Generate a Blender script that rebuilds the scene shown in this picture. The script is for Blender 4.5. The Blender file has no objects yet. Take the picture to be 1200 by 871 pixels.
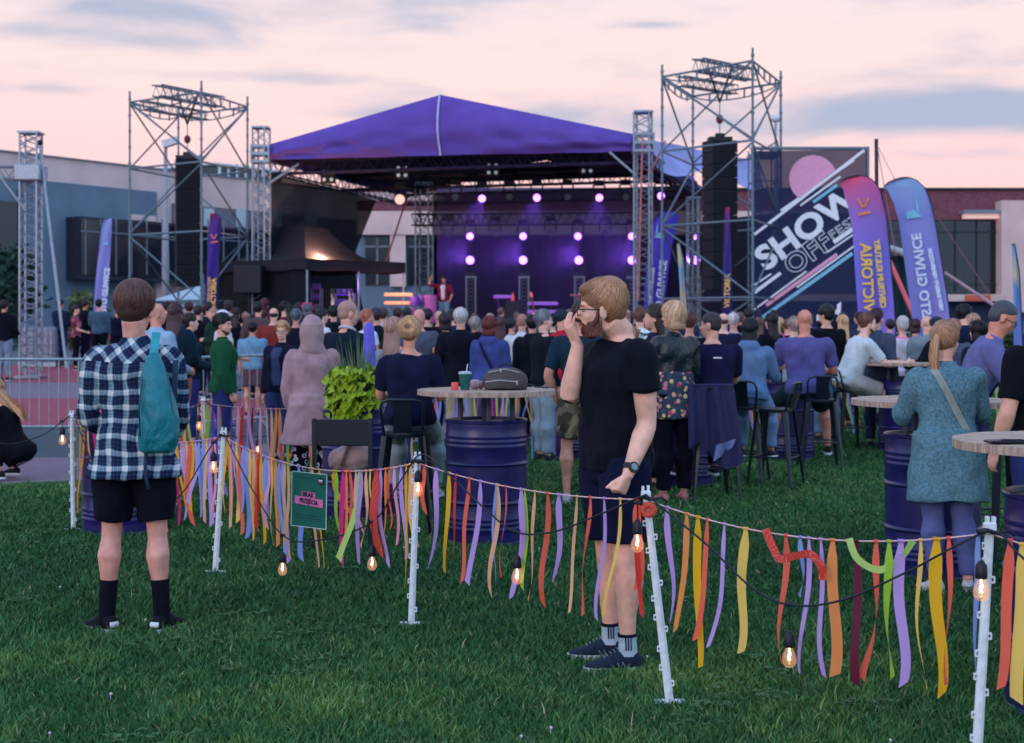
import bpy, math, random
import numpy as np
from mathutils import Vector, Matrix, noise
R = math.radians
sc = bpy.context.scene
col = sc.collection
rnd = random.Random(7)
F = 1667.0; CAMH = 1.57; HY = 380.0

def P(px, py, d):
    "world point seen at photo pixel (1200x871) at depth d metres"
    return Vector(((px-600)*d/F, d, CAMH-(py-HY)*d/F))
def G(y):
    "terrain height: flat lawn, then a gentle rise towards the stage"
    return min(max(0.0, (y-19.0)*0.018), 0.5)
def XY(px, d):
    return ((px-600)*d/F, d)
def C(r, g, b, k=1.0):
    f = lambda c: ((c/255+0.055)/1.055)**2.4 if c > 10 else c/255/12.92
    return (f(r)*k, f(g)*k, f(b)*k, 1)

# ---------------------------------------------------------------- materials
MATS = {}
def mat(name, color=(.5,.5,.5,1), rough=.7, metal=0, var=.12, scale=12, bump=0.0, bscale=60, spec=.4,
        objcol=False, emit=None, estr=0, stretch=None, sheen=0, coat=0, alpha=1, trans=0, fold=0):
    if name in MATS: return MATS[name]
    m = bpy.data.materials.new(name); m.use_nodes = True
    nt = m.node_tree; N = nt.nodes; L = nt.links
    b = N['Principled BSDF']
    b.inputs['Roughness'].default_value = rough
    b.inputs['Metallic'].default_value = metal
    b.inputs['Specular IOR Level'].default_value = spec
    if sheen: b.inputs['Sheen Weight'].default_value = sheen
    if coat: b.inputs['Coat Weight'].default_value = coat
    if trans: b.inputs['Transmission Weight'].default_value = trans
    tc = N.new('ShaderNodeTexCoord')
    vec = tc.outputs['Object']
    if stretch:
        mp = N.new('ShaderNodeMapping'); mp.inputs['Scale'].default_value = stretch
        L.new(vec, mp.inputs['Vector']); vec = mp.outputs['Vector']
    if objcol:
        oi = N.new('ShaderNodeObjectInfo'); base = oi.outputs['Color']
    else:
        rgb = N.new('ShaderNodeRGB'); rgb.outputs[0].default_value = color; base = rgb.outputs[0]
    if var:
        nz = N.new('ShaderNodeTexNoise'); nz.inputs['Scale'].default_value = scale; nz.inputs['Detail'].default_value = 5
        L.new(vec, nz.inputs['Vector'])
        mr = N.new('ShaderNodeMapRange'); mr.inputs['From Min'].default_value = .3; mr.inputs['From Max'].default_value = .7
        mr.inputs['To Min'].default_value = 1-var*1.6; mr.inputs['To Max'].default_value = 1+var*1.6
        L.new(nz.outputs['Fac'], mr.inputs['Value'])
        mx = N.new('ShaderNodeVectorMath'); mx.operation = 'SCALE'
        L.new(base, mx.inputs[0]); L.new(mr.outputs[0], mx.inputs['Scale'])
        base = mx.outputs[0]
    L.new(base, b.inputs['Base Color'])
    if bump:
        n2 = N.new('ShaderNodeTexNoise'); n2.inputs['Scale'].default_value = bscale; n2.inputs['Detail'].default_value = 4
        L.new(vec, n2.inputs['Vector'])
        bp = N.new('ShaderNodeBump'); bp.inputs['Strength'].default_value = bump; bp.inputs['Distance'].default_value = .02
        L.new(n2.outputs['Fac'], bp.inputs['Height']); L.new(bp.outputs[0], b.inputs['Normal'])
    if fold:   # soft creases of hanging cloth
        n3 = N.new('ShaderNodeTexNoise'); n3.inputs['Scale'].default_value = 5.5; n3.inputs['Detail'].default_value = 3; n3.inputs['Distortion'].default_value = 1.6; n3.inputs['Roughness'].default_value = .45
        m3 = N.new('ShaderNodeMapping'); m3.inputs['Scale'].default_value = (1.25, 1.25, .8); L.new(tc.outputs['Object'], m3.inputs[0]); L.new(m3.outputs[0], n3.inputs['Vector'])
        b3 = N.new('ShaderNodeBump'); b3.inputs['Strength'].default_value = fold; b3.inputs['Distance'].default_value = .05; L.new(n3.outputs['Fac'], b3.inputs['Height'])
        for l in list(b.inputs['Normal'].links): L.new(l.from_socket, b3.inputs['Normal'])
        L.new(b3.outputs[0], b.inputs['Normal'])
    if emit:
        b.inputs['Emission Color'].default_value = emit; b.inputs['Emission Strength'].default_value = estr
    if alpha < 1:
        b.inputs['Alpha'].default_value = alpha
    MATS[name] = m
    return m

# ---------------------------------------------------------------- mesh builder
class MB:
    def __init__(s): s.v = []; s.f = []; s.mi = []; s.m = 0
    def add(s, vs, fs):
        o = len(s.v); s.v += [tuple(v) for v in vs]; s.f += [tuple(i+o for i in f) for f in fs]; s.mi += [s.m]*len(fs)
        return s
    def box(s, c, size, rz=0, rot=None):
        hx, hy, hz = size[0]/2, size[1]/2, size[2]/2
        M = rot if rot is not None else Matrix.Rotation(rz, 3, 'Z')
        c = Vector(c)
        vs = [c+M@Vector((x*hx, y*hy, z*hz)) for x in (-1,1) for y in (-1,1) for z in (-1,1)]
        return s.add(vs, [(0,1,3,2),(4,6,7,5),(0,4,5,1),(2,3,7,6),(0,2,6,4),(1,5,7,3)])
    def bbox(s, c, size, b=.01, rz=0):
        "box with chamfered vertical + top edges"
        hx, hy, hz = size[0]/2, size[1]/2, size[2]/2
        M = Matrix.Rotation(rz, 3, 'Z'); c = Vector(c); rings = []
        for (z, k) in ((-hz, b), (-hz+b, 0), (hz-b, 0), (hz, b)):
            ring = []
            for (sx, sy) in ((1,1),(-1,1),(-1,-1),(1,-1)):
                a, bb = (hx-k, hy-k-b), (hx-k-b, hy-k)
                seq = [a, bb] if sx*sy > 0 else [bb, a]
                for (ax, ay) in seq: ring.append(c+M@Vector((sx*ax, sy*ay, z)))
            rings.append(ring)
        vs = [v for r in rings for v in r]; n = 8; fs = []
        for k in range(3):
            for i in range(n): fs.append((k*n+i, k*n+(i+1)%n, (k+1)*n+(i+1)%n, (k+1)*n+i))
        fs.append(tuple(reversed(range(n)))); fs.append(tuple(range(3*n, 4*n)))
        return s.add(vs, fs)
    def tube(s, pts, r, n=8, caps=True, closed=False, asp=1.0, up=None):
        pts = [Vector(p) for p in pts]; k = len(pts)
        rs = r if hasattr(r, '__len__') else [r]*k
        vs = []; prev = None
        for i, p in enumerate(pts):
            if closed: t = pts[(i+1) % k]-pts[i-1]
            else: t = pts[min(i+1, k-1)]-pts[max(i-1, 0)]
            if t.length < 1e-9: t = Vector((0,0,1))
            t.normalize()
            if prev is None:
                a = Vector(up) if up is not None else (Vector((0,0,1)) if abs(t.z) < .9 else Vector((0,1,0)))
                u = a-t*a.dot(t); u.normalize()
            else:
                u = prev-t*prev.dot(t)
                if u.length < 1e-6: u = t.orthogonal()
                u.normalize()
            prev = u; w = t.cross(u)
            for j in range(n):
                a = 2*math.pi*j/n
                vs.append(p+u*(math.cos(a)*rs[i]*asp)+w*(math.sin(a)*rs[i]))
        fs = []
        for i in range(k if closed else k-1):
            i2 = (i+1) % k
            for j in range(n): fs.append((i*n+j, i*n+(j+1)%n, i2*n+(j+1)%n, i2*n+j))
        if caps and not closed:
            fs.append(tuple(reversed(range(n)))); fs.append(tuple(range((k-1)*n, k*n)))
        return s.add(vs, fs)
    def ell(s, c, r, nu=14, nv=9, M=None):
        c = Vector(c); r = r if hasattr(r, '__len__') else (r,r,r)
        M = M or Matrix.Identity(3)
        vs = [c+M@Vector((0,0,r[2]))]
        for i in range(1, nv):
            a = math.pi*i/nv
            for j in range(nu):
                b = 2*math.pi*j/nu
                vs.append(c+M@Vector((r[0]*math.sin(a)*math.cos(b), r[1]*math.sin(a)*math.sin(b), r[2]*math.cos(a))))
        vs.append(c+M@Vector((0,0,-r[2]))); fs = []
        for j in range(nu): fs.append((0, 1+j, 1+(j+1)%nu))
        for i in range(nv-2):
            for j in range(nu): fs.append((1+i*nu+j, 1+(i+1)*nu+j, 1+(i+1)*nu+(j+1)%nu, 1+i*nu+(j+1)%nu))
        L = len(vs)-1
        for j in range(nu): fs.append((L, 1+(nv-2)*nu+(j+1)%nu, 1+(nv-2)*nu+j))
        return s.add(vs, fs)
    def rings(s, rings, caps=True):
        "rings: list of (centre, xvec, yvec) ellipses -> lofted closed solid"
        n = 20; vs = []
        for (c, u, w) in rings:
            for j in range(n):
                a = 2*math.pi*j/n
                # slightly squared ellipse
                ca, sa = math.cos(a), math.sin(a)
                q = (abs(ca)**2.5+abs(sa)**2.5)**(-1/2.5)
                vs.append(Vector(c)+Vector(u)*ca*q+Vector(w)*sa*q)
        fs = []
        for i in range(len(rings)-1):
            for j in range(n): fs.append((i*n+j, i*n+(j+1)%n, (i+1)*n+(j+1)%n, (i+1)*n+j))
        if caps:
            fs.append(tuple(reversed(range(n)))); fs.append(tuple(range((len(rings)-1)*n, len(rings)*n)))
        return s.add(vs, fs)
    def lathe(s, prof, c=(0,0,0), n=32, cap=True):
        vs = []; c = Vector(c)
        for (r, z) in prof:
            for j in range(n):
                a = 2*math.pi*j/n
                vs.append(c+Vector((r*math.cos(a), r*math.sin(a), z)))
        fs = []
        for i in range(len(prof)-1):
            for j in range(n): fs.append((i*n+j, i*n+(j+1)%n, (i+1)*n+(j+1)%n, (i+1)*n+j))
        if cap:
            fs.append(tuple(reversed(range(n)))); fs.append(tuple(range((len(prof)-1)*n, len(prof)*n)))
        return s.add(vs, fs)
    def quad(s, a, b, c, d): return s.add([a,b,c,d], [(0,1,2,3)])
    def grid(s, fn, nu, nv):
        vs = [fn(i/nu, j/nv) for i in range(nu+1) for j in range(nv+1)]
        fs = [(i*(nv+1)+j, (i+1)*(nv+1)+j, (i+1)*(nv+1)+j+1, i*(nv+1)+j+1) for i in range(nu) for j in range(nv)]
        return s.add(vs, fs)
    def slab(s, pts, th):
        "planar polygon pts extruded by vector th"
        pts = [Vector(p) for p in pts]; n = len(pts); th = Vector(th)
        fs = [tuple(range(n)), tuple(reversed(range(n, 2*n)))]
        for i in range(n): fs.append((i, (i+1)%n, n+(i+1)%n, n+i))
        return s.add(pts+[p+th for p in pts], fs)
    def build(s, name, m, parent=None, smooth=False, rel=True, fixn=False):
        me = bpy.data.meshes.new(name)
        v = np.array(s.v, dtype=np.float64)
        if parent is not None and rel:
            w = wloc(parent); v = v-np.array(w)
        me.from_pydata(v.tolist(), [], s.f)
        ms = m if isinstance(m, (list, tuple)) else [m]
        for x in ms: me.materials.append(x)
        if len(ms) > 1: me.polygons.foreach_set('material_index', s.mi)
        if smooth:
            me.polygons.foreach_set('use_smooth', [True]*len(me.polygons))
            if smooth == 'auto': me.set_sharp_from_angle(angle=R(35))
        me.update()
        o = bpy.data.objects.new(name, me); col.objects.link(o)
        if parent is not None: o.parent = parent
        return o

def wloc(o):
    v = Vector((0,0,0))
    while o is not None: v += o.location; o = o.parent
    return v
def tag(o, label=None, cat=None, group=None, kind=None):
    if label: o['label'] = label
    if cat: o['category'] = cat
    if group: o['group'] = group
    if kind: o['kind'] = kind
    return o
def empty(name, loc, label, cat, group=None, rz=0):
    o = bpy.data.objects.new(name, None); col.objects.link(o)
    o.location = loc; o.rotation_euler.z = rz; o.empty_display_size = .2
    return tag(o, label, cat, group)
CH = {}
def copy_tree(o, parent=None, first=True):
    kids = [c for c in o.children]
    c = o.copy(); col.objects.link(c)
    if parent is not None: c.parent = parent
    for ch in kids: copy_tree(ch, c)
    return c

# ---- batched modifiers: remesh many meshes with one dependency-graph update
QUEUE = []; TEXTS = []
def remesh(o, voxel, smooth=4, post=None, fac=.5):
    md = o.modifiers.new('r', 'REMESH'); md.mode = 'VOXEL'; md.voxel_size = voxel; md.use_smooth_shade = True
    if smooth:
        s2 = o.modifiers.new('s', 'SMOOTH'); s2.iterations = smooth; s2.factor = fac
    QUEUE.append((o, post)); return o
def run_queue():
    dg = bpy.context.evaluated_depsgraph_get(); dg.update()
    new = []
    for o, post in QUEUE:
        new.append(bpy.data.meshes.new_from_object(o.evaluated_get(dg), preserve_all_data_layers=False, depsgraph=dg))
    for o in TEXTS:
        me = bpy.data.meshes.new_from_object(o.evaluated_get(dg), depsgraph=dg); me.name = 'lettering'
        n = bpy.data.objects.new('lettering', me); col.objects.link(n); n.parent = o.parent; n.matrix_local = o.matrix_local.copy()
        if not me.materials: me.materials.append(o.data.materials[0])
    for o in TEXTS: bpy.data.objects.remove(o)
    for (o, post), me in zip(QUEUE, new):
        old = o.data; ms = [m for m in old.materials]
        o.modifiers.clear(); me.materials.clear()
        for m in ms: me.materials.append(m)
        me.name = old.name; o.data = me; bpy.data.meshes.remove(old)
        me.polygons.foreach_set('use_smooth', [True]*len(me.polygons))
        if post: post(me)
    QUEUE.clear()
def wrinkle(amp, freq=9.0, seed=0, vert=1.0):
    "cloth folds: push vertices along their normals by warped waves"
    def f(me):
        n = len(me.vertices)
        if n == 0: return
        co = np.empty(n*3); me.vertices.foreach_get('co', co); co = co.reshape(-1,3)
        no = np.empty(n*3); me.vertices.foreach_get('normal', no); no = no.reshape(-1,3)
        x, y, z = co.T; a = seed*1.7
        wx = x+.05*np.sin(z*freq*.7+a)+.03*np.sin(y*freq*1.3+2*a)
        wz = z+.06*np.sin(x*freq*.8+a*2)+.04*np.sin(y*freq*.9+a)
        d = np.sin(wz*freq*2.3*vert+3*wx*freq+a)*.5+np.sin(wz*freq*4.1*vert-wx*freq*2.7+a*3)*.3+np.sin((wx+y)*freq*3.3+wz*freq*vert)*.35
        d = np.sign(d)*np.abs(d)**1.3
        co = co+no*(amp*d)[:,None]
        me.vertices.foreach_set('co', co.ravel()); me.update()
    return f

def text(s, size, m, parent, M, name='lettering', extrude=.004, outline=None, bold=0.0, align='CENTER', spacing=1.0, shear=0):
    cu = bpy.data.curves.new(name, 'FONT'); cu.body = s; cu.size = size
    cu.align_x = align; cu.align_y = 'CENTER'; cu.space_character = spacing; cu.shear = shear; cu.resolution_u = 4
    if outline:
        cu.fill_mode = 'NONE'; cu.bevel_depth = outline; cu.bevel_resolution = 1; cu.offset = bold
    else:
        cu.extrude = extrude; cu.offset = bold
    cu.materials.append(m)
    o = bpy.data.objects.new(name, cu); col.objects.link(o)
    o.parent = parent
    o.matrix_local = Matrix.Translation(-wloc(parent)) @ M
    TEXTS.append(o); return o
def frame(origin, xd, yd):
    "matrix whose local x,y axes are the given world directions"
    x = Vector(xd).normalized(); y = Vector(yd); y = (y-x*y.dot(x)).normalized(); z = x.cross(y)
    M = Matrix.Identity(4)
    for i in range(3): M[i][0] = x[i]; M[i][1] = y[i]; M[i][2] = z[i]; M[i][3] = origin[i]
    return M

def truss(mb, a, b, w, bays, rc=.025, rb=.012, n=5, side=None, tri=False):
    "lattice girder of four chords from a to b"
    a = Vector(a); b = Vector(b); t = (b-a).normalized()
    u = Vector(side) if side is not None else (Vector((1,0,0)) if abs(t.x) < .8 else Vector((0,0,1)))
    u = (u-t*u.dot(t)).normalized(); v = t.cross(u)
    offs = [(u*su+v*sv)*w/2 for su, sv in ((1,1),(-1,1),(-1,-1),(1,-1))]
    for o in offs: mb.tube([a+o, b+o], rc, n)
    for k in range(bays):
        p = a.lerp(b, k/bays); q = a.lerp(b, (k+1)/bays); m = (p+q)/2
        for i in range(4):
            o1, o2 = offs[i], offs[(i+1) % 4]
            mb.tube([p+o1, m+o2], rb, 4, caps=False); mb.tube([m+o2, q+o1], rb, 4, caps=False)
# ---------------------------------------------------------------- camera, world, sun
cam = bpy.data.cameras.new('camera'); co = bpy.data.objects.new('camera', cam); col.objects.link(co)
co.location = (0, 0, CAMH); co.rotation_euler = (R(90), 0, 0)
cam.sensor_width = 36; cam.lens = 50.0; cam.shift_y = -55.5/1200
cam.clip_end = 2000; cam.clip_start = .05
cam.dof.use_dof = True; cam.dof.focus_distance = 6.7; cam.dof.aperture_fstop = 4.5
sc.camera = co
sc.view_settings.view_transform = 'Standard'; sc.view_settings.look = 'None'
sc.view_settings.exposure = 0.10; sc.view_settings.gamma = 1
sc.render.engine = 'CYCLES'
sc.cycles.use_denoising = True
try:
    sc.cycles.denoising_prefilter = 'ACCURATE'; sc.cycles.denoising_quality = 'HIGH'
except Exception: pass
sc.cycles.max_bounces = 8; sc.cycles.diffuse_bounces = 3; sc.cycles.glossy_bounces = 3
sc.cycles.transparent_max_bounces = 16; sc.cycles.volume_bounces = 0
sc.cycles.sample_clamp_indirect = 5
sc.cycles.use_adaptive_sampling = True; sc.cycles.adaptive_threshold = .02

w = bpy.data.worlds.new('World'); sc.world = w; w.use_nodes = True
nt = w.node_tree; N = nt.nodes; L = nt.links
for n in list(N): N.remove(n)
out = N.new('ShaderNodeOutputWorld')
tc = N.new('ShaderNodeTexCoord'); sep = N.new('ShaderNodeSeparateXYZ'); L.new(tc.outputs['Generated'], sep.inputs[0])
def math_(op, a, b=None, c=None):
    n = N.new('ShaderNodeMath'); n.operation = op
    for i, x in enumerate((a, b, c)):
        if x is None: continue
        if isinstance(x, (int, float)): n.inputs[i].default_value = x
        else: L.new(x, n.inputs[i])
    return n.outputs[0]
X_, Y_, Z_ = sep.outputs
ramp = N.new('ShaderNodeValToRGB'); L.new(Z_, ramp.inputs[0])
stops = [(0.0, C(240,194,204)), (.085, C(254,206,208)), (.125, C(253,214,213)), (.17, C(250,221,218)), (.24, C(240,222,225)),
         (.36, C(236,236,246)), (.6, C(196,214,246)), (1.0, C(160,194,246,1.25))]
e = ramp.color_ramp.elements
e[0].position = stops[0][0]; e[0].color = stops[0][1]; e[1].position = stops[-1][0]; e[1].color = stops[-1][1]
for p_, c_ in stops[1:-1]:
    q = e.new(p_); q.color = c_
az = math_('ARCTAN2', X_, Y_)
# streaky cloud field: azimuth x elevation stretched noise
cmb = N.new('ShaderNodeCombineXYZ'); L.new(math_('MULTIPLY', az, 8.5), cmb.inputs[0]); L.new(math_('MULTIPLY', Z_, 33.0), cmb.inputs[1])
nz = N.new('ShaderNodeTexNoise'); nz.inputs['Scale'].default_value = 1.0; nz.inputs['Detail'].default_value = 7; nz.inputs['Roughness'].default_value = .52
nz.inputs['Distortion'].default_value = .35
L.new(cmb.outputs[0], nz.inputs['Vector'])
def blob(a0, z0, ra, rz, k):
    "soft elliptical bank of cloud at azimuth a0, elevation z0"
    dx = math_('DIVIDE', math_('SUBTRACT', az, a0), ra); dz = math_('DIVIDE', math_('SUBTRACT', Z_, z0), rz)
    r2 = math_('ADD', math_('MULTIPLY', dx, dx), math_('MULTIPLY', dz, dz))
    return math_('MULTIPLY', math_('POWER', 2.718, math_('MULTIPLY', r2, -1.0)), k)
banks = [(-.22,.212,.15,.016,.50), (-.26,.190,.10,.006,.25), (-.20,.168,.13,.0055,.30), (.33,.142,.15,.018,.70), (.36,.172,.10,.008,.30), (.06,.142,.16,.016,.40), (.12,.185,.2,.006,.05),
         (-.02,.160,.06,.006,.25), (.10,.205,.03,.003,.35), (-.33,.155,.06,.005,.3), (.30,.112,.12,.007,.35), (-.05,.226,.12,.008,.22), (-.09,.145,.06,.007,.25), (.25,.218,.14,.010,.2)]
acc = None
for b_ in banks:
    t_ = blob(*b_); acc = t_ if acc is None else math_('ADD', acc, t_)
dens = math_('ADD', math_('MULTIPLY', nz.outputs['Fac'], 1.3), acc)
mr = N.new('ShaderNodeMapRange'); mr.interpolation_type = 'SMOOTHSTEP'
mr.inputs['From Min'].default_value = .66; mr.inputs['From Max'].default_value = 1.30; L.new(dens, mr.inputs['Value'])
mix = N.new('ShaderNodeMix'); mix.data_type = 'RGBA'; L.new(math_('MULTIPLY', mr.outputs[0], .95), mix.inputs['Factor'])
rb = N.new('ShaderNodeValToRGB'); L.new(Z_, rb.inputs[0]); eb = rb.color_ramp.elements
eb[0].position = 0; eb[0].color = C(180,206,230,1.5); eb[1].position = 1; eb[1].color = C(160,194,246,1.25); q = eb.new(.3); q.color = C(176,206,236,1.6)
fr = N.new('ShaderNodeMapRange'); fr.interpolation_type = 'SMOOTHSTEP'; fr.inputs['From Min'].default_value = -.1; fr.inputs['From Max'].default_value = .75; L.new(Y_, fr.inputs['Value'])
dk = N.new('ShaderNodeMix'); dk.data_type = 'RGBA'; L.new(fr.outputs[0], dk.inputs['Factor']); L.new(rb.outputs[0], dk.inputs['A']); L.new(ramp.outputs[0], dk.inputs['B'])
L.new(dk.outputs['Result'], mix.inputs['A']); mix.inputs['B'].default_value = C(166,178,204)
sky = N.new('ShaderNodeTexSky'); sky.sky_type = 'NISHITA'; sky.sun_disc = False
sky.sun_elevation = R(14); sky.sun_rotation = R(200)
bg1 = N.new('ShaderNodeBackground'); bg1.inputs['Strength'].default_value = 1.02; L.new(mix.outputs['Result'], bg1.inputs[0])
bg2 = N.new('ShaderNodeBackground'); bg2.inputs['Strength'].default_value = .003; L.new(sky.outputs[0], bg2.inputs[0])
ad = N.new('ShaderNodeAddShader'); L.new(bg1.outputs[0], ad.inputs[0]); L.new(bg2.outputs[0], ad.inputs[1])
L.new(ad.outputs[0], out.inputs['Surface'])

sl = bpy.data.lights.new('sun', 'SUN'); sl.energy = .75; sl.angle = R(20); sl.color = (1, .72, .66)
so = bpy.data.objects.new('sun', sl); col.objects.link(so)
so.rotation_euler = (R(76), 0, R(200-180-55))   # low glow from behind the camera's left shoulder
so.location = (-20, -30, 20)

# ---------------------------------------------------------------- ground
def ground_mat():
    m = mat('lawn_soil', C(54,92,50), rough=.95, var=.25, scale=3, bump=.6, bscale=40, spec=.1)
    return m
g = MB()
ys = [-30, 0, 4, 8, 12, 16, 19]+[19+i*2.9 for i in range(1, 11)]+[60, 90, 140, 300, 900]
xs = [-900, -200, -60, -30, -15, -8, -4, 0, 4, 8, 15, 30, 60, 200, 900]
vs = [(x, y, G(y)) for y in ys for x in xs]
nx = len(xs)
g.add(vs, [(j*nx+i, j*nx+i+1, (j+1)*nx+i+1, (j+1)*nx+i) for j in range(len(ys)-1) for i in range(nx-1)])
gr = g.build('ground', ground_mat()); tag(gr, kind='structure')

EDGE = [(-60, 13.8), (-4.97, 13.8), (-4.3, 14.05), (-2.1, 17.4), (.25, 20.6), (6.4, 26.7), (11, 29.5), (60, 36)]
def edge(x):
    for (x0, y0), (x1, y1) in zip(EDGE, EDGE[1:]):
        if x <= x1: return y0+(y1-y0)*(x-x0)/(x1-x0)
    return EDGE[-1][1]
def band(name, o0, o1, m, lift, n):
    mb = MB(); xs_ = [-60, -20, -10]+[-8+i*.5 for i in range(60)]+[25, 40, 60]
    k = len(xs_)
    vs = []
    for x in xs_:
        for j in range(n+1):
            y = edge(x)+o0+(o1-o0)*j/n; vs.append((x, y, G(y)+lift))
    fs = [(i*(n+1)+j, (i+1)*(n+1)+j, (i+1)*(n+1)+j+1, i*(n+1)+j+1) for i in range(k-1) for j in range(n)]
    mb.add(vs, fs); o = mb.build(name, m); tag(o, kind='structure'); return o
def paving_mat():
    m = mat('paving', C(150,128,140), rough=.85, var=.12, scale=6, bump=.2)
    nt = m.node_tree; N = nt.nodes; L = nt.links; b = N['Principled BSDF']
    tc = N.new('ShaderNodeTexCoord'); br = N.new('ShaderNodeTexBrick'); br.inputs['Scale'].default_value = 5
    br.inputs['Color1'].default_value = C(128,106,124); br.inputs['Color2'].default_value = C(108,92,110); br.inputs['Mortar'].default_value = C(88,80,92)
    br.inputs['Mortar Size'].default_value = .015
    L.new(tc.outputs['Object'], br.inputs['Vector']); L.new(br.outputs['Color'], b.inputs['Base Color'])
    return m
track_m = mat('track_red', C(150,62,82), rough=.9, var=.08, scale=5, bump=.15, bscale=200)
band('path', 0, 2.9, paving_mat(), .006, 6)
band('matting', 2.9, 7.6, mat('track_mat', C(44,66,78), rough=.8, var=.1, scale=4), .008, 8)
band('running_track', 7.6, 13.4, track_m, .007, 8)
band('track_infield', 13.4, 18.5, mat('infield', C(116,102,120), rough=.9, var=.08), .006, 8)
band('running_track', 18.5, 27, track_m, .007, 8)
band('forecourt', 27, 64, mat('asphalt', C(84,90,104), rough=.9, var=.1, scale=3), .006, 24)
kb = MB()
for (x0, y0), (x1, y1) in zip(EDGE, EDGE[1:]):
    a = Vector((x0, y0, G(y0)+.01)); b = Vector((x1, y1, G(y1)+.01)); d = (b-a); L_ = d.length
    kb.box((a+b)/2, (L_, .07, .05), rot=d.to_track_quat('X', 'Z').to_matrix())
tag(kb.build('kerb', mat('kerb_stone', C(120,118,130), rough=.9)), kind='structure')

# lawn blades
def make_grass():
    rs = np.random.RandomState(3)
    n = 520000
    # depth density ~ 1/d in plan => even coverage as seen; then reject beyond the lawn edge
    d = 4.2*np.exp(rs.rand(n)**.92*math.log(30/4.2))
    x = (rs.rand(n)*2-1)*(d*.385+1.0)
    ex = np.interp(x, [p[0] for p in EDGE], [p[1] for p in EDGE])
    keep = d < ex-.02
    d = d[keep]; x = x[keep]; n = len(d)
    tab = rs.rand(256, 256)
    def vn(sx, sy, ox):
        u = x*sx+ox; v = d*sy+ox; iu = np.floor(u).astype(int); iv = np.floor(v).astype(int); fu = u-iu; fv = v-iv
        fu = fu*fu*(3-2*fu); fv = fv*fv*(3-2*fv); g = lambda a, b: tab[a % 256, b % 256]
        return (g(iu,iv)*(1-fu)*(1-fv)+g(iu+1,iv)*fu*(1-fv)+g(iu,iv+1)*(1-fu)*fv+g(iu+1,iv+1)*fu*fv)*2-1
    nzv = vn(1.3,1.1,31)*.6+vn(3.1,2.6,77)*.5
    nz2 = vn(8,7,13)*.7+vn(19,16,50)*.5
    clump = .5+.5*nzv+.35*nz2
    h = (.026+.028*rs.rand(n)**1.5+.030*np.clip(clump,0,1.4))*(1+.004*(d-6))*.70
    h[rs.rand(n) < .012] *= 1.8
    wd = (.0022+.0016*rs.rand(n))*np.clip(d/6, .8, 4.5)*1.15
    ang = rs.rand(n)*2*math.pi; lean = h*(.25+.75*rs.rand(n)); la = rs.rand(n)*2*math.pi
    z0 = np.where(d > 19, (d-19)*.018, 0)
    ux, uy = np.cos(ang)*wd, np.sin(ang)*wd
    lx, ly = np.cos(la)*lean, np.sin(la)*lean
    V = np.empty((n, 5, 3))
    V[:,0] = np.stack([x-ux, d-uy, z0], 1); V[:,1] = np.stack([x+ux, d+uy, z0], 1)
    V[:,2] = np.stack([x+ux*.8+lx*.35, d+uy*.8+ly*.35, z0+h*.6], 1); V[:,3] = np.stack([x-ux*.8+lx*.35, d-uy*.8+ly*.35, z0+h*.6], 1)
    V[:,4] = np.stack([x+lx, d+ly, z0+h*.98], 1)
    me = bpy.data.meshes.new('grass')
    me.vertices.add(n*5); me.vertices.foreach_set('co', V.ravel())
    o = np.arange(n)[:,None]*5
    idx = np.concatenate([o+0, o+1, o+2, o+3, o+3, o+2, o+4], 1).ravel()
    me.loops.add(n*7); me.loops.foreach_set('vertex_index', idx)
    me.polygons.add(n*2)
    ls = (np.arange(n)[:,None]*7+np.array([0, 4])).ravel()
    me.polygons.foreach_set('loop_start', ls)
    me.polygons.foreach_set('loop_total', np.tile([4, 3], n))
    me.update(calc_edges=True)
    at = me.attributes.new('tint', 'FLOAT', 'POINT')
    big = vn(.45,.35,5); t = np.clip(.46+.20*nzv+.16*nz2+.18*big+.42*(rs.rand(n)-.5), 0, .93); dry = rs.rand(n) < .015+.03*np.clip(big,0,1); t[dry] = 1.0; at.data.foreach_set('value', np.repeat(t, 5))
    m = bpy.data.materials.new('grass_blades'); m.use_nodes = True
    N = m.node_tree.nodes; L = m.node_tree.links; b = N['Principled BSDF']
    a = N.new('ShaderNodeAttribute'); a.attribute_name = 'tint'
    r = N.new('ShaderNodeValToRGB'); L.new(a.outputs['Fac'], r.inputs[0])
    e = r.color_ramp.elements
    e[0].color = C(28,70,46); e[1].color = C(150,152,108); q = e.new(.5); q.color = C(54,104,58); q = e.new(.75); q.color = C(90,130,70); q = e.new(.94); q.color = C(126,160,86)
    L.new(r.outputs[0], b.inputs['Base Color']); b.inputs['Roughness'].default_value = .6; b.inputs['Specular IOR Level'].default_value = .25
    me.materials.append(m)
    ob = bpy.data.objects.new('grass', me); col.objects.link(ob); tag(ob, 'short green festival lawn with uneven tufts', 'grass', kind='stuff')
    # clover heads and small leaves dotted in the lawn
    cl = MB()
    for i in range(16):
        dd = 5+rnd.random()**1.2*9; xx = (rnd.random()*2-1)*(dd*.37)
        if dd > edge(xx)-.2: continue
        zz = .035+.02*rnd.random()
        cl.tube([(xx, dd, 0), (xx+.005, dd, zz)], .0012, 4); cl.ell((xx+.005, dd, zz), (.0065, .0065, .006), 7, 5)
    tag(cl.build('clover_blossoms', mat('clover', C(206,190,204), rough=.8), smooth=True), 'tiny pale clover blossoms scattered over the lawn', 'clover', kind='stuff')
    lf = MB()
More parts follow.
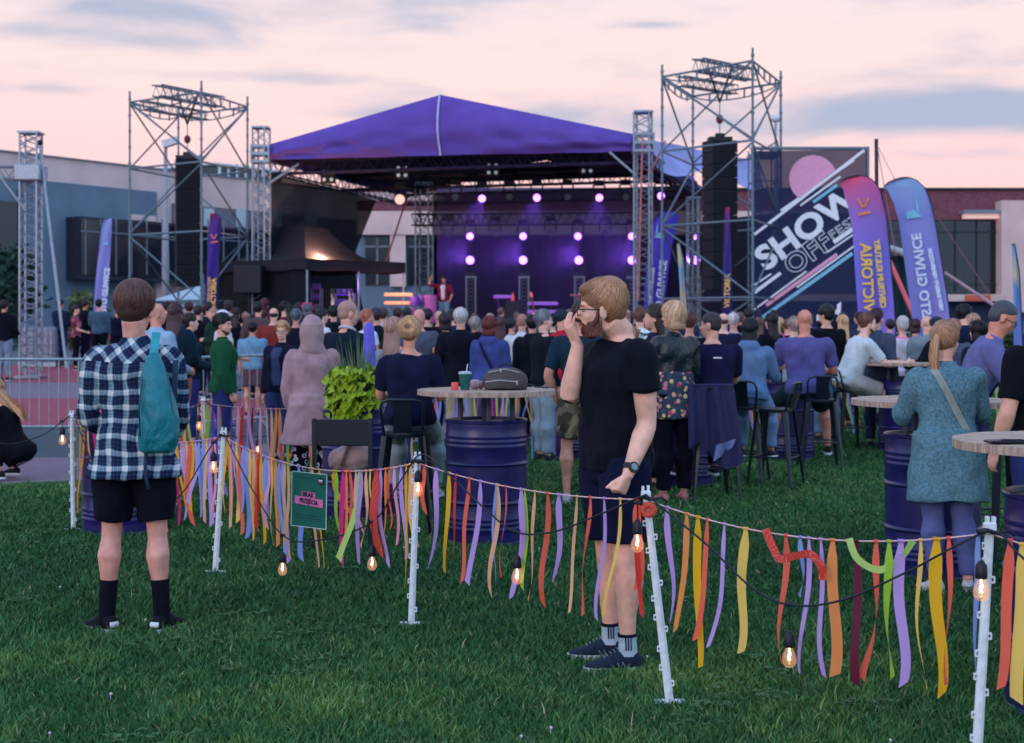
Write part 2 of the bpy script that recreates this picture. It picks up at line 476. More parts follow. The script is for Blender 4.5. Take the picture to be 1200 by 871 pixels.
    for i in range(220):
        dd = 4.6+rnd.random()**1.5*9; cx = (rnd.random()*2-1)*(dd*.38)
        if math.sin(cx*1.9+dd)*math.sin(dd*1.4-cx) < .15 or dd > edge(cx)-.3: continue
        for k in range(9):
            x = cx+rnd.gauss(0,.05); y = dd+rnd.gauss(0,.05); z = .028+.02*rnd.random(); s = .011+.008*rnd.random(); a0 = rnd.random()*6
            for q in range(3):
                a = a0+q*2.09; c = Vector((x+math.cos(a)*s*.7, y+math.sin(a)*s*.7, z+.004*rnd.random()))
                lf.add([c+Vector((math.cos(a+b_)*s*.6, math.sin(a+b_)*s*.6, .004*rnd.random())) for b_ in (0,1.26,2.5,3.77,5)], [(0,1,2,3,4)])
    tag(lf.build('clover_leaves', mat('clover_leaf', C(56,98,54), rough=.7, var=.3, scale=4)), 'low clover leaves growing in patches through the lawn', 'clover', kind='stuff')
make_grass()
# ================================================================ buildings
concrete = mat('pale_concrete', C(216,186,184), rough=.9, var=.1, scale=.5, bump=.1, bscale=8)
render_dk = mat('grey_render', C(104,122,142), rough=.92, var=.08, scale=.6, bump=.1, bscale=10)
render_mid = mat('mauve_render', C(120,112,126), rough=.9, var=.06, scale=.5)
glass_dk = mat('dark_glass', C(16,24,38), rough=.12, var=.1, scale=.7, spec=.6)
frame_dk = mat('dark_frame', C(30,38,54), rough=.5, var=0)
frame_lt = mat('grey_frame', C(120,128,142), rough=.5, var=0)
blind_m = mat('window_blind', C(190,200,208), rough=.8, var=.05)
roof_m = mat('flat_roof', C(70,74,84), rough=.9)

# --- left hall: its long wall recedes from (X-24.8,Y68.9) towards the stage
WA = Vector((-24.8, 68.9, 0)); WB = Vector((-15.3, 82.7, 0))
wdir = (WB-WA).normalized(); wnor = Vector((wdir.y, -wdir.x, 0))   # towards the camera side
def W(px, py, off=0.0):
    r = Vector(((px-600)/F, 1, -(py-HY)/F)); o = Vector((0,0,CAMH)); A = WA+wnor*off
    t = (A-o).dot(wnor)/r.dot(wnor); return o+r*t
def wbox(mb, x0, y0, x1, y1, off, depth, slope=None):
    "box standing proud of the wall by `off`, spanning photo columns x0..x1; heights from rows y0 (top) / y1 (bottom) at x0"
    a = W(x0, y0, off); b = W(x1, y0, off); zt = a.z; zb = W(x0, y1, off).z
    p = Vector((a.x, a.y, zb)); q = Vector((b.x, b.y, zb)); n = wnor*(-depth)
    up = Vector((0,0,zt-zb))
    mb.slab([p, q, q+up, p+up], n)
hall = empty('event_hall', (WA.x, WA.y, 0), 'long pale concrete hall with grey rendered side behind the left scaffold tower', 'building')
m_ = MB(); wbox(m_, -160, 157.5, 470, 420, 0, 14); m_.build('wall', concrete, hall)
m_ = MB(); wbox(m_, -160, 191, 184, 420, .25, .35); m_.build('rendered_panel', render_dk, hall)
m_ = MB(); wbox(m_, -160, 222, 23, 314, .34, .12); o_ = m_.build('window', glass_dk, hall)
m_ = MB()
for x in (-120, -80, -40, -5, 23): wbox(m_, x-1, 222, x+.6, 314, .4, .1)
m_.build('frame', frame_dk, o_)
m_ = MB(); wbox(m_, 93, 253.5, 320, 327, 1.3, 1.1); bay = m_.build('glazed_bay', frame_dk, hall)
m_ = MB(); wbox(m_, 95, 257, 318, 322, 1.36, .1); m_.build('glazing', glass_dk, bay)
m_ = MB()
for k in range(13): wbox(m_, 100+k*18, 257, 100.8+k*18, 322, 1.42, .1)
wbox(m_, 95, 270, 318, 271.2, 1.42, .1); m_.build('mullions', frame_lt, bay)
m_ = MB(); wbox(m_, 204, 238.5, 470, 262, .2, .3); m_.build('upper_panel', render_mid, hall)
for x0, x1 in ((206,214), (240,251), (278,288), (318,330), (358,372)):
    m_ = MB(); wbox(m_, x0, 244, x1, 266, .3, .15); m_.build('window', blind_m, hall)
m_ = MB(); wbox(m_, 204, 262, 470, 330, .15, .25); m_.build('lower_panel', render_dk, hall)
m_ = MB(); wbox(m_, 184, 327, 200, 352, .5, .6); m_.build('pier', concrete, hall)
m_ = MB(); wbox(m_, 152, 251, 183, 257.5, .36, .1); m_.build('lintel', concrete, hall)
pent = MB(); wbox(pent, 256, 191, 330, 208, -3, 6); pn = pent.build('rooftop_room', glass_dk, hall)
m_ = MB()
for k in range(7): wbox(m_, 257+k*10, 192, 259+k*10, 208, -2.9, .1)
wbox(m_, 252, 190.5, 334, 192.3, -2.8, 6.4); m_.build('frame', blind_m, pn)
m_ = MB(); wbox(m_, -160, 156.5, 470, 158.2, .12, .4); m_.build('coping', frame_lt, hall)

# --- brick and glass building behind stage and banner, facade square to the camera
D2 = 76.0
def Bx(mb, x0, y0, x1, y1, off, depth):
    a = P(x0, y0, D2-off); b = P(x1, y1, D2-off)
    mb.box(((a.x+b.x)/2, D2-off+depth/2, (a.z+b.z)/2), (b.x-a.x, depth, a.z-b.z))
def brick_mat():
    m = mat('red_brick', C(132,72,84), rough=.9, var=.1)
    N = m.node_tree.nodes; L = m.node_tree.links; b = N['Principled BSDF']
    tc = N.new('ShaderNodeTexCoord'); mp = N.new('ShaderNodeMapping'); mp.inputs['Rotation'].default_value = (R(90), 0, 0)
    br = N.new('ShaderNodeTexBrick'); br.inputs['Scale'].default_value = 2.2
    br.inputs['Color1'].default_value = C(128,66,78); br.inputs['Color2'].default_value = C(98,52,70); br.inputs['Mortar'].default_value = C(120,92,106)
    L.new(tc.outputs['Object'], mp.inputs[0]); L.new(mp.outputs[0], br.inputs['Vector']); L.new(br.outputs['Color'], b.inputs['Base Color'])
    return m
college = empty('college_building', (P(860,380,D2).x, D2, 0), 'brick topped building with big dark windows behind the stage and banner', 'building')
m_ = MB(); Bx(m_, 418, 221.5, 1330, 258, 0, 12); m_.build('brick_wall', brick_mat(), college)
m_ = MB(); Bx(m_, 418, 220, 1330, 222.2, .2, 12.4); m_.build('coping', frame_dk, college)
m_ = MB(); Bx(m_, 418, 247.5, 905, 275, .3, 1); Bx(m_, 418, 225.5, 520, 235, .15, 1); m_.build('concrete_band', concrete, college)
m_ = MB(); Bx(m_, 418, 258.1, 1330, 415, -.4, 10); m_.build('wall', render_dk, college)
for k, x in enumerate((428, 478, 530, 590, 650, 710, 770, 830)):
    m_ = MB(); Bx(m_, x, 278, x+28 if k else 455, 334, -.3, .2); o_ = m_.build('window', glass_dk, college)
    m_ = MB(); Bx(m_, x, 288, x+28, 290, -.2, .2); Bx(m_, x+13, 278, x+15, 334, -.2, .2); m_.build('frame', frame_lt, o_)
m_ = MB(); Bx(m_, 457, 275.1, 475, 336, .2, .7); m_.build('pier', concrete, college)
m_ = MB(); Bx(m_, 925, 259, 1172, 344, .1, .3); cw = m_.build('curtain_wall', glass_dk, college)
m_ = MB()
for x in (960, 1000, 1040, 1080, 1120, 1145): Bx(m_, x-.5, 259, x+.5, 344, .2, .2)
for y in (272, 333): Bx(m_, 925, y-.5, 1172, y+.5, .25, .2)
m_.build('mullions', frame_dk, cw)
m_ = MB(); Bx(m_, 925, 345, 1176, 353, 1.2, 1.5); m_.build('ledge', concrete, college)
m_ = MB(); Bx(m_, 1132, 346, 1161, 353, 1.35, .12); m_.build('orange_panel', mat('orange_panel', C(200,92,66)), college)
m_ = MB(); Bx(m_, 1174, 235, 1330, 366, 1.0, 6); m_.build('pier', concrete, college)
m_ = MB(); Bx(m_, 1130, 246, 1174, 250, .9, 1); Bx(m_, 925, 246, 1034, 250, .9, 1); m_.build('ledge', frame_lt, college)
m_ = MB(); Bx(m_, 1131, 250.2, 1173.8, 256, .6, .5); Bx(m_, 1015, 251, 1033, 256, .6, .5); m_.build('glow_fascia', mat('bright_fascia', C(255,206,196), rough=.5, emit=C(255,200,190), estr=.35, var=0), college)  # plain white fascia; its brightness is put in as emission
m_ = MB(); Bx(m_, 925, 353.2, 1173.8, 415, .3, .6); m_.build('ground_floor', mat('navy_render', C(34,44,74), rough=.8), college)

# ================================================================ trees and bushes at the hall
def bush(name, px, py, d, r, label, cat, seed, colr=(40,70,48), trunk=None, n=1500, leaf=.09):
    x = (px-600)*d/F; z0 = G(d); rr = random.Random(seed)
    top = CAMH-(py-HY)*d/F
    root = empty(name, (x, d, z0), label, cat)
    t = MB(); hgt = top-z0
    t.tube([(x, d, z0), (x+.05, d, z0+hgt*.4), (x, d, z0+hgt*.8)], [.09*hgt/3, .06*hgt/3, .02], 8)
    for k in range(9):
        a = k*2.4; t.tube([(x, d, z0+hgt*(.2+.05*k)), (x+math.cos(a)*r*.7, d+math.sin(a)*r*.7, z0+hgt*(.35+.06*k))], [.03, .01], 5)
    t.build('trunk', mat('bark', C(70,60,62), rough=.95), root, smooth=True)
    c = MB(); cl = [(rr.gauss(0,.42)*r, rr.gauss(0,.42)*r, hgt*(.15+.8*rr.random())) for _ in range(26)]
    for i in range(n):
        q = rr.choice(cl); k = 1-.55*(q[2]/hgt)
        p = Vector((x+q[0]*k*1.3+rr.gauss(0,.16)*r, d+q[1]*k*1.3+rr.gauss(0,.16)*r, z0+q[2]+rr.gauss(0,.06)*hgt))
        if p.z < z0+.05: continue
        s = leaf*(.6+rr.random()); u = Vector((rr.gauss(0,1), rr.gauss(0,1), rr.gauss(0,1))).normalized(); v = u.orthogonal().normalized()
        c.quad(p-u*s, p-v*s*.5, p+u*s, p+v*s*.5)
    c.build('crown', mat('leaf_%d' % seed, C(*colr), rough=.8, var=.35, scale=1.5), root)
bush('conifer', 2, 292, 58, 1.5, 'dark green conifer at the hall corner beside the lattice gantry', 'tree', 1, (38,62,52), n=3600, leaf=.16)
bush('shrub', 100, 345, 56, .9, 'olive green shrub by the hall wall beside the blue feather flag', 'shrub', 2, (84,92,56), n=1500, leaf=.12)
bush('shrub', 1186, 390, 44, .9, 'low green shrub before the college wall at right', 'shrub', 3, (50,84,50), n=900, leaf=.1)
bush('shrub', 1168, 394, 46, .8, 'yellowish low shrub behind the man bending over his glasses', 'shrub', 4, (110,120,50), n=800, leaf=.1)

# ================================================================ stage
alu = mat('aluminium', C(150,158,172), rough=.42, metal=.55, var=.08, spec=.5)
steel = mat('scaffold_steel', C(104,122,136), rough=.5, metal=.5, var=.1)
black_m = mat('black_metal', C(20,24,34), rough=.5, var=.1)
tarp = mat('purple_tarp', C(100,78,168), rough=.85, var=.08, scale=1.0, bump=.28, bscale=2.2, stretch=(1,1,2.2), spec=.12)
FL = P(313,188,46.5); FR = P(742,178,43.1); AP = P(516,111,44.8)
sn = Vector((.269,.963,0)); su_ = Vector((FR.x-FL.x, FR.y-FL.y, 0)).normalized()
D_ = 13.5
stage = empty('festival_stage', ((FL.x+FR.x)/2, (FL.y+FR.y)/2, G(45)), 'purple roofed festival stage lit with violet spotlights', 'stage')
def SP(a, b, z):
    q = Vector((FL.x, FL.y, 0)).lerp(Vector((FR.x, FR.y, 0)), a)+sn*b; q.z = z; return q
rf = MB()
topL = P(313,170,46.5); topR = P(742,157,43.1)
def sagf(u, v, amp=.09): return amp*math.sin(u*23+v*5)*math.sin(v*7+u*3)+amp*.7*math.sin(u*9-v*14)
def gable(u, v):
    t = topL.lerp(AP, u/.474) if u < .474 else AP.lerp(topR, (u-.474)/.526)
    ub = u/.474*.493 if u < .474 else .493+(u-.474)/.526*.507
    b = FL.lerp(FR, ub)+Vector((0,0,.03*math.sin(u*math.pi)))
    fold = math.exp(-((v-.15)/.3)**2)*(1+1.2*math.exp(-((u-.5)/.5)**2*0)*abs(u-.474))
    q = b.lerp(t, v)
    return q-sn*(sagf(u*1.6, v, .07)*fold+.25*math.sin(v*math.pi))+Vector((0,0,0))
rf.grid(gable, 60, 14)
def slope(sideTop, sideBot, u, v):
    p0 = AP.lerp(sideTop, min(v/.85, 1)) if v < .85 else sideTop.lerp(sideBot, (v-.85)/.15)
    return p0+sn*(D_*u)+Vector((0,0,-.12*math.sin(u*math.pi*3)**2*math.sin(v*math.pi)))
rf.grid(lambda u, v: slope(topL, FL, u, v), 24, 12)
rf.grid(lambda u, v: slope(topR, FR, u, v), 24, 12)
roof = rf.build('roof_canopy', tarp, stage, smooth=True)
inn = MB()   # dark sheets added under the roof and at its rear, in place of shade
def inner(u, v):
    a = SP(.03, .35, 0); q = SP(.03+.94*u, .35+(D_-.5)*v, 7.02+1.25*(1-abs(u-.474)/(.474 if u < .474 else .526))); return q
inn.grid(inner, 10, 8)
inn.grid(lambda u, v: SP(.0+1.0*u, D_-.1, 7.42+(.8*(1-abs(u-.474)/(.474 if u < .474 else .526)))*v), 10, 2)
inn.build('roof_shade_sheet', mat('roof_shade_dark', C(20,18,52), rough=.95), stage)
seam = MB(); a_ = gable(.474, .02)-sn*.06; seam.tube([gable(.474, k/8)-sn*.05 for k in range(9)], .035, 6)
seam.build('seam', mat('seam', C(190,190,226)), roof)
# roof trusses
tr = MB()
zf = FL.z-.35
def _unused(a, b, z):  # stage coordinates: a across 0..1, b metres back
    q = Vector((FL.x, FL.y, 0)).lerp(Vector((FR.x, FR.y, 0)), a)+sn*b; q.z = z; return q
tube_violet = mat('truss_metal', C(34,30,68), rough=.6, metal=.2)
for b in (.6, 6.5, D_-.3):
    truss(tr, SP(0,b,6.75), SP(1,b,6.75), .42, 22, .035, .016, 5, side=(0,0,1))
truss(tr, SP(0,0.6,6.75), SP(0,D_,6.75), .4, 20, .03, .014, 5, side=(0,0,1)); truss(tr, SP(1,.6,6.75), SP(1,D_,6.75), .4, 20, .03, .014, 5, side=(0,0,1))
for b in (.7, 7, D_-.3):
    truss(tr, SP(0,b,7.0), SP(.474,b,8.45), .3, 14, .025, .012, 4, side=(0,0,1)); truss(tr, SP(1,b,7.0), SP(.474,b,8.45), .3, 14, .025, .012, 4, side=(0,0,1))
truss(tr, P(484,258,52), P(742,256,50), .4, 26, .03, .015, 5, side=(0,0,1))
tr.build('roof_truss', tube_violet, stage)
def tower(px, ytop, d, wd, bays, sleeve=None, brace=None):
    m = MB(); x, y = XY(px, d); z1 = CAMH-(ytop-HY)*d/F
    truss(m, (x,y,G(d)), (x,y,z1), wd, bays, .032, .014, 5, side=su_)
    m.box((x,y,G(d)+.06), (wd+.5, wd+.5, .12)); m.box((x,y,z1+.03), (wd+.12, wd+.12, .06))
    if sleeve:
        zs = CAMH-(sleeve-HY)*d/F
        for s in (-1,1):
            m.box((x+s*(wd/2+.07), y, zs), (.05, wd+.2, .55)); m.box((x, y+s*(wd/2+.07), zs), (wd+.2, .05, .1))
            m.box((x, y+s*(wd/2+.07), zs+.25), (wd+.2, .05, .08)); m.box((x, y+s*(wd/2+.07), zs-.25), (wd+.2, .05, .08))
    if brace: m.tube([P(*brace[0]), P(*brace[1])], .04, 6)
    return m.build('tower', alu, stage)
tower(306, 151, 46.3, .42, 16, sleeve=181, brace=((350,192,46.6),(313,216,46.3)))
tower(753.5, 133, 43.0, .46, 17, sleeve=168, brace=((714,178,43.1),(746,206,43.0)))
tower(497, 216, 52, .5, 13); tower(812, 233, 51, .38, 12)
m_ = MB()
m_.tube([P(761,206,43), P(780,165,43)], .03, 6); m_.tube([P(753,160,42.7), P(748,352,42.7)], .03, 6)
m_.build('stay', mat('rust_pole', C(190,110,110), rough=.6), stage)
# side wing cover beyond the right tower
wing_m = mat('lilac_sheet', C(150,156,214), rough=.5, var=.1, scale=2, bump=.2, bscale=4)
m_ = MB(); A_, B_ = P(764,164,47), P(892,190,52)
m_.grid(lambda u, v: A_.lerp(B_, u)+Vector((0, -.6*v*v+.1*math.sin(u*20), -(.9+.25*math.sin(u*9))*v)), 24, 6)
m_.build('wing_cover', wing_m, stage, smooth=True)
# deck
deck_m = mat('stage_deck', C(26,26,38), rough=.5)
m_ = MB(); c0 = SP(0,1,0); c1 = SP(1,1,0); c2 = SP(1,D_,0); c3 = SP(0,D_,0)
m_.slab([(v.x,v.y,1.25) for v in (c0,c1,c2,c3)], (0,0,.15)); m_.build('deck', deck_m, stage)
m_ = MB(); 
m_.grid(lambda u, v: SP(u, 1.0+.04*math.sin(u*220), .3+.94*v), 160, 1); m_.build('skirt', mat('black_cloth', C(12,14,24), rough=.9, var=.1), stage)
# mesh cloths (real see-through scrim)
def scrim(name, colr, fac):
    m = bpy.data.materials.new(name); m.use_nodes = True; N = m.node_tree.nodes; L = m.node_tree.links
    b = N['Principled BSDF']; b.inputs['Base Color'].default_value = colr; b.inputs['Roughness'].default_value = .9
    tc = N.new('ShaderNodeTexCoord'); nz = N.new('ShaderNodeTexNoise'); nz.inputs['Scale'].default_value = .7
    L.new(tc.outputs['Object'], nz.inputs['Vector'])
    mr = N.new('ShaderNodeMapRange'); mr.inputs['To Min'].default_value = fac-.06; mr.inputs['To Max'].default_value = fac+.06; L.new(nz.outputs['Fac'], mr.inputs[0])
    L.new(mr.outputs[0], b.inputs['Alpha']); return m
sc_dark = scrim('dark_mesh_cloth', C(12,22,44), .78); sc_back = scrim('back_mesh_cloth', C(14,10,54), .66)
m_ = MB()
m_.slab([SP(0,.3,.2), SP(0,9.6,.2), SP(0,7.3,4.0), SP(0,9.8,6.45), SP(0,.3,6.55)], (.03,0,0)); m_.build('side_cloth', sc_dark, stage)
m_ = MB(); zb_ = 5.0
def backp(u, v): return P(508,380,56).lerp(P(822,380,54.5), u)*1.0+Vector((0, .05*math.sin(u*90), 0))+Vector((0,0,-1.57+1.2+v*3.75))
m_.grid(backp, 120, 1); m_.build('back_cloth', mat('navy_backdrop', C(12,8,50), rough=.95, var=.15, scale=2), stage)
m_ = MB()
m_.slab([P(508,380,56.2)+Vector((0,0,2)), P(822,380,54.7)+Vector((0,0,2)), P(822,222,54.7), P(508,226,56.2)], (0,.03,0)); m_.build('back_mesh', sc_back, stage)
m_ = MB()
m_.slab([P(822,260,50.5), P(905,250,49), P(905,430,49), P(822,430,50.5)], (0,.03,0)); m_.build('wing_cloth', mat('navy_cloth', C(22,30,52), rough=.9), stage)

# ---- lamps
lens = mat('violet_lens', C(230,190,255), var=0, emit=(.46,.19,1,1), estr=3.6)
lens_off = mat('lens_off', C(60,60,80), rough=.15, var=0)
lens_warm = mat('lens_warm', C(220,190,180), rough=.2, var=0, emit=(1,.7,.6,1), estr=.7)  # unlit lens whose warm reflection is put in as emission
blind_e = mat('blinder_cell', C(200,210,230), rough=.2, var=0, emit=(.75,.85,1,1), estr=.22)
def moving_head(px, py, d, label, lit=1, r=.145, stand=False, grp='moving head lamps on the stage'):
    p = P(px, py, d); z = p.z
    root = empty('stage_lamp', p, label, 'stage lamp', grp)
    s = -1 if stand else 1
    m = MB(); m.bbox(p+Vector((0,0,.52*s)), (.36,.3,.18), .02); m.build('base', black_m, root)
    m = MB()
    for k in (-1,1): m.box(p+Vector((k*.2,0,.24*s)), (.05,.14,.42))
    m.build('yoke', black_m, root)
    tilt = Matrix.Rotation(R(-16), 3, 'X')
    m = MB(); ax = tilt@Vector((0,-1,-.35)).normalized()
    m.tube([p-ax*.22, p-ax*.15, p+ax*.16, p+ax*.19], [r*.6, r*.95, r, r*.95], 16); m.build('head', black_m, root, smooth='auto')
    m = MB(); m.tube([p+ax*.191, p+ax*.215], [r*.9, r*.8], 18); m.build('lens', {1: lens, 0: lens_off, 2: lens_warm}[lit], root)
    return p, ax
lit_pts = []
row1 = [(565,233,50,1,'nearest the inner left tower'),(629,232,50,1,'second along the top row'),(702,232,50,1,'third along the top row'),(774,230,50,1,'top row beyond the right lattice tower')]
for px, py, d, l, t in row1: lit_pts.append(moving_head(px, py, d, 'glowing violet lamp hung high over stage, '+t))
for px, t in ((534,'first dark one right of the lattice tower'),(597,'second dark one along the top row'),(665,'third dark one along the top row'),(733,'dark one beside the right tower')): moving_head(px, 231, 50.5, 'unlit black lamp hung high over the stage, '+t, 0)
moving_head(469, 234, 50.5, 'black lamp with painted warm reflection hung above the gazebo roof', 2, .2)
for px, t in ((551,'leftmost'),(613,'second from left'),(677,'third from left'),(740,'behind the right lattice tower'),(815,'behind the inner right tower')):
    lit_pts.append(moving_head(px, 277, 51.5, 'glowing violet lamp on the middle truss, '+t))
for px, t in ((524,'nearest the left tower'),(580,'second dark one'),(645,'third dark one'),(709,'nearest the right tower')): moving_head(px, 273, 51.8, 'unlit black lamp on the middle truss, '+t, 0)
for px, t in ((551,'leftmost stand'),(613,'second stand'),(678,'stand above the bearded man'),(740,'stand behind the right tower'),(815,'stand behind the inner right tower')):
    lit_pts.append(moving_head(px, 305, 52.5, 'glowing violet lamp on a short truss stand, '+t, 1, .17, True))
    m = MB(); x, y = XY(px+1, 52.5); truss(m, (x,y,1.2), (x,y,CAMH+(380-326)*52.5/F), .34, 7, .03, .012, 5)
    m.box((x,y,1.22), (.6,.6,.04)); m.box((x,y,CAMH+(380-325)*52.5/F), (.42,.42,.05))
    o_ = m.build('truss_stand', alu, None); o_['label'] = 'short upright truss on stage carrying the violet lamp, '+t; o_['category'] = 'truss stand'; o_['group'] = 'truss stands on the stage'
for i, (px, py, t) in enumerate(((384,206,'near the left eave'),(471,201,'left of the roof seam'),(577,198,'right of the roof seam'),(688,196,'near the right tower'))):
    p = P(px, py, 47.3); root = empty('blinder_light', p, 'four cell blinder lamp under the roof, '+t, 'stage lamp', 'blinders under the stage roof')
    m = MB(); m.bbox(p+Vector((0,.1,0)), (.5,.14,.5), .02); m.tube([p+Vector((0,.1,.25)), p+Vector((0,.1,.6))], .02, 6); m.build('housing', black_m, root)
    for a in (-.12,.12):
        for b in (-.12,.12):
            m = MB(); m.tube([p+Vector((a,.03,b)), p+Vector((a,-.01,b))], [.062,.05], 12); m.build('cell', blind_e, root)
# violet beams
for i, (p, ax) in enumerate(lit_pts):
    ld = bpy.data.lights.new('lamp_beam', 'SPOT'); ld.energy = 950 if i >= 9 else 600; ld.color = (.42,.16,1); ld.spot_size = R(34); ld.spot_blend = .7; ld.shadow_soft_size = .12
    lo = bpy.data.objects.new('lamp_beam', ld); col.objects.link(lo)
    aim = Vector((-.30 if i >= 4 else -.15, -1, -.55 if i < 9 else .1)).normalized()
    lo.location = p+ax*.3; lo.rotation_euler = aim.to_track_quat('-Z', 'Y').to_euler()
# thin smoke volume added inside the stage to give the lamps a halo
sm = MB(); z0_, z1_ = 1.25, 6.4
ps = [P(512,380,47.0), P(738,380,46.0), P(800,380,54.2), P(512,380,55.5)]
sm.slab([(v.x, v.y, z0_) for v in ps], (0,0,z1_-z0_))
vm = bpy.data.materials.new('halo_smoke'); vm.use_nodes = True; N = vm.node_tree.nodes; L = vm.node_tree.links
N.remove(N['Principled BSDF']); pv = N.new('ShaderNodeVolumePrincipled'); pv.inputs['Density'].default_value = .020; pv.inputs['Color'].default_value = (.55,.45,1,1); pv.inputs['Anisotropy'].default_value = .3
L.new(pv.outputs[0], N['Material Output'].inputs['Volume'])
tag(sm.build('halo_smoke', vm), 'thin smoke added on stage to give the violet lamps a halo', 'smoke', kind='stuff')

# ================================================================ scaffold towers with line arrays
def scaffold(corners, ytop_ref, levels, label, beam, arr_px, arr_top, arr_bot, arr_d, arr_w):
    cs = [XY(px, d) for px, d in corners]; cx = sum(c[0] for c in cs)/4; cy = sum(c[1] for c in cs)/4
    root = empty('scaffold_tower', (cx, cy, G(cy)), label, 'scaffold tower', 'scaffold towers beside the stage')
    ztop = levels[-1]+.35
    for (x, y) in cs:
        m = MB(); m.tube([(x,y,G(y)), (x,y,ztop)], .035, 7)
        for k in range(17): m.tube([(x,y,.5+k*.52), (x,y,.56+k*.52)], .052, 7)
        m.build('standard', steel, root)
    for z in levels:
        m = MB()
        for i in range(4): m.tube([(*cs[i], z), (*cs[(i+1)%4], z)], .032, 6)
        if z == levels[-1]:
            for i in range(4):
                a = Vector((*cs[i], z)); b = Vector((*cs[(i+1)%4], z)); n = 12
                m.tube([a.lerp(b, k/n)-Vector((0,0,.28*math.sin(math.pi*k/n)**.6)) for k in range(n+1)], .022, 5)
                for k in range(1, 5): q = a.lerp(b, k/5); m.tube([q, q-Vector((0,0,.26))], .03, 5)
        m.build('ledger', steel, root)
    m = MB(); lv = [G(cy)+.1]+levels
    for li in range(len(lv)-1):
        for i in range(4):
            a, b = cs[i], cs[(i+1)%4]
            if (i+li) % 2: a, b = b, a
            m.tube([(*a, lv[li]+.05), (*b, lv[li+1]-.05)], .028, 6)
    # crossed braces on the two near faces of the top bay
    for i in (0, 1):
        a, b = cs[i], cs[(i+1)%4]
        m.tube([(*a, levels[-2]), (*b, levels[-1])], .028, 6); m.tube([(*b, levels[-2]), (*a, levels[-1])], .028, 6)
    m.build('brace', steel, root)
    m = MB(); m.slab([(*c, G(cy)+.05) for c in cs], (0,0,.1)); m.build('ballast_deck', deck_m, root)
    m = MB(); (ax, ay, ad), (bx, by, bd) = beam
    a, b = P(ax, ay, ad), P(bx, by, bd); truss(m, a, b, .34, 9, .028, .014, 5, side=(0,0,1)); truss(m, a-Vector((.5,0,.45)), b-Vector((.5,0,.45)), .26, 9, .02, .012, 4, side=(0,0,1))
    m.build('roof_beam', steel, root)
    # hoist and hung speakers
    p = P(arr_px, arr_top, arr_d)
    h = empty('chain_hoist', (p.x, p.y, p.z+1.6), 'chain hoist with red hook carrying the speaker column, '+label.split(',')[-1].strip(), 'hoist', 'chain hoists in the scaffold towers')
    m = MB(); q = Vector((p.x, p.y, levels[-1]-.1))
    m.tube([q+Vector((-.35,0,.45)), q-Vector((0,0,.55))], .035, 6); m.tube([q+Vector((.35,0,.45)), q-Vector((0,0,.55))], .035, 6); m.tube([q-Vector((0,0,.55)), p+Vector((0,0,.15))], .014, 5); m.build('chain', black_m, h)
    m = MB(); m.ell(q-Vector((0,0,1.05)), (.11,.11,.14), 12, 8); m.build('motor', mat('red_motor', C(110,40,54)), h, smooth=True)
    arr = empty('line_array', (p.x, p.y, P(arr_px, arr_bot, arr_d).z), 'tall black hanging speaker column, '+label.split(',')[-1].strip(), 'speaker', 'hanging speaker columns')
    zt, zb = p.z, P(arr_px, arr_bot, arr_d).z; nb = 12; hh = (zt-zb)/nb
    m = MB(); m.box((p.x,p.y,zt+.04), (arr_w*.8,.5,.1)); m.box((p.x,p.y,zt+.14), (arr_w*.3,.2,.14)); m.build('rigging_frame', black_m, arr)
    for k in range(nb):
        z = zt-(k+.5)*hh; off = Vector((0, -.02*k*0, 0)); bend = -(.9*(k/nb)**2)*0
        c = Vector((p.x, p.y+bend, z)); e = MB(); ct = R(22)
        def rp(x, y): return Vector((c.x+x*math.cos(ct)-y*math.sin(ct), c.y+x*math.sin(ct)+y*math.cos(ct), 0))
        w2 = arr_w/2/math.cos(ct)*.93; poly = [rp(-w2,-.3), rp(w2,-.3), rp(w2*.8,.45), rp(-w2*.8,.45)]
        e.slab([(v.x, v.y, z-hh*.47) for v in poly], (0,0,hh*.94)); cab = e.build('cabinet', mat('speaker_black', C(22,26,38), rough=.7, var=.1), arr)
        g = MB(); a_, b_ = poly[0], poly[1]; nn = Vector((math.sin(ct), -math.cos(ct), 0))*.012
        g.slab([Vector((v.x, v.y, z-hh*.40))+nn for v in (a_.lerp(b_,.06), a_.lerp(b_,.94))]+[Vector((v.x, v.y, z+hh*.40))+nn for v in (a_.lerp(b_,.94), a_.lerp(b_,.06))], -nn*.9)
        g.build('grille', mat('grille', C(14,18,30), rough=.9, var=.2, scale=60), cab)
scaffold([(152,46),(236,44),(290,47),(209,49)], 118, [2.3,4.45,6.6,8.75], 'open scaffold tower of steel tubes, left of the purple stage roof', ((184,106,44.2),(258,120,47.5)), 219.5, 186, 336, 46.4, .82)
scaffold([(776,41),(882,38.5),(915,42),(812,44.5)], 88, [2.3,4.4,6.55,8.7], 'open scaffold tower of steel tubes, right of the purple stage roof', ((818,76,40),(880,88,43)), 843.5, 165, 340, 41.5, .84)

# tall back scaffold with platform, right of the speaker column
m = MB(); x, y = XY(898, 48)
for dx, dy in ((-.4,0),(.4,0),(.4,1.2),(-.4,1.2)): m.tube([(x+dx,y+dy,G(y)), (x+dx,y+dy,P(0,172,48).z)], .03, 6)
for k in range(8):
    z = 1+k*.9
    for (a, b) in (((-.4,0),(.4,0)),((.4,0),(.4,1.2)),((-.4,0),(-.4,1.2))): m.tube([(x+a[0],y+a[1],z), (x+b[0],y+b[1],z+(.45 if k%2 else 0))], .025, 5)
m.box((x,y+.6,P(0,180,48).z), (.9,1.3,.12)); tag(m.build('ballast_tower', steel), 'narrow steel tube tower with platform behind the banner edge', 'scaffold tower')

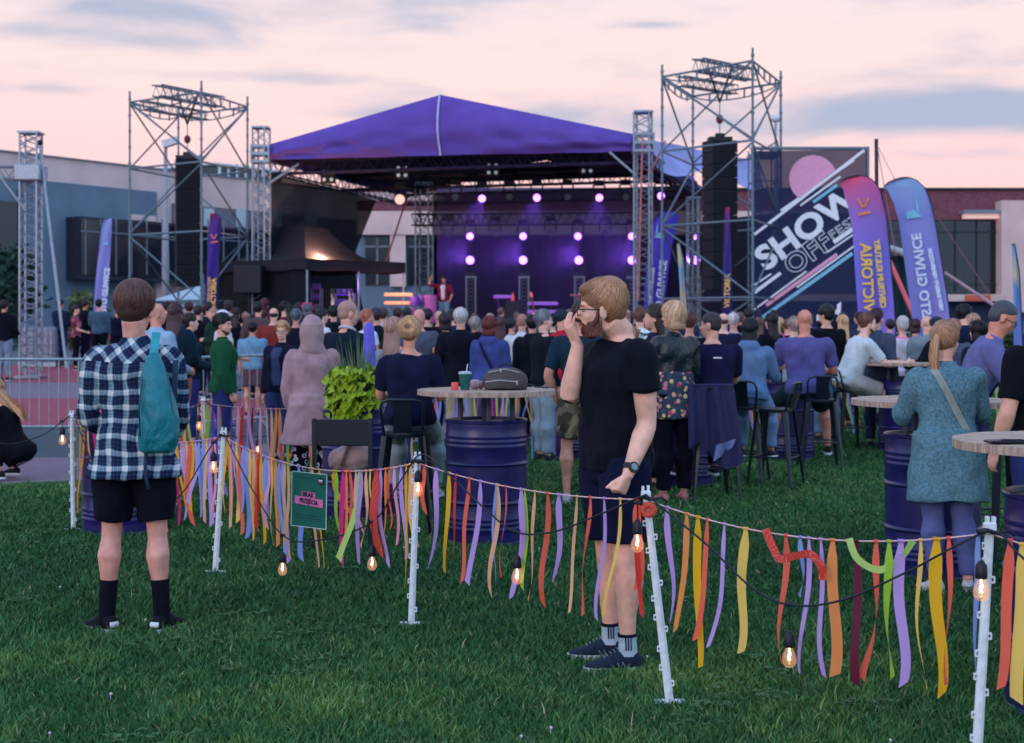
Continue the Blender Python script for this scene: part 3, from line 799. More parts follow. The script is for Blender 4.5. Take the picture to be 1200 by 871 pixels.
# ================================================================ left lattice gantry
gt = empty('lattice_gantry', (XY(36,34)[0], 34, G(34)), 'grey aluminium lattice gantry standing at the left by the running track', 'gantry')
m = MB(); x, y = XY(36,34); truss(m, (x,y,G(34)), (x,y,P(0,157,34).z), .40, 22, .028, .013, 5); m.box((x,y,G(34)+.04),(.6,.6,.05)); m.box((x,y,P(0,156,34).z),(.5,.5,.05)); m.build('mast', alu, gt)
m = MB(); z = P(0,203,34).z; truss(m, (x-8,y,z), (x-.2,y,z), .3, 18, .028, .012, 5, side=(0,0,1)); m.build('cross_beam', alu, gt)
m = MB(); m.bbox((x,y,z), (.62,.62,.4), .03); m.build('sleeve', alu, gt)
m = MB(); m.tube([P(0,207,33.7), P(30,247,33.8)], .035, 6); m.tube([P(47,172,34), P(78,432,33)], .035, 6); m.build('brace', alu, gt)
m = MB(); m.ell(P(47,167,34), .07, 8, 6); m.tube([P(40,165,34), P(47,167,34)], .015, 5); m.build('hook', black_m, gt)

# water tank and white car behind the left group
tk = empty('water_tank', (XY(50,40)[0], 40, G(40)), 'white caged water tank beside the foot of the gantry', 'water tank')
m = MB(); m.bbox((XY(50,40)[0],40,G(40)+.62), (.95,.95,.95), .06); m.build('tank', mat('tank_plastic', C(140,140,156), rough=.4), tk)
m = MB(); x = XY(50,40)[0]
for k in range(6):
    for z in (0,): m.tube([(x-.5+k*.2,39.5,G(40)+.1), (x-.5+k*.2,39.5,G(40)+1.12)], .012, 4)
for k in range(5): m.tube([(x-.5,39.5,G(40)+.14+k*.24), (x+.5,39.5,G(40)+.14+k*.24)], .012, 4)
m.box((x,40,G(40)+.07), (1.05,1.05,.12)); m.build('cage', alu, tk)

# ================================================================ lamp post behind left tower
lp = empty('floodlight_mast', (XY(194,62)[0], 62, G(62)), 'slim floodlight mast seen through the left scaffold tower', 'lamp post')
m = MB(); x = XY(194,62)[0]; m.tube([(x,62,G(62)), (x,62,4.5), (x,62,P(0,171,62).z)], [.17,.15,.07], 10); m.build('pole', mat('mast_grey', C(150,150,160)), lp, smooth=True)
m = MB(); m.box((x+.25,61.9,P(0,167,62).z), (.7,.4,.3), rot=Matrix.Rotation(R(-18),3,'Y')); m.build('lamp_head', mat('mast_head', C(210,206,214)), lp)
m = MB(); x = XY(909,60)[0]
lp = empty('floodlight_mast', (x, 60, G(60)), 'slim floodlight mast rising behind the big banner', 'lamp post')
m.tube([(x,60,G(60)), (x,60,P(0,140,60).z)], [.12,.05], 8); m.build('pole', MATS['mast_grey'], lp, smooth=True)
m = MB(); m.ell((x,60,P(0,139,60).z), (.3,.2,.16), 10, 6); m.build('lamp_head', MATS['mast_head'], lp)

# ================================================================ black gazebo at stage left
gz = empty('gazebo', (XY(360,44.6)[0], 44.6, G(45)), 'black pop-up gazebo lit warm from inside beside the stage', 'gazebo')
gA, gB, gC = P(360,303,44.6), P(475,301,47.5), P(236,301,47.5)
gD = Vector((gB.x+gC.x-gA.x, gB.y+gC.y-gA.y, gA.z)); ctr = (gB+gC)/2
gB.z = gC.z = gA.z
pk = Vector((ctr.x, ctr.y, P(0,264,ctr.y).z))
cs_ = [gA, gB, gD, gC]
cm = bpy.data.materials.new('gazebo_canvas'); cm.use_nodes = True; N = cm.node_tree.nodes; L = cm.node_tree.links
b = N['Principled BSDF']; b.inputs['Base Color'].default_value = C(14,13,34); b.inputs['Roughness'].default_value = .8
tl = N.new('ShaderNodeBsdfTranslucent'); tl.inputs[0].default_value = C(170,120,90); ms = N.new('ShaderNodeMixShader'); ms.inputs[0].default_value = .055
L.new(b.outputs[0], ms.inputs[1]); L.new(tl.outputs[0], ms.inputs[2]); L.new(ms.outputs[0], N['Material Output'].inputs[0])
m = MB()
for i in range(4):
    a, b_ = cs_[i], cs_[(i+1)%4]
    pa, pb = pk.lerp(a, .22), pk.lerp(b_, .22); pa.z = pb.z = pk.z-.1
    m.grid(lambda u, v: (pa.lerp(pb, u)).lerp(a.lerp(b_, u), v)+Vector((0,0,-.45*math.sin(v*math.pi)*(1))), 10, 10)
    m.grid(lambda u, v: a.lerp(b_, u)-Vector((0,0,.36*v+.03*math.sin(u*12)*v)), 10, 2)
m.add([pk+Vector((0,0,.1))]+[Vector((*pk.lerp(c, .22).xy, pk.z-.1)) for c in cs_], [(0,1,2),(0,2,3),(0,3,4),(0,4,1)])
m.build('canopy', cm, gz, smooth='auto')
for c in (gA, gA.lerp(gB,.52), gB, gC):
    m = MB(); c2 = c+(ctr-c)*.02; m.tube([(c2.x,c2.y,G(46)), (c2.x,c2.y,c.z)], .035, 6); m.build('leg', alu, gz)
m = MB(); m.grid(lambda u, v: Vector((*gA.lerp(gC,u).xy, G(46)+v*(gA.z-.3-G(46))))+Vector((.1,.1+.05*math.sin(u*30),0)), 30, 1); m.build('side_wall', MATS['black_cloth'], gz)
ld = bpy.data.lights.new('gazebo_lamp', 'POINT'); ld.energy = 380; ld.color = (1,.5,.25); ld.shadow_soft_size = .15
lo = bpy.data.objects.new('gazebo_lamp', ld); col.objects.link(lo); lo.location = P(378,298,46.1)
# shelves with equipment beneath
def rack(px, py0, py1, d, wpx, label, colr, lit):
    p0 = P(px, py1, d); w_ = wpx*d/F; z1 = P(px, py0, d).z
    root = empty('equipment_rack', (p0.x, d, G(d)), label, 'equipment rack')
    m = MB()
    for s in (-1,1):
        for t in (-.25,.25): m.tube([(p0.x+s*w_/2, d+t, G(d)), (p0.x+s*w_/2, d+t, z1)], .025, 5)
    m.build('frame', alu, root)
    for k in range(4):
        z = z1-.05-k*.33
        m = MB(); m.box((p0.x,d,z), (w_,.5,.03)); sh = m.build('shelf', mat(label[:8]+'_shelf', colr), root)
        m = MB()
        for q in range(3): m.bbox((p0.x-w_*.3+q*w_*.3,d-.05,z+.11), (w_*.24,.36,.17), .01)
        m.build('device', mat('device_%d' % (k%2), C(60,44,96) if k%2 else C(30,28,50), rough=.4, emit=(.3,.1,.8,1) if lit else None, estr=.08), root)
rack(371, 338, 400, 46.8, 11, 'equipment rack under the gazebo beside its front leg', C(70,50,120), True)
rack(404, 344, 400, 46.5, 22, 'wide violet lit mixing rack under the gazebo roof', C(110,60,190), True)
ld = bpy.data.lights.new('rack_glow', 'POINT'); ld.energy = 22; ld.color = (.5,.2,1); ld.shadow_soft_size = .1
lo = bpy.data.objects.new('rack_glow', ld); col.objects.link(lo); lo.location = P(400,333,45.8)

# white marquee behind left tower
wt = empty('marquee', (XY(228,54)[0], 54, G(54)), 'white marquee roof behind the left scaffold tower', 'tent')
m = MB(); a, b_ = P(178,352,53), P(272,350,53); c, d_ = a+Vector((0,5,0)), b_+Vector((0,5,0)); apx = P(262,326,55.5)
m.add([a,b_,d_,c,apx], [(0,1,4),(1,2,4),(2,3,4),(3,0,4)]); m.build('roof', mat('white_canvas', C(170,190,204), rough=.7, var=.05), wt)
m = MB(); m.slab([a,b_,b_-Vector((0,0,1.4)),a-Vector((0,0,1.4))], (0,.03,0)); m.build('side_wall', mat('white_canvas2', C(150,172,196), rough=.8), wt)
for v in (a,b_,c,d_):
    m = MB(); m.tube([v, (v.x,v.y,G(54))], .04, 6); m.build('leg', alu, wt)

# ================================================================ stage equipment
def tbox(name, px, py, d, size, m, label, cat):
    p = P(px, py, d); b = MB(); b.bbox(p, size, .01); return tag(b.build(name, m), label, cat)
warm_key = mat('key_lit_orange', C(230,150,110), rough=.4, emit=(1,.45,.25,1), estr=.5)  # warm light falling on the keyboard is put into colour and emission
vio_key = mat('key_lit_violet', C(150,80,210), rough=.4, emit=(.5,.15,1,1), estr=.25)  # violet light on these keyboards is likewise part of the material
def keyboard_stand(px, py, d, w_, tiers, m1, label):
    p = P(px, py, d); root = empty('keyboard', (p.x, p.y, 1.2), label, 'keyboard')
    for k in range(tiers):
        m = MB(); m.bbox(p+Vector((0,0,-.28*k)), (w_,.36,.1), .015); m.build('keyboard_body', m1, root)
        m = MB()
        for q in range(26): m.box(p+Vector((-w_*.45+q*w_*.9/25, -.1, -.28*k+.056)), (w_*.03,.14,.012))
        m.build('keys', blind_m, root)
    m = MB()
    for s in (-1,1):
        m.tube([p+Vector((s*w_*.3,.1,-.28*tiers+.2)), (p.x-s*w_*.25, p.y+.1, 1.22)], .022, 6)
    m.tube([(p.x-w_*.3,p.y-.1,1.22),(p.x-w_*.3,p.y+.35,1.22)], .022, 6); m.tube([(p.x+w_*.3,p.y-.1,1.22),(p.x+w_*.3,p.y+.35,1.22)], .022, 6)
    m.build('stand', mat('stand_violet', C(110,70,170), rough=.4, metal=.3), root)
keyboard_stand(467, 345.5, 47.6, .95, 2, warm_key, 'two tier keyboard in warm orange light at stage left')
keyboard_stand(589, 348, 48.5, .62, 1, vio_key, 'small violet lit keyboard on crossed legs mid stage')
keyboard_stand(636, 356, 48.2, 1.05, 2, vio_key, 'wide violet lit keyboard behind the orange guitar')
def drum(px, py, d, r, h, m1, label):
    p = P(px, py, d); root = empty('drum', (p.x, p.y, 1.2), label, 'drum', 'drums and cases by the singer')
    m = MB(); m.lathe([(r*.98,-h/2),(r,-h/2+.01),(r,h/2-.01),(r*.98,h/2)], p, 20); m.build('shell', m1, root, smooth='auto')
    m = MB(); m.tube([p-Vector((0,0,h/2)), (p.x,p.y,1.2)], .02, 5)
    for s in range(3): m.tube([(p.x,p.y,1.45), (p.x+.25*math.cos(s*2.1),p.y+.25*math.sin(s*2.1),1.21)], .012, 5)
    m.build('stand', alu, root)
pk_m = mat('drum_lit_pink', C(170,80,150), rough=.4, emit=(.9,.2,.6,1), estr=.06); pu_m = mat('drum_violet', C(130,80,190), rough=.4)  # pink stage light is put into the drum colour and emission
drum(486, 353, 47.3, .17, .3, pu_m, 'violet floor drum right of the orange lit keyboard')
drum(494, 352, 47.9, .19, .36, pu_m, 'violet drum between the pink lit drum and keyboard')
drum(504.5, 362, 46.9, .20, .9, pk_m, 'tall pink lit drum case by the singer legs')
drum(481, 366, 46.9, .2, .3, pk_m, 'low pink lit drum under the orange lit keyboard')
gs = empty('guitar', P(629,386,46.2), 'orange bodied acoustic guitar upright on a stand on stage', 'guitar')
p = P(627.5,374,46.2)
m = MB(); Mx = Matrix.Rotation(R(-10),3,'Y')
def gout(n=28):
    o_ = []
    for k in range(n):
        a = 2*math.pi*k/n; yy = math.cos(a); rr_ = .17*(1-.22*math.exp(-((yy-.15)/.35)**2))*(1-.18*max(yy,0))
        o_.append(Vector((math.sin(a)*rr_, 0, yy*.24)))
    return o_
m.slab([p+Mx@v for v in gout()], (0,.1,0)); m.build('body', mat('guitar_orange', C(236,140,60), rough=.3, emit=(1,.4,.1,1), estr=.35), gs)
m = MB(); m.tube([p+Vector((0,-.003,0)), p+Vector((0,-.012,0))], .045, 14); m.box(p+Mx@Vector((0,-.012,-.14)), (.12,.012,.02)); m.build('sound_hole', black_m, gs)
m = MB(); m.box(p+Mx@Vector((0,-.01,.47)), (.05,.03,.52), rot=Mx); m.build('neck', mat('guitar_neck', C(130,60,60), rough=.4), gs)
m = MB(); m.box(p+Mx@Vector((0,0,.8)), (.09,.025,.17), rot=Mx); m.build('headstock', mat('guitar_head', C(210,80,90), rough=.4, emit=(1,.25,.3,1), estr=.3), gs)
m = MB(); m.tube([p-Vector((0,-.12,.2)), (p.x-.2,p.y+.1,1.22)], .015, 5); m.tube([p-Vector((0,-.12,.2)), (p.x+.2,p.y+.1,1.22)], .015, 5); m.build('stand', black_m, gs)
ld = bpy.data.lights.new('keyboard_lamp', 'POINT'); ld.energy = 22; ld.color = (1,.45,.25); ld.shadow_soft_size = .05
lo = bpy.data.objects.new('keyboard_lamp', ld); col.objects.link(lo); lo.location = P(468,337,46.9)
# small stage items
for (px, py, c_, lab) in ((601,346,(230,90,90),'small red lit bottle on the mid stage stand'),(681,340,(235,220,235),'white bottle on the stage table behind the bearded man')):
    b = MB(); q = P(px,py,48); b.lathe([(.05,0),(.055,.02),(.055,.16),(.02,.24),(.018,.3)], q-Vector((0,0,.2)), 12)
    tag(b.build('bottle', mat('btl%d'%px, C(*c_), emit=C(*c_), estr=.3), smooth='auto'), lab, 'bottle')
b = MB(); q = P(678,368,47); b.box(q, (.12,.12,1.2)); b.box(q+Vector((-.05,0,.62)), (.45,.4,.06)); b.box(q-Vector((0,0,.62)),(.4,.4,.05))
tag(b.build('lectern', mat('wood_rose', C(170,110,120))), 'wooden post table on the stage behind the bearded man', 'lectern')
b = MB(); q = P(724,350,48); b.bbox(q, (.75,.6,1.3), .03); b.build
tag(b.build('bass_cabinet', black_m), 'large black amplifier cabinet on stage left of the right tower', 'speaker')
b = MB(); q = P(601,358,48.3); b.bbox(q-Vector((0,0,.3)), (.55,.5,1.0), .03); tag(b.build('amplifier', black_m), 'black amplifier cabinet on stage under the red bottle', 'speaker')
b = MB(); q = P(292,328,45.5); b.bbox(q, (.9,.7,.9), .04); b.tube([q-Vector((0,0,.4)), (q.x,q.y,G(45))], .04, 6)
tag(b.build('subwoofer', black_m), 'black speaker box at the foot of the left stage tower', 'speaker')

# stay cables near banner
b = MB(); b.tube([P(1027,163,44), P(1029,400,44)], .06, 8); tag(b.build('flag_pole', mat('pole_dark', C(40,52,66))), 'dark bare pole rising between banner and blue feather flag', 'pole')
for i, (a, c_, r_, cc, lab) in enumerate((((1028,170,44),(1050,300,40),.012,(150,90,110),'thin red stay rope falling from the dark pole'),((1028,170,44),(1075,262,40),.01,(150,110,120),'thin grey stay rope falling from the dark pole'),
        ((1037,293,40),(1072,372,36),.06,(214,86,92),'thick red strap slanting between the two feather flags'),((1108,320,44),(1192,376,36),.05,(176,136,150),'pale slanting strap right of the blue feather flag'),((1100,256,46),(1160,345,42),.018,(120,60,80),'dark red rope across the big windows'),((478,228,50),(448,320,47),.03,(120,60,60),'dark red cable slanting from the stage roof to the gazebo'))):
    b = MB(); b.tube([P(*a), P(*c_)], r_, 6); tag(b.build('stay_rope', mat('rope%d'%i, C(*cc))), lab, 'rope')
# teal hoarding cloth with white gathered top between banner and flags
b = MB(); a, c_ = P(1010,300,45), P(1080,300,44)
b.grid(lambda u, v: a.lerp(c_, u)+Vector((0,.08*math.sin(u*40),-(0.0+4.3*v))), 50, 4)
hd = tag(b.build('hoarding_cloth', mat('teal_cloth', C(30,62,72), rough=.9, bump=.2, bscale=5), smooth=True), 'dark teal hanging cloth between banner and blue flag', 'hoarding')
b = MB(); b.tube([P(1030,289,44.5), P(1045,292,44.3), P(1062,298,44.2), P(1076,290,44)], [.1,.16,.2,.1], 10, asp=.7); b.build('gathered_top', mat('white_gather', C(190,190,190)), hd, smooth=True)
# ================================================================ big banner
DB = 41.0
ban_m = scrim('banner_mesh', C(24,38,80), .70)
bn = empty('festival_banner', (P(950,0,DB).x, DB, G(DB)), 'huge navy banner with pink circle, slanting stripes and festival name', 'banner')
b = MB(); b.slab([P(884,430,DB), P(1016,430,DB), P(1016,175.5,DB), P(884,177,DB)], (0,.02,0)); b.build('cloth', ban_m, bn)
b = MB(); b.tube([P(883,440,DB+.06), P(883,172,DB+.06)], .05, 6); b.tube([P(1017,440,DB+.06), P(1017,172,DB+.06)], .05, 6); b.tube([P(883,174,DB+.06), P(1017,174,DB+.06)], .05, 6); b.build('frame', steel, bn)
white_p = mat('print_white', C(226,230,240), rough=.7, var=.04); pink_p = mat('print_pink', C(226,158,190), rough=.7, var=.05); cyan_p = mat('print_cyan', C(126,190,218), rough=.7, var=.04)
def lineA(x): return 275+(x-884)*(176-275)/(1013-884)
b = MB(); cx, cy, r = 953, 210, 28; pts = []
for k in range(80):
    a = 2*math.pi*k/80; x, y = cx+r*math.cos(a), cy+r*math.sin(a)
    if y > lineA(x)-1.5: y = None
    if y is not None: pts.append((x, y))
pts = sorted(pts, key=lambda q: math.atan2(q[1]-(cy-14), q[0]-(cx-8)))
b.slab([P(x, y, DB-.012) for x, y in pts], (0,.006,0)); b.build('pink_disc', pink_p, bn)
def bar(x0, y0, x1, y1, w_, m, off):
    a = Vector((x0,y0)); c = Vector((x1,y1)); t = (c-a).normalized(); n = Vector((-t.y, t.x))*w_/2
    q = MB(); q.slab([P(v.x, v.y, DB-off) for v in (a-n, c-n, c+n, a+n)], (0,.006,0)); q.build('stripe', m, bn)
bars = [(884,275,1013,176,3.2,white_p),(915,247,1001,187.5,2.6,white_p),(938,241,985,207,2.2,white_p),(953,237,981,217,3.4,cyan_p),
 (977,284,1003,266,5,white_p),(969,296,1003,273,1.8,white_p),(884,334,904,321,2,white_p),(884,343,915,320,4,white_p),(884,363,945,318,2,white_p),
 (898,358,981,298,4,pink_p),(934,337,1003,287,2,white_p),(891,374,999,297,4,cyan_p)]
for k, q in enumerate(bars): bar(*q, .010+.0015*(k % 4))
ang = math.atan2(70, 97); xd = Vector((math.cos(ang),0,math.sin(ang))); yd = Vector((-math.sin(ang),0,math.cos(ang)))
def btext(s, px, py, cap_px, outline=None, bold=0.0, sx=1.0, **k):
    size = cap_px*DB/F/.70
    M = frame(P(px, py, DB-.03), xd, yd) @ Matrix.Diagonal((sx,1,1,1))
    return text(s, size, white_p, bn, M, extrude=.006, outline=outline, bold=bold, **k)
btext('SHOW', 946, 268, 27, bold=.035, sx=1.14, spacing=1.04)
btext('OFF', 947, 298, 22, outline=.013, bold=.02, sx=1.05, spacing=1.05)
btext('FEST', 989, 266, 10, outline=.008, sx=1.3, spacing=1.12)
btext('Y', 984, 368, 17, bold=.03)
b = MB(); b.slab([P(x,y,DB-.02) for x,y in ((957,369),(963,369),(963,376),(957,376))], (0,.006,0)); b.build('stripe', white_p, bn)

# ================================================================ feather flags
def flag_mat(name, stops, z0, z1):
    m = mat(name, rough=.6, var=0, spec=.3); N = m.node_tree.nodes; L = m.node_tree.links; b = N['Principled BSDF']
    tc = N.new('ShaderNodeTexCoord'); sp = N.new('ShaderNodeSeparateXYZ'); L.new(tc.outputs['Object'], sp.inputs[0])
    nz = N.new('ShaderNodeTexNoise'); nz.inputs['Scale'].default_value = 1.6; L.new(tc.outputs['Object'], nz.inputs['Vector'])
    ma = N.new('ShaderNodeMath'); ma.operation = 'MULTIPLY_ADD'; L.new(nz.outputs['Fac'], ma.inputs[0]); ma.inputs[1].default_value = .9; L.new(sp.outputs[2], ma.inputs[2])
    mr = N.new('ShaderNodeMapRange'); mr.inputs['From Min'].default_value = z0+.45; mr.inputs['From Max'].default_value = z1+.45; L.new(ma.outputs[0], mr.inputs[0])
    r = N.new('ShaderNodeValToRGB'); L.new(mr.outputs[0], r.inputs[0]); e = r.color_ramp.elements
    e[0].color = stops[0][1]; e[0].position = stops[0][0]; e[1].color = stops[-1][1]; e[1].position = stops[-1][0]
    for p_, c_ in stops[1:-1]: q = e.new(p_); q.color = c_
    L.new(r.outputs[0], b.inputs['Base Color'])
    tl = N.new('ShaderNodeBsdfTranslucent'); L.new(r.outputs[0], tl.inputs[0]); ms = N.new('ShaderNodeMixShader'); ms.inputs[0].default_value = .22
    L.new(b.outputs[0], ms.inputs[1]); L.new(tl.outputs[0], ms.inputs[2]); L.new(ms.outputs[0], N['Material Output'].inputs[0])
    return m
blue_stops = [(0, C(160,152,226)), (.7, C(156,154,228)), (1, C(146,184,228))]
vic_stops = [(0, C(146,120,230)), (.45, C(132,128,232)), (.7, C(160,122,216)), (.9, C(214,104,170)), (1, C(244,92,124))]
gold = mat('print_gold', C(240,190,90), rough=.6, var=.05); pale_p = mat('print_pale', C(214,224,246), rough=.6, var=.04)
def feather(label, d, left, right, pole_side, m, arc=None, main=None, sec=None, mirror=False, colr=None, size=.5, sec_size=.22, rows=30, logo=None, thick=.012):
    "left/right: (px,py) edge polylines top->bottom; the cloth hangs between them on a bent pole"
    def at(poly, y):
        if y <= poly[0][1]: return poly[0][0]
        for (x0,y0),(x1,y1) in zip(poly, poly[1:]):
            if y <= y1: return x0+(x1-x0)*(y-y0)/(y1-y0+1e-9)
        return poly[-1][0]
    if arc:
        pk_ = min(range(len(arc)), key=lambda i: arc[i][1]); left = list(reversed(arc[:pk_+1]))+left; right = arc[pk_:]+right
    ytop = min(left[0][1], right[0][1]); ybot = max(left[-1][1], right[-1][1])
    bx = at(right if pole_side > 0 else left, ybot)
    root = empty('feather_flag', (P(bx,0,d).x, d, G(d)), label, 'flag', 'feather flags around the stage and lawn')
    c = MB(); ny = 44; nxx = 6
    for side in (0, 1):
        c.grid(lambda u, v: (lambda y: P(at(left,y)+(at(right,y)-at(left,y))*v, y, d+.05*math.sin(v*5+u*6)+(thick if side else 0)))(ytop+(ybot-ytop)*u**1.7), ny, nxx)
    cl = c.build('cloth', m, root, smooth=True)
    pl = MB(); ed = right if pole_side > 0 else left; other = left if pole_side > 0 else right
    pts = [P(ax_, ay_-.5, d) for ax_, ay_ in arc] if arc else [P(other[0][0], other[0][1]-.5, d)]
    n = 26
    for k in range(n+1):
        y0_ = arc[-1][1] if arc else ed[0][1]; y = y0_+(ybot-y0_)*k/n; pts.append(P(at(ed, y)+.6*pole_side, y, d))
    pts.append(Vector((pts[-1].x, d, G(d)+.02)))
    pl.tube(pts, .013, 6); pl.tube([Vector((pts[-1].x, d, G(d))), Vector((pts[-1].x, d, G(d)+.5))], .022, 6)
    pl.box((pts[-1].x, d, G(d)+.03), (.5,.06,.05)); pl.box((pts[-1].x, d, G(d)+.035), (.06,.5,.05)); pl.build('pole', mat('flag_pole_dark', C(36,36,66)), root)
    for s, (x0,y0), (x1,y1), cap, mm, sq in ((main or []) + (sec or [])):
        a, e_ = P(x0,y0,d-.09), P(x1,y1,d-.09); up = (e_-a).normalized(); yv = Vector((-1,0,0)) if not mirror else Vector((1,0,0))
        yv = (yv-up*yv.dot(up)).normalized(); z = up.cross(yv)
        M = Matrix.Identity(4); ce = (a+e_)/2
        for i in range(3): M[i][0]=up[i]; M[i][1]=yv[i]; M[i][2]=z[i]; M[i][3]=ce[i]
        M = M @ Matrix.Diagonal((sq,1,1,1))
        text(s, cap*d/F/.70, mm, cl, M, extrude=.003, bold=.008)
    if logo: logo(cl, d)
    return root
def castle(x, y, s, mirror=1, m=None):
    "three towered roofline with a tall mast triangle"
    def f(cl, d):
        q = MB(); sh = [(-1,0),(-1.1,-1.0),(-.8,-.85),(-.7,-1.3),(-.4,-1.0),(-.25,-1.4),(0,-1.05),(.2,-1.3),(.4,-.75),(.9,-.45),(.9,-.3)]
        q.slab([P(x+a*s*mirror, y+b_*s, d-.085) for a, b_ in sh], (0,.005,0))
        q.slab([P(x+a*s*mirror, y+b_*s, d-.086) for a, b_ in ((.2,-1.35),(.15,-3.4),(.7,-.7))], (0,.005,0))
        q.build('emblem', m or cyan_p, cl)
    return f
def vlogo(x, y, s, d0=None):
    def f(cl, d):
        q = MB(); 
        for (a, b_) in (((-1,-1.6),(0,0)),((1,-1.7),(.2,0))):
            t = Vector((b_[0]-a[0], b_[1]-a[1])).normalized(); n = Vector((-t.y,t.x))*.2
            q.slab([P(x+(v[0]+k*n.x)*s, y+(v[1]+k*n.y)*s, d-.085) for v, k in ((a,1),(b_,1),(b_,-1),(a,-1))], (0,.005,0))
        q.slab([P(x+a*s, y+b_*s, d-.085) for a, b_ in ((-1.0,1.1),(1.4,.6),(1.4,1.1),(-.9,1.55))], (0,.005,0))
        q.build('emblem', mat('print_orange', C(230,130,90), var=.1), cl)
    return f
fm_v = flag_mat('flag_victoria', vic_stops, -1, 4.2)
def zf_(d, y): return CAMH-(y-HY)*d/F
f1 = feather('violet and magenta feather flag with mirrored gold lettering in front of the banner', 27,
 [(988,222),(993,240),(999,270),(1003,330),(1008,402),(1012,445)], [(1033,228),(1038,250),(1042,290),(1047,350),(1052,445)], 1,
 flag_mat('flag_v1', vic_stops, zf_(27,400), zf_(27,208)), arc=[(984.5,214),(989,210.5),(996,207.8),(1003,206.4),(1008,206),(1013,206.8),(1021,210.5),(1028,218)],
 main=[('VICTORIA', (1019,379), (1013,272), 12.5, gold, 1.0)], sec=[('CENTRUM KULTURY', (1036,372), (1026,270), 6.5, gold, .92)], mirror=True, logo=vlogo(1011.5,243,6.5))
f2 = feather('blue feather flag with mirrored white city name, right of the magenta one', 28,
 [(1041,224),(1048,240),(1054,262),(1059,300),(1069,372),(1080,450)], [(1090,235),(1096,262),(1102,300),(1110,350),(1122,450)], 1,
 flag_mat('flag_b1', blue_stops, zf_(28,400), zf_(28,208)), arc=[(1036,219),(1041,214.5),(1049,210.8),(1057,208.8),(1062,208.4),(1068,209.4),(1075,212.5),(1083,220)],
 main=[('MIASTO GLIWICE', (1090,402), (1072,268), 11, pale_p, 1.0)], sec=[('NEW ENERGY GENERATION', (1106,375), (1087,280), 4.2, pale_p, .95)], mirror=True, logo=castle(1072,257,9))
f3 = feather('narrow blue feather flag turned almost edge-on by the hall', 40,
 [(121.5,257),(118,272),(115,300),(111,340),(107,400)], [(131,256),(131,266),(129,300),(126,340),(121,400)], -1,
 flag_mat('flag_b2', blue_stops, zf_(40,400), zf_(40,257)),
 main=[('MIASTO GLIWICE', (119,393), (127,301), 6.2, pale_p, .95)], logo=castle(124.5,288,3.2))
f4 = feather('narrow dark violet feather flag with gold lettering inside the left scaffold', 42,
 [(246,256),(244,270),(243,300),(241,340),(239,400)], [(252,250),(258.5,254),(258,275),(256,300),(255,340),(253,400)], 1,
 flag_mat('flag_v2', [(0,C(60,44,130)),(.6,C(70,44,150)),(.86,C(96,40,130)),(.93,C(226,50,70)),(1,C(236,50,60))], zf_(42,400), zf_(42,250)),
 main=[('VICTORIA', (249,386), (251.5,302), 5.6, gold, .98)], sec=[('CENTRUM KULTURY', (243.5,384), (246,302), 3, mat('print_rose', C(206,150,130)), .92)], logo=vlogo(250.5,280,3.4))
f5 = feather('wide violet blue feather flag with white city name by the right stage tower', 45.8,
 [(761,280),(758,310),(755,350),(752,410)], [(791,272),(787,290),(783,320),(778,360),(774,410)], -1,
 flag_mat('flag_b3', [(0,C(84,72,200)),(1,C(84,72,206))], zf_(46,400), zf_(46,247)), arc=[(763.5,266),(767,257),(772,250.5),(778,247.5),(785,247.5),(791,249.5),(796,252.5)],
 main=[('MIASTO GLIWICE', (768,402), (779,296), 8, pale_p, .98)], sec=[('NEW ENERGY GENERATION', (759.5,380), (767,302), 3.2, pale_p, .92)], logo=castle(772,280,6,-1))
f6 = feather('thin pale blue feather flag leaning before the inner right tower', 39,
 [(793,286),(795,310),(797,340),(799,400)], [(796,285),(801,305),(803,340),(808,400)], 1,
 flag_mat('flag_c1', [(0,C(130,176,214)),(.35,C(214,196,170)),(.55,C(120,176,206)),(.75,C(206,200,160)),(1,C(110,170,204))], zf_(39,400), zf_(39,285)))
f7 = feather('thin dark violet feather flag with gold lettering beside the right speaker column', 40,
 [(850,243),(849,270),(848,300),(847,340),(846,400)], [(855,243),(856,270),(857,300),(858,340),(858,400)], -1,
 flag_mat('flag_v3', [(0,C(60,50,130)),(.6,C(66,50,140)),(.8,C(120,60,150)),(.92,C(230,60,90)),(1,C(236,60,90))], zf_(40,400), zf_(40,243)),
 main=[('VICTORIA', (852,382), (853,300), 6.2, gold, .98)])
f8 = feather('thin pale blue feather flag before the concrete pier at far right', 26,
 [(1186,287),(1187,320),(1188,360),(1188,430)], [(1188.5,286),(1194,318),(1196,360),(1199,430)], 1,
 flag_mat('flag_c2', [(0,C(140,150,226)),(.45,C(120,160,226)),(.62,C(110,160,220)),(.74,C(220,206,180)),(.88,C(130,180,226)),(1,C(120,170,220))], zf_(26,430), zf_(26,287)))

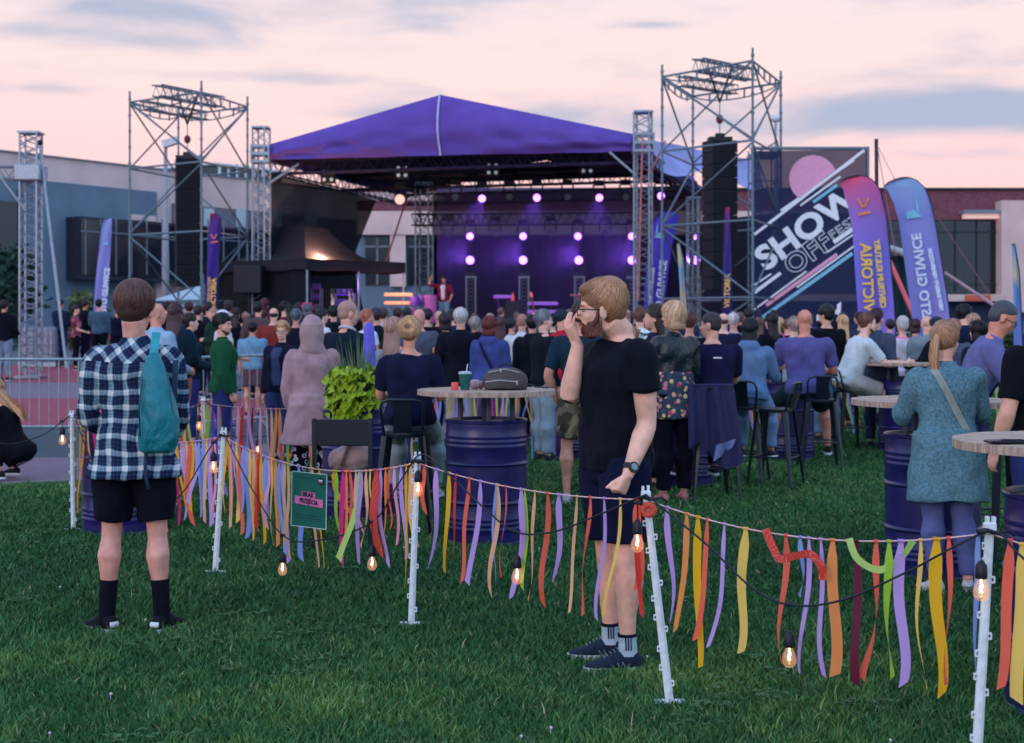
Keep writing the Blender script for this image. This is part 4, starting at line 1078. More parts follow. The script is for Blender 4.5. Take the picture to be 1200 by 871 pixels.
# ================================================================ crowd barriers
bar_m = mat('galvanised', C(140,158,166), rough=.4, metal=.6, var=.15)
def barrier_at(x, label):
    mesh_w = 2.3
    x1 = x+.1
    for _ in range(12):
        a = Vector((x, edge(x)+5.2)); b_ = Vector((x1, edge(x1)+5.2)); x1 += (mesh_w-(b_-a).length)*.5
    b_ = Vector((x1, edge(x1)+5.2))
    root = empty('crowd_barrier', (x, a.y, G(a.y)), label, 'barrier', 'steel barriers along the running track')
    t = (b_-a).normalized(); A3 = lambda s, z: Vector((a.x+t.x*s, a.y+t.y*s, G(a.y+t.y*s)+z))
    m = MB(); m.tube([A3(.03,.02), A3(.03,.98), A3(.06,1.06), A3(.14,1.1), A3(mesh_w-.16,1.1), A3(mesh_w-.08,1.06), A3(mesh_w-.05,.98), A3(mesh_w-.05,.02)], .02, 8); m.tube([A3(.03,.2), A3(mesh_w-.05,.2)], .018, 8)
    m.build('frame', bar_m, root, smooth='auto')
    m = MB()
    for k in range(1, 17): s = .03+k*(mesh_w-.08)/17; m.tube([A3(s,.2), A3(s,1.1)], .008, 5, caps=False)
    m.build('upright_bars', bar_m, root)
    n = Vector((-t.y, t.x, 0))
    for s in (.35, mesh_w-.4):
        m = MB(); m.tube([A3(s,.2)+n*0, A3(s,.02)-n*.3], .016, 6); m.tube([A3(s,.2), A3(s,.02)+n*.3], .016, 6); m.build('foot', bar_m, root)
    return x1+.04
xx = -9.6; names = ['leftmost, past the crouching woman','beside the crouching woman hip','behind the plaid shirt man','behind the teal backpack','behind the man in the green jacket','left of the woman in glasses','behind the hooded woman','behind the dark polo man','beyond the lime plant','left of the white haired man','by the woman in the blue hoodie','behind the brown backpack','right of the man in black shirt','behind the leather jacket woman','behind the seated pair','behind the violet shirt man']
k = 0
while xx < 9.5 and k < len(names):
    xx = barrier_at(xx, 'galvanised steel crowd barrier '+names[k]); k += 1
# ================================================================ people
def objmat(name, rough, spec=.3, bump=.15, bscale=260, var=.10, vs=14, sheen=0, coat=0, fold=0):
    return mat(name, fold=fold, rough=rough, spec=spec, bump=bump, bscale=bscale, var=var, scale=vs, objcol=True, sheen=sheen, coat=coat)
skin_m = objmat('skin', .52, .38, .16, 420, .11, 16)
cloth_m = objmat('cloth', .92, .12, .25, 340, .09, 10, fold=.38)
knit_m = objmat('knit', .95, .1, .5, 160, .22, 70, fold=.35)
smooth_m = objmat('smooth_cloth', .85, .14, .15, 300, .08, 8, fold=.45)
leather_m = objmat('leather', .36, .5, .25, 60, .08, 8, fold=.6)
shoe_m = objmat('shoe_fabric', .8, .25, .2, 300, .15, 40)
def hair_material():
    m = bpy.data.materials.new('hair'); m.use_nodes = True; N = m.node_tree.nodes; L = m.node_tree.links; b = N['Principled BSDF']
    oi = N.new('ShaderNodeObjectInfo'); ge = N.new('ShaderNodeNewGeometry'); tc = N.new('ShaderNodeTexCoord')
    mp = N.new('ShaderNodeMapping'); mp.inputs['Scale'].default_value = (1,1,.12); L.new(tc.outputs['Object'], mp.inputs[0])
    nz = N.new('ShaderNodeTexNoise'); nz.inputs['Scale'].default_value = 150; nz.inputs['Detail'].default_value = 3; L.new(mp.outputs[0], nz.inputs['Vector'])
    a = N.new('ShaderNodeMath'); a.operation = 'MULTIPLY_ADD'; L.new(ge.outputs['Random Per Island'], a.inputs[0]); a.inputs[1].default_value = .9; L.new(nz.outputs['Fac'], a.inputs[2])
    mr = N.new('ShaderNodeMapRange'); mr.inputs['From Min'].default_value = .3; mr.inputs['From Max'].default_value = 1.45; mr.inputs['To Min'].default_value = .35; mr.inputs['To Max'].default_value = 1.65; L.new(a.outputs[0], mr.inputs[0])
    s = N.new('ShaderNodeVectorMath'); s.operation = 'SCALE'; L.new(oi.outputs['Color'], s.inputs[0]); L.new(mr.outputs[0], s.inputs['Scale']); L.new(s.outputs[0], b.inputs['Base Color'])
    bp = N.new('ShaderNodeBump'); bp.inputs['Strength'].default_value = .6; bp.inputs['Distance'].default_value = .006; L.new(nz.outputs['Fac'], bp.inputs['Height']); L.new(bp.outputs[0], b.inputs['Normal'])
    b.inputs['Roughness'].default_value = .5; b.inputs['Specular IOR Level'].default_value = .35
    return m
hair_m = hair_material()
def cap_material():
    m = hair_m.copy(); m.name = 'hair_base'; N = m.node_tree.nodes; L = m.node_tree.links
    for n in N:
        if n.type == 'MATH' and n.operation == 'MULTIPLY_ADD':
            for l in list(n.inputs[0].links): L.remove(l)
            n.inputs[0].default_value = .36
    return m
hcap_m = cap_material()

def pattern_mat(name, build):
    m = bpy.data.materials.new(name); m.use_nodes = True; N = m.node_tree.nodes; L = m.node_tree.links; b = N['Principled BSDF']; b.inputs['Roughness'].default_value = .9; b.inputs['Specular IOR Level'].default_value = .1
    tc = N.new('ShaderNodeTexCoord'); build(N, L, b, tc.outputs['Object'])
    n3 = N.new('ShaderNodeTexNoise'); n3.inputs['Scale'].default_value = 5.5; n3.inputs['Detail'].default_value = 3; n3.inputs['Distortion'].default_value = 1.6
    m3 = N.new('ShaderNodeMapping'); m3.inputs['Scale'].default_value = (1.25,1.25,.8); L.new(tc.outputs['Object'], m3.inputs[0]); L.new(m3.outputs[0], n3.inputs['Vector'])
    b3 = N.new('ShaderNodeBump'); b3.inputs['Strength'].default_value = .5; b3.inputs['Distance'].default_value = .05; L.new(n3.outputs['Fac'], b3.inputs['Height']); L.new(b3.outputs[0], b.inputs['Normal']); return m
def mth(N, L, op, a, b=None):
    n = N.new('ShaderNodeMath'); n.operation = op
    for i, x in enumerate((a, b)):
        if x is None: continue
        if isinstance(x, (int, float)): n.inputs[i].default_value = x
        else: L.new(x, n.inputs[i])
    return n.outputs[0]
def plaid_(N, L, b, v):
    nzv = N.new('ShaderNodeTexNoise'); nzv.inputs['Scale'].default_value = 5; L.new(v, nzv.inputs['Vector'])
    vv = N.new('ShaderNodeVectorMath'); vv.operation = 'MULTIPLY_ADD'; L.new(nzv.outputs['Color'], vv.inputs[0]); vv.inputs[1].default_value = (.065,.03,.065); L.new(v, vv.inputs[2])
    s = N.new('ShaderNodeSeparateXYZ'); L.new(vv.outputs[0], s.inputs[0]); X, Y, Z = s.outputs
    yoke = mth(N, L, 'GREATER_THAN', Z, 1.405)
    d1 = mth(N, L, 'MULTIPLY', mth(N, L, 'ADD', X, Z), .72); d2 = mth(N, L, 'MULTIPLY', mth(N, L, 'SUBTRACT', X, Z), .72)
    def mixv(a, c):
        m = N.new('ShaderNodeMix'); L.new(yoke, m.inputs[0]); L.new(a, m.inputs[2]); L.new(c, m.inputs[3]); return m.outputs[0]
    def stripes(co, per):
        f = mth(N, L, 'SINE', mth(N, L, 'MULTIPLY', co, 6.2832/per))
        r = N.new('ShaderNodeValToRGB'); L.new(mth(N, L, 'MULTIPLY_ADD', f, .5), r.inputs[0])
        r.inputs[0].default_value = 0
        mm = N.new('ShaderNodeMapRange'); L.new(f, mm.inputs[0]); mm.inputs['From Min'].default_value = .25; mm.inputs['From Max'].default_value = .62
        thin = mth(N, L, 'GREATER_THAN', mth(N, L, 'SINE', mth(N, L, 'MULTIPLY', co, 6.2832/per*4)), .80)
        return mth(N, L, 'ADD', mth(N, L, 'MULTIPLY', mm.outputs[0], .8), mth(N, L, 'MULTIPLY', thin, .22))
    a = stripes(mixv(X, d1), .078); c = stripes(mixv(Z, d2), .078)
    t = mth(N, L, 'MULTIPLY', mth(N, L, 'ADD', a, c), .5)
    r = N.new('ShaderNodeValToRGB'); L.new(t, r.inputs[0]); e = r.color_ramp.elements
    e[0].color = C(26,34,66); e[1].color = C(226,224,226); e[0].position = .04; e[1].position = .92
    q = e.new(.28); q.color = C(58,82,112); q = e.new(.5); q.color = C(132,152,170)
    L.new(r.outputs[0], b.inputs['Base Color'])
plaid_m = pattern_mat('plaid_cloth', plaid_)
def vor_pattern(colors, scale, ring=False, base=None):
    def f(N, L, b, v):
        vo = N.new('ShaderNodeTexVoronoi'); vo.inputs['Scale'].default_value = scale; L.new(v, vo.inputs['Vector'])
        if ring:
            r = N.new('ShaderNodeValToRGB'); L.new(vo.outputs['Distance'], r.inputs[0]); r.color_ramp.interpolation = 'CONSTANT'
            e = r.color_ramp.elements; e[0].color = base; e[1].color = base; e[1].position = .5
            q = e.new(.20); q.color = colors[0]; q = e.new(.38); q.color = base
            L.new(r.outputs[0], b.inputs['Base Color']); return
        s = N.new('ShaderNodeSeparateColor'); L.new(vo.outputs['Color'], s.inputs[0])
        r = N.new('ShaderNodeValToRGB'); r.color_ramp.interpolation = 'CONSTANT'; L.new(s.outputs[0], r.inputs[0]); e = r.color_ramp.elements
        n = len(colors); e[0].color = colors[0]; e[1].color = colors[-1]; e[1].position = (n-1)/n
        for i in range(1, n-1): q = e.new(i/n); q.color = colors[i]
        if base:   # round blooms on a dark ground
            lt = N.new('ShaderNodeMath'); lt.operation = 'LESS_THAN'; lt.inputs[1].default_value = .50; L.new(vo.outputs['Distance'], lt.inputs[0])
            mx = N.new('ShaderNodeMix'); mx.data_type = 'RGBA'; L.new(lt.outputs[0], mx.inputs['Factor']); mx.inputs['A'].default_value = base; L.new(r.outputs[0], mx.inputs['B']); L.new(mx.outputs['Result'], b.inputs['Base Color']); return
        L.new(r.outputs[0], b.inputs['Base Color'])
    return f
ring_m = pattern_mat('ring_print', vor_pattern([C(206,202,214)], 17, True, C(20,20,34)))
floral_m = pattern_mat('floral_print', vor_pattern([C(70,84,100), C(214,160,120), C(180,70,90), C(60,74,92), C(190,120,140), C(54,60,84), C(222,190,130)], 24, base=C(50,64,80)))
camo_m = pattern_mat('camo_print', vor_pattern([C(110,100,84), C(70,66,56), C(140,126,100), C(52,52,46)], 14))
leafy_m = pattern_mat('leaf_print', vor_pattern([C(220,224,230), C(214,218,226), C(70,90,110), C(224,226,232), C(140,160,170)], 22))
redprint_m = pattern_mat('red_print', vor_pattern([C(130,46,66), C(150,70,90), C(90,40,60), C(190,130,140)], 16))

SK = [C(228,168,148), C(236,182,162), C(212,148,128), C(222,164,144)]
def ringU(c, U, Rt, Fw, t, hx, hy, yo, H, e, w):
    return (c+U*(t*H)+Fw*(yo*H), Rt*(hx*H*w+e), Fw*(hy*H*w+e))
MALE = [(-.065,.050,.045,0),(-.035,.086,.060,-.004),(.01,.092,.066,-.006),(.06,.086,.059,0),(.11,.083,.056,.002),(.17,.093,.062,.003),(.22,.102,.064,0),(.248,.102,.057,-.004),(.270,.088,.047,-.008),(.286,.064,.040,-.010),(.298,.046,.036,-.010),(.315,.034,.032,-.008)]
FEM = [(-.065,.050,.045,0),(-.035,.094,.064,-.008),(.01,.098,.070,-.010),(.06,.082,.056,0),(.105,.072,.050,.002),(.16,.080,.058,.006),(.21,.090,.066,.006),(.246,.090,.052,-.004),(.268,.076,.043,-.008),(.284,.054,.036,-.010),(.297,.038,.033,-.010),(.315,.029,.028,-.008)]
def dirv(a): return Vector(a).normalized()
class Body:
    def __init__(s, H, sex='m', w=1.0, lean=0, side=0, hipz=None, arms=None, legs=None, head=(0,0), feet=(0,0), stance=.0, twist=0, hs=1.0, hf=0, nk=1.0, hz=0):
        s.nk = nk
        s.H = H; s.sex = sex; s.w = w; s.k = H/1.8; k = s.k
        ln = R(lean)
        s.U = Vector((math.sin(R(side)), math.sin(ln), math.cos(ln))).normalized(); s.Rt = Matrix.Rotation(R(twist), 3, 'Z')@Vector((1,0,0)); s.Rt = (s.Rt-s.U*s.Rt.dot(s.U)).normalized(); s.Fw = s.U.cross(s.Rt)
        lg_ = legs or (((-.02-stance,.0,-1),(-stance,-.02,-1)),)
        drop = max(-(dirv(a_).z*.240+dirv(f_).z*.238) for a_, f_ in lg_)
        s.hip = Vector((0,0,hipz if hipz is not None else (drop+.056)*H)); s.rings = MALE if sex == 'm' else FEM
        sh = .104 if sex == 'm' else .090
        s.sh = [s.hip+s.U*(.258*H)+s.Rt*(q*sh*H*w)-s.Fw*.006*H for q in (-1,1)]
        arms = arms or (((-.12,.05,-1),(-.02,.25,-1)),((.12,.05,-1),(.02,.25,-1)))
        s.el = []; s.wr = []; s.fd = []
        for i in (0,1):
            a, f = arms[i]; e = s.sh[i]+dirv(a)*.168*H; s.el.append(e); s.wr.append(e+dirv(f)*.145*H); s.fd.append(dirv(f))
        legs = legs or (((-.02-stance,.0,-1),(-stance,-.02,-1)),((.02+stance,.0,-1),(stance,-.02,-1)))
        s.hj = [s.hip+Vector((q*.050*H*w, 0, -.005*H)) for q in (-1,1)]; s.kn = []; s.an = []
        for i in (0,1):
            a, f = legs[i]; kk = s.hj[i]+dirv(a)*.240*H; s.kn.append(kk); s.an.append(kk+dirv(f)*.238*H)
        s.neck = s.hip+s.U*(.318*H)-s.Fw*.008*H
        hy, hp = R(head[0]), R(head[1])
        s.HM = Matrix.Rotation(hy, 3, 'Z')@Matrix.Rotation(-hp, 3, 'X')
        s.hc = s.neck+(s.U*.5+Vector((0,0,.5)))*(.080*H)+Vector((0,math.sin(ln)*.01*H,0))+s.HM@Vector((0,.012,0))*k+s.Fw*hf+Vector((0,0,hz)); s.hk = k*hs
        s.feet = feet
    def h(s, v): return s.hc+s.HM@(Vector(v)*s.hk)
    def torso(s, mb, e=0, t0=-1, t1=1, shrink=1.0, flare=0):
        rs = []
        for (t, hx, hy, yo) in s.rings:
            if t < t0-.001 or t > t1+.001: continue
            fl = flare*max(0, (.1-t))*s.H
            rs.append(ringU(s.hip, s.U, s.Rt, s.Fw, t, hx*shrink, hy*shrink, yo, s.H, e+fl, s.w))
        mb.rings(rs); return rs
    def arm(s, mb, i, e=0, frac=1.0, cuff=0, thick=1.0):
        H = s.H; q = s.w**.5*thick*(1 if s.sex == 'm' else .88); S, E, W_ = s.sh[i], s.el[i], s.wr[i]
        P_ = [S+(E-S)*0, S.lerp(E,.3), S.lerp(E,.55), S.lerp(E,.92), E.lerp(W_,.06), E.lerp(W_,.28), E.lerp(W_,.62), W_]
        r_ = [.033,.0315,.029,.0235,.024,.0255,.0205,.0150]
        tt = [0,.15,.275,.46,.53,.64,.81,1.0]
        pts = []; rs = []
        for p, r, t in zip(P_, r_, tt):
            if t > frac: break
            pts.append(p); rs.append(r*H*q+e)
        if frac < 1:
            k = len(pts); t0, t1 = tt[k-1], tt[k]; f = (frac-t0)/(t1-t0)
            pts.append(P_[k-1].lerp(P_[k], f)); rs.append((r_[k-1]+(r_[k]-r_[k-1])*f)*H*q+e+cuff)
        mb.tube(pts, rs, 14)
        mb.ell(S, (.0345*H*q+e*.8,)*3, 12, 8)
        mb.tube([s.hip+s.U*.284*H-s.Fw*.008*H+(S-s.hip-s.U*.258*H)*.25, S+(s.hip+s.U*.262*H-S)*.35, S], [.020*H*q+e*.5, .033*H*q+e*.5, .033*H*q+e*.8], 12)
    def leg(s, mb, i, e=0, frac=1.0, cuff=0, shrink=1.0, loose=0):
        H = s.H; q = s.w**.6*shrink*(1 if s.sex == 'm' else 1.02); A, K, N_ = s.hj[i], s.kn[i], s.an[i]
        P_ = [A+Vector((0,0,.01*H)), A.lerp(K,.2), A.lerp(K,.55), A.lerp(K,.9), K.lerp(N_,.08), K.lerp(N_,.28), K.lerp(N_,.62), N_.copy()]
        bk = Vector((0,-1,0))
        P_[5] = P_[5]+bk*.011*H; P_[7] = P_[7]+bk*.002*H
        r_ = [.050,.052,.044,.032,.0295,.0360,.0240,.0172]; tt = [0,.1,.275,.45,.54,.64,.81,1.0]
        pts = []; rs = []
        for p, r, t in zip(P_, r_, tt):
            if t > frac: break
            pts.append(p); rs.append(r*H*q+e+loose*t)
        if frac < 1:
            k = len(pts); t0, t1 = tt[k-1], tt[k]; f = (frac-t0)/(t1-t0)
            pts.append(P_[k-1].lerp(P_[k], f)); rs.append((r_[k-1]+(r_[k]-r_[k-1])*f)*H*q+e+cuff+loose*frac)
        mb.tube(pts, rs, 14)
    def head(s, mb, fine=True):
        h = s.h; k = s.hk; M = s.HM; E = lambda c, r: mb.ell(h(c), tuple(x*k for x in r), 22, 16, M)
        f = .95 if s.sex == 'f' else 1
        E((0,-.012,.036), (.075*f,.095,.084)); E((0,.030,-.030), (.060*f,.058,.082)); E((0,.055,-.085), (.036*f,.030,.026)); E((0,.02,-.06),(.054*f,.05,.045))
        mb.tube([h((0,.082,.010)), h((0,.098,-.012)), h((0,.108,-.030))], [.008*k,.011*k,.0155*k], 10)
        E((0,.073,.022), (.050*f,.016,.012)); E((0,.083,-.062), (.023,.012,.0065)); E((0,.080,-.072), (.020,.012,.007))
        E((.043*f,.056,-.025), (.02,.02,.018)); E((-.043*f,.056,-.025), (.02,.02,.018))
        for q in (-1,1):
            mb.ell(h((q*.077*f,-.006,-.016)), (.009*k,.019*k,.030*k), 12, 9, M@Matrix.Rotation(R(q*-18),3,'Z'))
        nb = s.hip+s.U*(.285*s.H)-s.Fw*.008*s.H; q = (1.0 if s.sex == 'm' else .84)*s.w**.4*s.nk
        mb.tube([nb, s.neck, h((0,-.02,-.045))], [.050*k*q,.052*k*q,.054*k*q], 14)
    def hand(s, mb, i, d=None, n=None, curl=(20,25,20), spread=0, thumb=(.6,.55,.45), lens=None, r=1.0, curls=None):
        k = s.k*(1 if s.sex == 'm' else .9); W_ = s.wr[i]; d = dirv(d) if d is not None else s.fd[i]
        n = Vector(n) if n is not None else Vector((-1 if i else 1, 0, 0)); n = (n-d*n.dot(d)).normalized(); sd = d.cross(n)*(-1 if i == 0 else 1)
        sd = sd.normalized()
        mb.tube([W_-d*.01*k, W_+d*.02*k], [.026*k,.027*k], 10)
        # palm: flattened loft
        mb.rings([(W_+d*x*k, sd*(wx*k), n*(wn*k)) for x, wx, wn in ((-.005,.022,.018),(.02,.032,.016),(.06,.042,.0145),(.085,.042,.0125),(.097,.038,.010))])
        fl = lens or (.072,.080,.074,.058)
        for j in range(4):
            cu = curls[j] if curls else curl
            b0 = W_+d*(.088-.004*abs(j-1.3))*k+sd*((.031-.0205*j)*k)
            a = R(spread*(1.5-j)); dd = (d*math.cos(a)+sd*math.sin(a)).normalized(); ax = dd.cross(n); pts = [b0-dd*.02*k, b0]; ang = 0; p = b0
            for q_, (c_, l_) in enumerate(zip(cu, (.45,.32,.23))):
                ang += R(c_); v = dd*math.cos(ang)+n*math.sin(ang); p = p+v*(fl[j]*l_*k*1.02)
                pts.append(p)
            rr = (.0090,.0094,.0086,.0078,.0062) if j < 3 else (.0078,.0080,.0074,.0068,.0056)
            mb.tube(pts, [x*k*r for x in rr], 10); mb.ell(pts[-1], .0062*k*r, 8, 6)
        tb = W_+d*.028*k+sd*.022*k; tv = (d*thumb[0]+sd*thumb[1]+n*thumb[2]).normalized(); tv2 = (tv+d*.5+n*.25).normalized()
        mb.tube([tb-tv*.01*k, tb+tv*.035*k, tb+tv*.04*k+tv2*.026*k, tb+tv*.04*k+tv2*.048*k], [.015*k,.0125*k,.0105*k,.008*k], 10); mb.ell(tb+tv*.04*k+tv2*.048*k, .008*k, 8, 6)
    def shoe(s, i, root, color, sole=None, detail=False, fdir=None):
        k = s.k*(1 if s.sex == 'm' else .9); a = s.an[i]; an = R((fdir if fdir is not None else s.feet[i]))
        d = Vector((-math.sin(an), math.cos(an), 0)); x = Vector((d.y,-d.x,0)); up = Vector((0,0,1)); b = Vector((a.x,a.y,a.z-.052*s.H))
        pt = s.pitch[i] if hasattr(s, 'pitch') else 0
        if pt: rot = Matrix.Rotation(R(-pt), 3, x); d = rot@d; up = rot@up
        m = MB(); R_ = [(-.066,.024,.020,.036),(-.052,.033,.034,.046),(-.01,.039,.052,.057),(.05,.042,.044,.049),(.10,.046,.029,.034),(.150,.043,.022,.027),(.185,.030,.016,.021),(.200,.012,.010,.016)]
        m.rings([(b+d*y*k+up*(zc*k), x*(wx*k), up*(hz*k)) for y, wx, hz, zc in R_])
        m.tube([b+up*.05*k-d*.012*k, b+up*.092*k-d*.016*k], [.044*k,.038*k], 14)
        o = m.build('shoe', shoe_m, root, smooth=True, rel=False); o.color = color; remesh(o, .009 if detail else .014, 3)
        m = MB(); poly = [(-.070,0),(-.062,.026),(-.03,.036),(.03,.036),(.09,.047),(.14,.046),(.18,.034),(.203,.012)]
        pl = [b+d*y*k+x*wx*k for y, wx in poly]+[b+d*y*k-x*wx*k for y, wx in reversed(poly[1:])]
        m.slab([p+up*.001 for p in pl], up*.022*k)
        so_ = m.build('sole', mat('shoe_sole', C(200,204,212), rough=.7) if sole is None else sole, o, rel=False); return o
def strands(bd, n, c, rad, pe, col_, root, seed=0, width=.0042, flare=0, part=None, name='strands', seg=9, ragged=.16, lift=.016, drop=None, crown=(0,-.35)):
    "ribbons of hair running from the crown over the skull"
    rr = random.Random(seed); m = MB(); k = bd.k
    cdir = Vector((0, crown[1], 1)).normalized(); q0 = Vector((0,0,1)).rotation_difference(cdir)
    for i in range(n):
        a = rr.random()*2*math.pi; e = pe(a)*(1.06-ragged*rr.random()**1.3); s0 = R(rr.random()**1.2*e*.62); e = R(e)
        pts = []; ja = rr.gauss(0,.06); off = rr.random()**1.5*lift-.001; sw = rr.gauss(0,.16)
        for j in range(seg):
            t = j/(seg-1); ph = s0+(e-s0)*t; az = a+ja+sw*t
            v = Vector((math.sin(ph)*math.sin(az), math.sin(ph)*math.cos(az), math.cos(ph)))
            v = q0@v; rad_k = 1+off*8*t*(1-t)*.5+flare*t*t
            p = Vector((c[0]+v.x*(rad[0]+off)*rad_k, c[1]+v.y*(rad[1]+off)*rad_k, c[2]+v.z*(rad[2]+off)*rad_k))
            if drop and ph > R(88): p.z -= drop*(ph-R(88))*.5; p.z -= 0
            pts.append(p)
        vs = []; 
        for j, p in enumerate(pts):
            tn = (pts[min(j+1,seg-1)]-pts[max(j-1,0)]).normalized(); nr = (p-Vector(c)).normalized(); sd = tn.cross(nr).normalized()*width*(.5 if j in (0,) else (.25 if j == seg-1 else .5))
            vs += [bd.h(p-sd), bd.h(p+sd)]
        m.add(vs, [(2*j,2*j+1,2*j+3,2*j+2) for j in range(seg-1)])
    o = m.build(name, hair_m, root, smooth=True, rel=False); o.color = col_; return o

def hairdo(bd, kind, m):
    h = bd.h; k = bd.hk; M = bd.HM; f = .95 if bd.sex == 'f' else 1
    E = lambda c, r: m.ell(h(c), tuple(x*k for x in r), 20, 14, M)
    RG = lambda L_: m.rings([(h((0,y,z)), M@Vector((wx*k,0,0)), M@Vector((0,wy*k,0))) for z, y, wx, wy in L_])
    if kind in ('short','crop','long','bob','bun','pony','curly','thin','wavy'):
        t = {'crop': -.004, 'curly': .014, 'bob': .004}.get(kind, 0)
        E((0,-.017,.044), (.081*f+t,.100+t,.087+t)); E((0,-.046,.0), (.074*f+t,.066+t,.074+t))
    if kind == 'short': E((0,.045,.088), (.058,.045,.034))
    if kind == 'curly':
        rr = random.Random(5)
        for q in range(26):
            a = rr.random()*6.28; b = rr.random()*1.5; E((math.cos(a)*math.sin(b)*.08, -.02+math.sin(a)*math.sin(b)*.09, .05+math.cos(b)*.08), (.026,.026,.026))
    if kind in ('long','wavy'):
        RG([(.04,-.03,.084,.085),(-.03,-.045,.088,.066),(-.10,-.058,.088,.052),(-.18,-.078,.092,.046),(-.28,-.090,.092,.040),(-.36 if kind == 'long' else -.30,-.088,.06,.025)])
    if kind == 'bob':
        RG([(.05,-.02,.088,.092),(-.03,-.030,.094,.080),(-.09,-.036,.098,.074),(-.125,-.038,.088,.062)])
    if kind == 'bun': E((0,-.105,.055), (.050,.042,.046)); E((.02,-.10,.10), (.03,.025,.03))
    if kind == 'pony':
        m.tube([h((0,-.095,.055)), h((0,-.125,.055)), h((-.004,-.150,.01)), h((-.012,-.145,-.09)), h((-.01,-.125,-.2)), h((0,-.115,-.29)), h((.004,-.112,-.34))], [x*k for x in (.022,.02,.033,.038,.034,.022,.006)], 12)
    if kind == 'buzz': E((0,-.014,.040), (.0772*f,.0965,.0855)); E((0,-.036,.0), (.073*f,.068,.07))
    if kind == 'fringe': # bald crown, hair round the sides
        E((0,-.030,.004), (.0790*f,.084,.052))
def make_person(px, d, H, yaw, label, top=None, topc=None, sleeve='short', bottom='trousers', botc=None, hair='short', hairc=None, skin=None,
                shoes=(.02,.02,.03,1), vox=.018, group='people in the festival crowd', sex='m', w=1.0, mat_top=None, mat_bot=None, hem=-.03, hood=False, socks=None,
                extra=None, fine=False, open_front=False, pose=None, z=None, xy=None, amp=None, hands=None, soles=None, flare=0, eyes=None, glasses=False, noshoes=False, hairpost=None, shirt2=None, extra_hair=False):
    pose = pose or {}; x, y = xy if xy else XY(px, d)
    root = empty('person', (x, y, G(y) if z is None else z), label, 'person', group, rz=R(yaw))
    bd = Body(H, sex, w, **{k_: v for k_, v in pose.items() if k_ not in ('pitch',)}); bd.root = root
    if 'pitch' in pose: bd.pitch = pose['pitch']
    sk = skin or SK[rnd.randrange(4)]; topc = topc or C(30,34,50); botc = botc or C(40,48,80); hairc = hairc or C(70,52,44)
    e = max(.012, vox*.75); amp = .0065 if amp is None else amp*1.7
    b = MB(); bd.torso(b, 0, shrink=.93); bd.head(b)
    for i in (0,1):
        bd.arm(b, i); bd.leg(b, i, shrink=.95)
        kw = (hands or {}).get(i, {}); bd.hand(b, i, **kw)
        an = bd.an[i]; a = R(bd.feet[i]); b.tube([an, an-Vector((0,0,.02*H))+Vector((-math.sin(a),math.cos(a),0))*.03], [.02*H,.018*H], 10)
        if noshoes or shoes is None:
            dv = Vector((-math.sin(a),math.cos(a),0)); b.tube([an-Vector((0,0,.03*H))-dv*.03, an-Vector((0,0,.032*H))+dv*.08, an-Vector((0,0,.042*H))+dv*.15], [.022*H,.02*H,.012*H], 10)
    o = b.build('body', skin_m, root, rel=False); o.color = sk; remesh(o, vox, 2 if vox < .01 else 3, fac=.45)
    # bottoms
    m = MB(); sl = {'shorts': .43, 'midshorts': .38, 'trousers': .97, 'leggings': .97, 'capri': .8, 'skirt': .3, 'none': 0}[bottom]
    if bottom != 'none':
        le = {'leggings': e*1.15, 'shorts': e*1.6, 'midshorts': e*1.5}.get(bottom, e*1.15)
        if bottom == 'skirt':
            m.rings([ringU(bd.hip, bd.U, bd.Rt, bd.Fw, t, hx, hy, 0, H, e, w) for t, hx, hy in ((-.24,.115,.095),(-.1,.108,.085),(0,.1,.072),(.06,.085,.058))])
        else:
            bd.torso(m, e*.5, -.07, .035)
            for i in (0,1): bd.leg(m, i, le, sl, cuff=.004 if bottom != 'leggings' else 0, loose={'shorts': .035, 'midshorts': .03, 'trousers': .012}.get(bottom, 0))
        o = m.build({'trousers': 'trousers', 'leggings': 'leggings', 'shorts': 'shorts', 'midshorts': 'shorts', 'capri': 'trousers', 'skirt': 'skirt'}[bottom], mat_bot or cloth_m, root, rel=False); o.color = botc; remesh(o, vox, 3, wrinkle(amp*1.1, 7, seed=px))
    # top
    if top != 'none':
        m = MB(); e2 = e*1.35+(.012 if top in ('jacket','hoodie','coat') else 0)
        h0 = {'coat': -.2, 'dress': -.25}.get(top, hem)
        bd.torso(m, e2, -.065 if h0 < -.05 else h0-.006, .30, flare=flare)
        if h0 < -.05:
            m.rings([ringU(bd.hip, bd.U*.6+Vector((0,0,.4)), bd.Rt, bd.Fw, t, hx, hy, -.004, H, e2+.01, w) for t, hx, hy in ((h0,.108+flare,.080+flare*.7),(h0*.6,.104+flare*.6,.078),(-.02,.098,.070),(.06,.088,.060))])
        fr = {'short': .25, 'long': .985, 'three': .62, 'none': .02, 'half': .40, 'roll': .56}[sleeve]
        if sleeve != 'none':
            for i in (0,1): bd.arm(m, i, e2*.92, fr, cuff=.004 if sleeve in ('short','half') else .002)
        if hood or top == 'hoodie':
            m.rings([(bd.hip+bd.U*(t*H)+bd.Fw*(yo*H), bd.Rt*(hx*H), bd.Fw*(hy*H)) for t, hx, hy, yo in ((.265,.05,.022,-.058),(.285,.07,.040,-.045),(.312,.065,.045,-.036),(.330,.048,.030,-.036))])
        elif top in ('jacket','shirt','polo','coat'):
            m.rings([(bd.hip+bd.U*(t*H)+bd.Fw*(yo*H), bd.Rt*(hx*H), bd.Fw*(hy*H)) for t, hx, hy, yo in ((.285,.048,.042,-.008),(.306,.042,.038,-.008),(.322,.037,.034,-.008))])
        nm = {'jacket':'jacket','hoodie':'hoodie','coat':'coat','dress':'dress','shirt':'shirt','polo':'polo_shirt','tee':'t_shirt','sweater':'sweater'}.get(top, 'shirt')
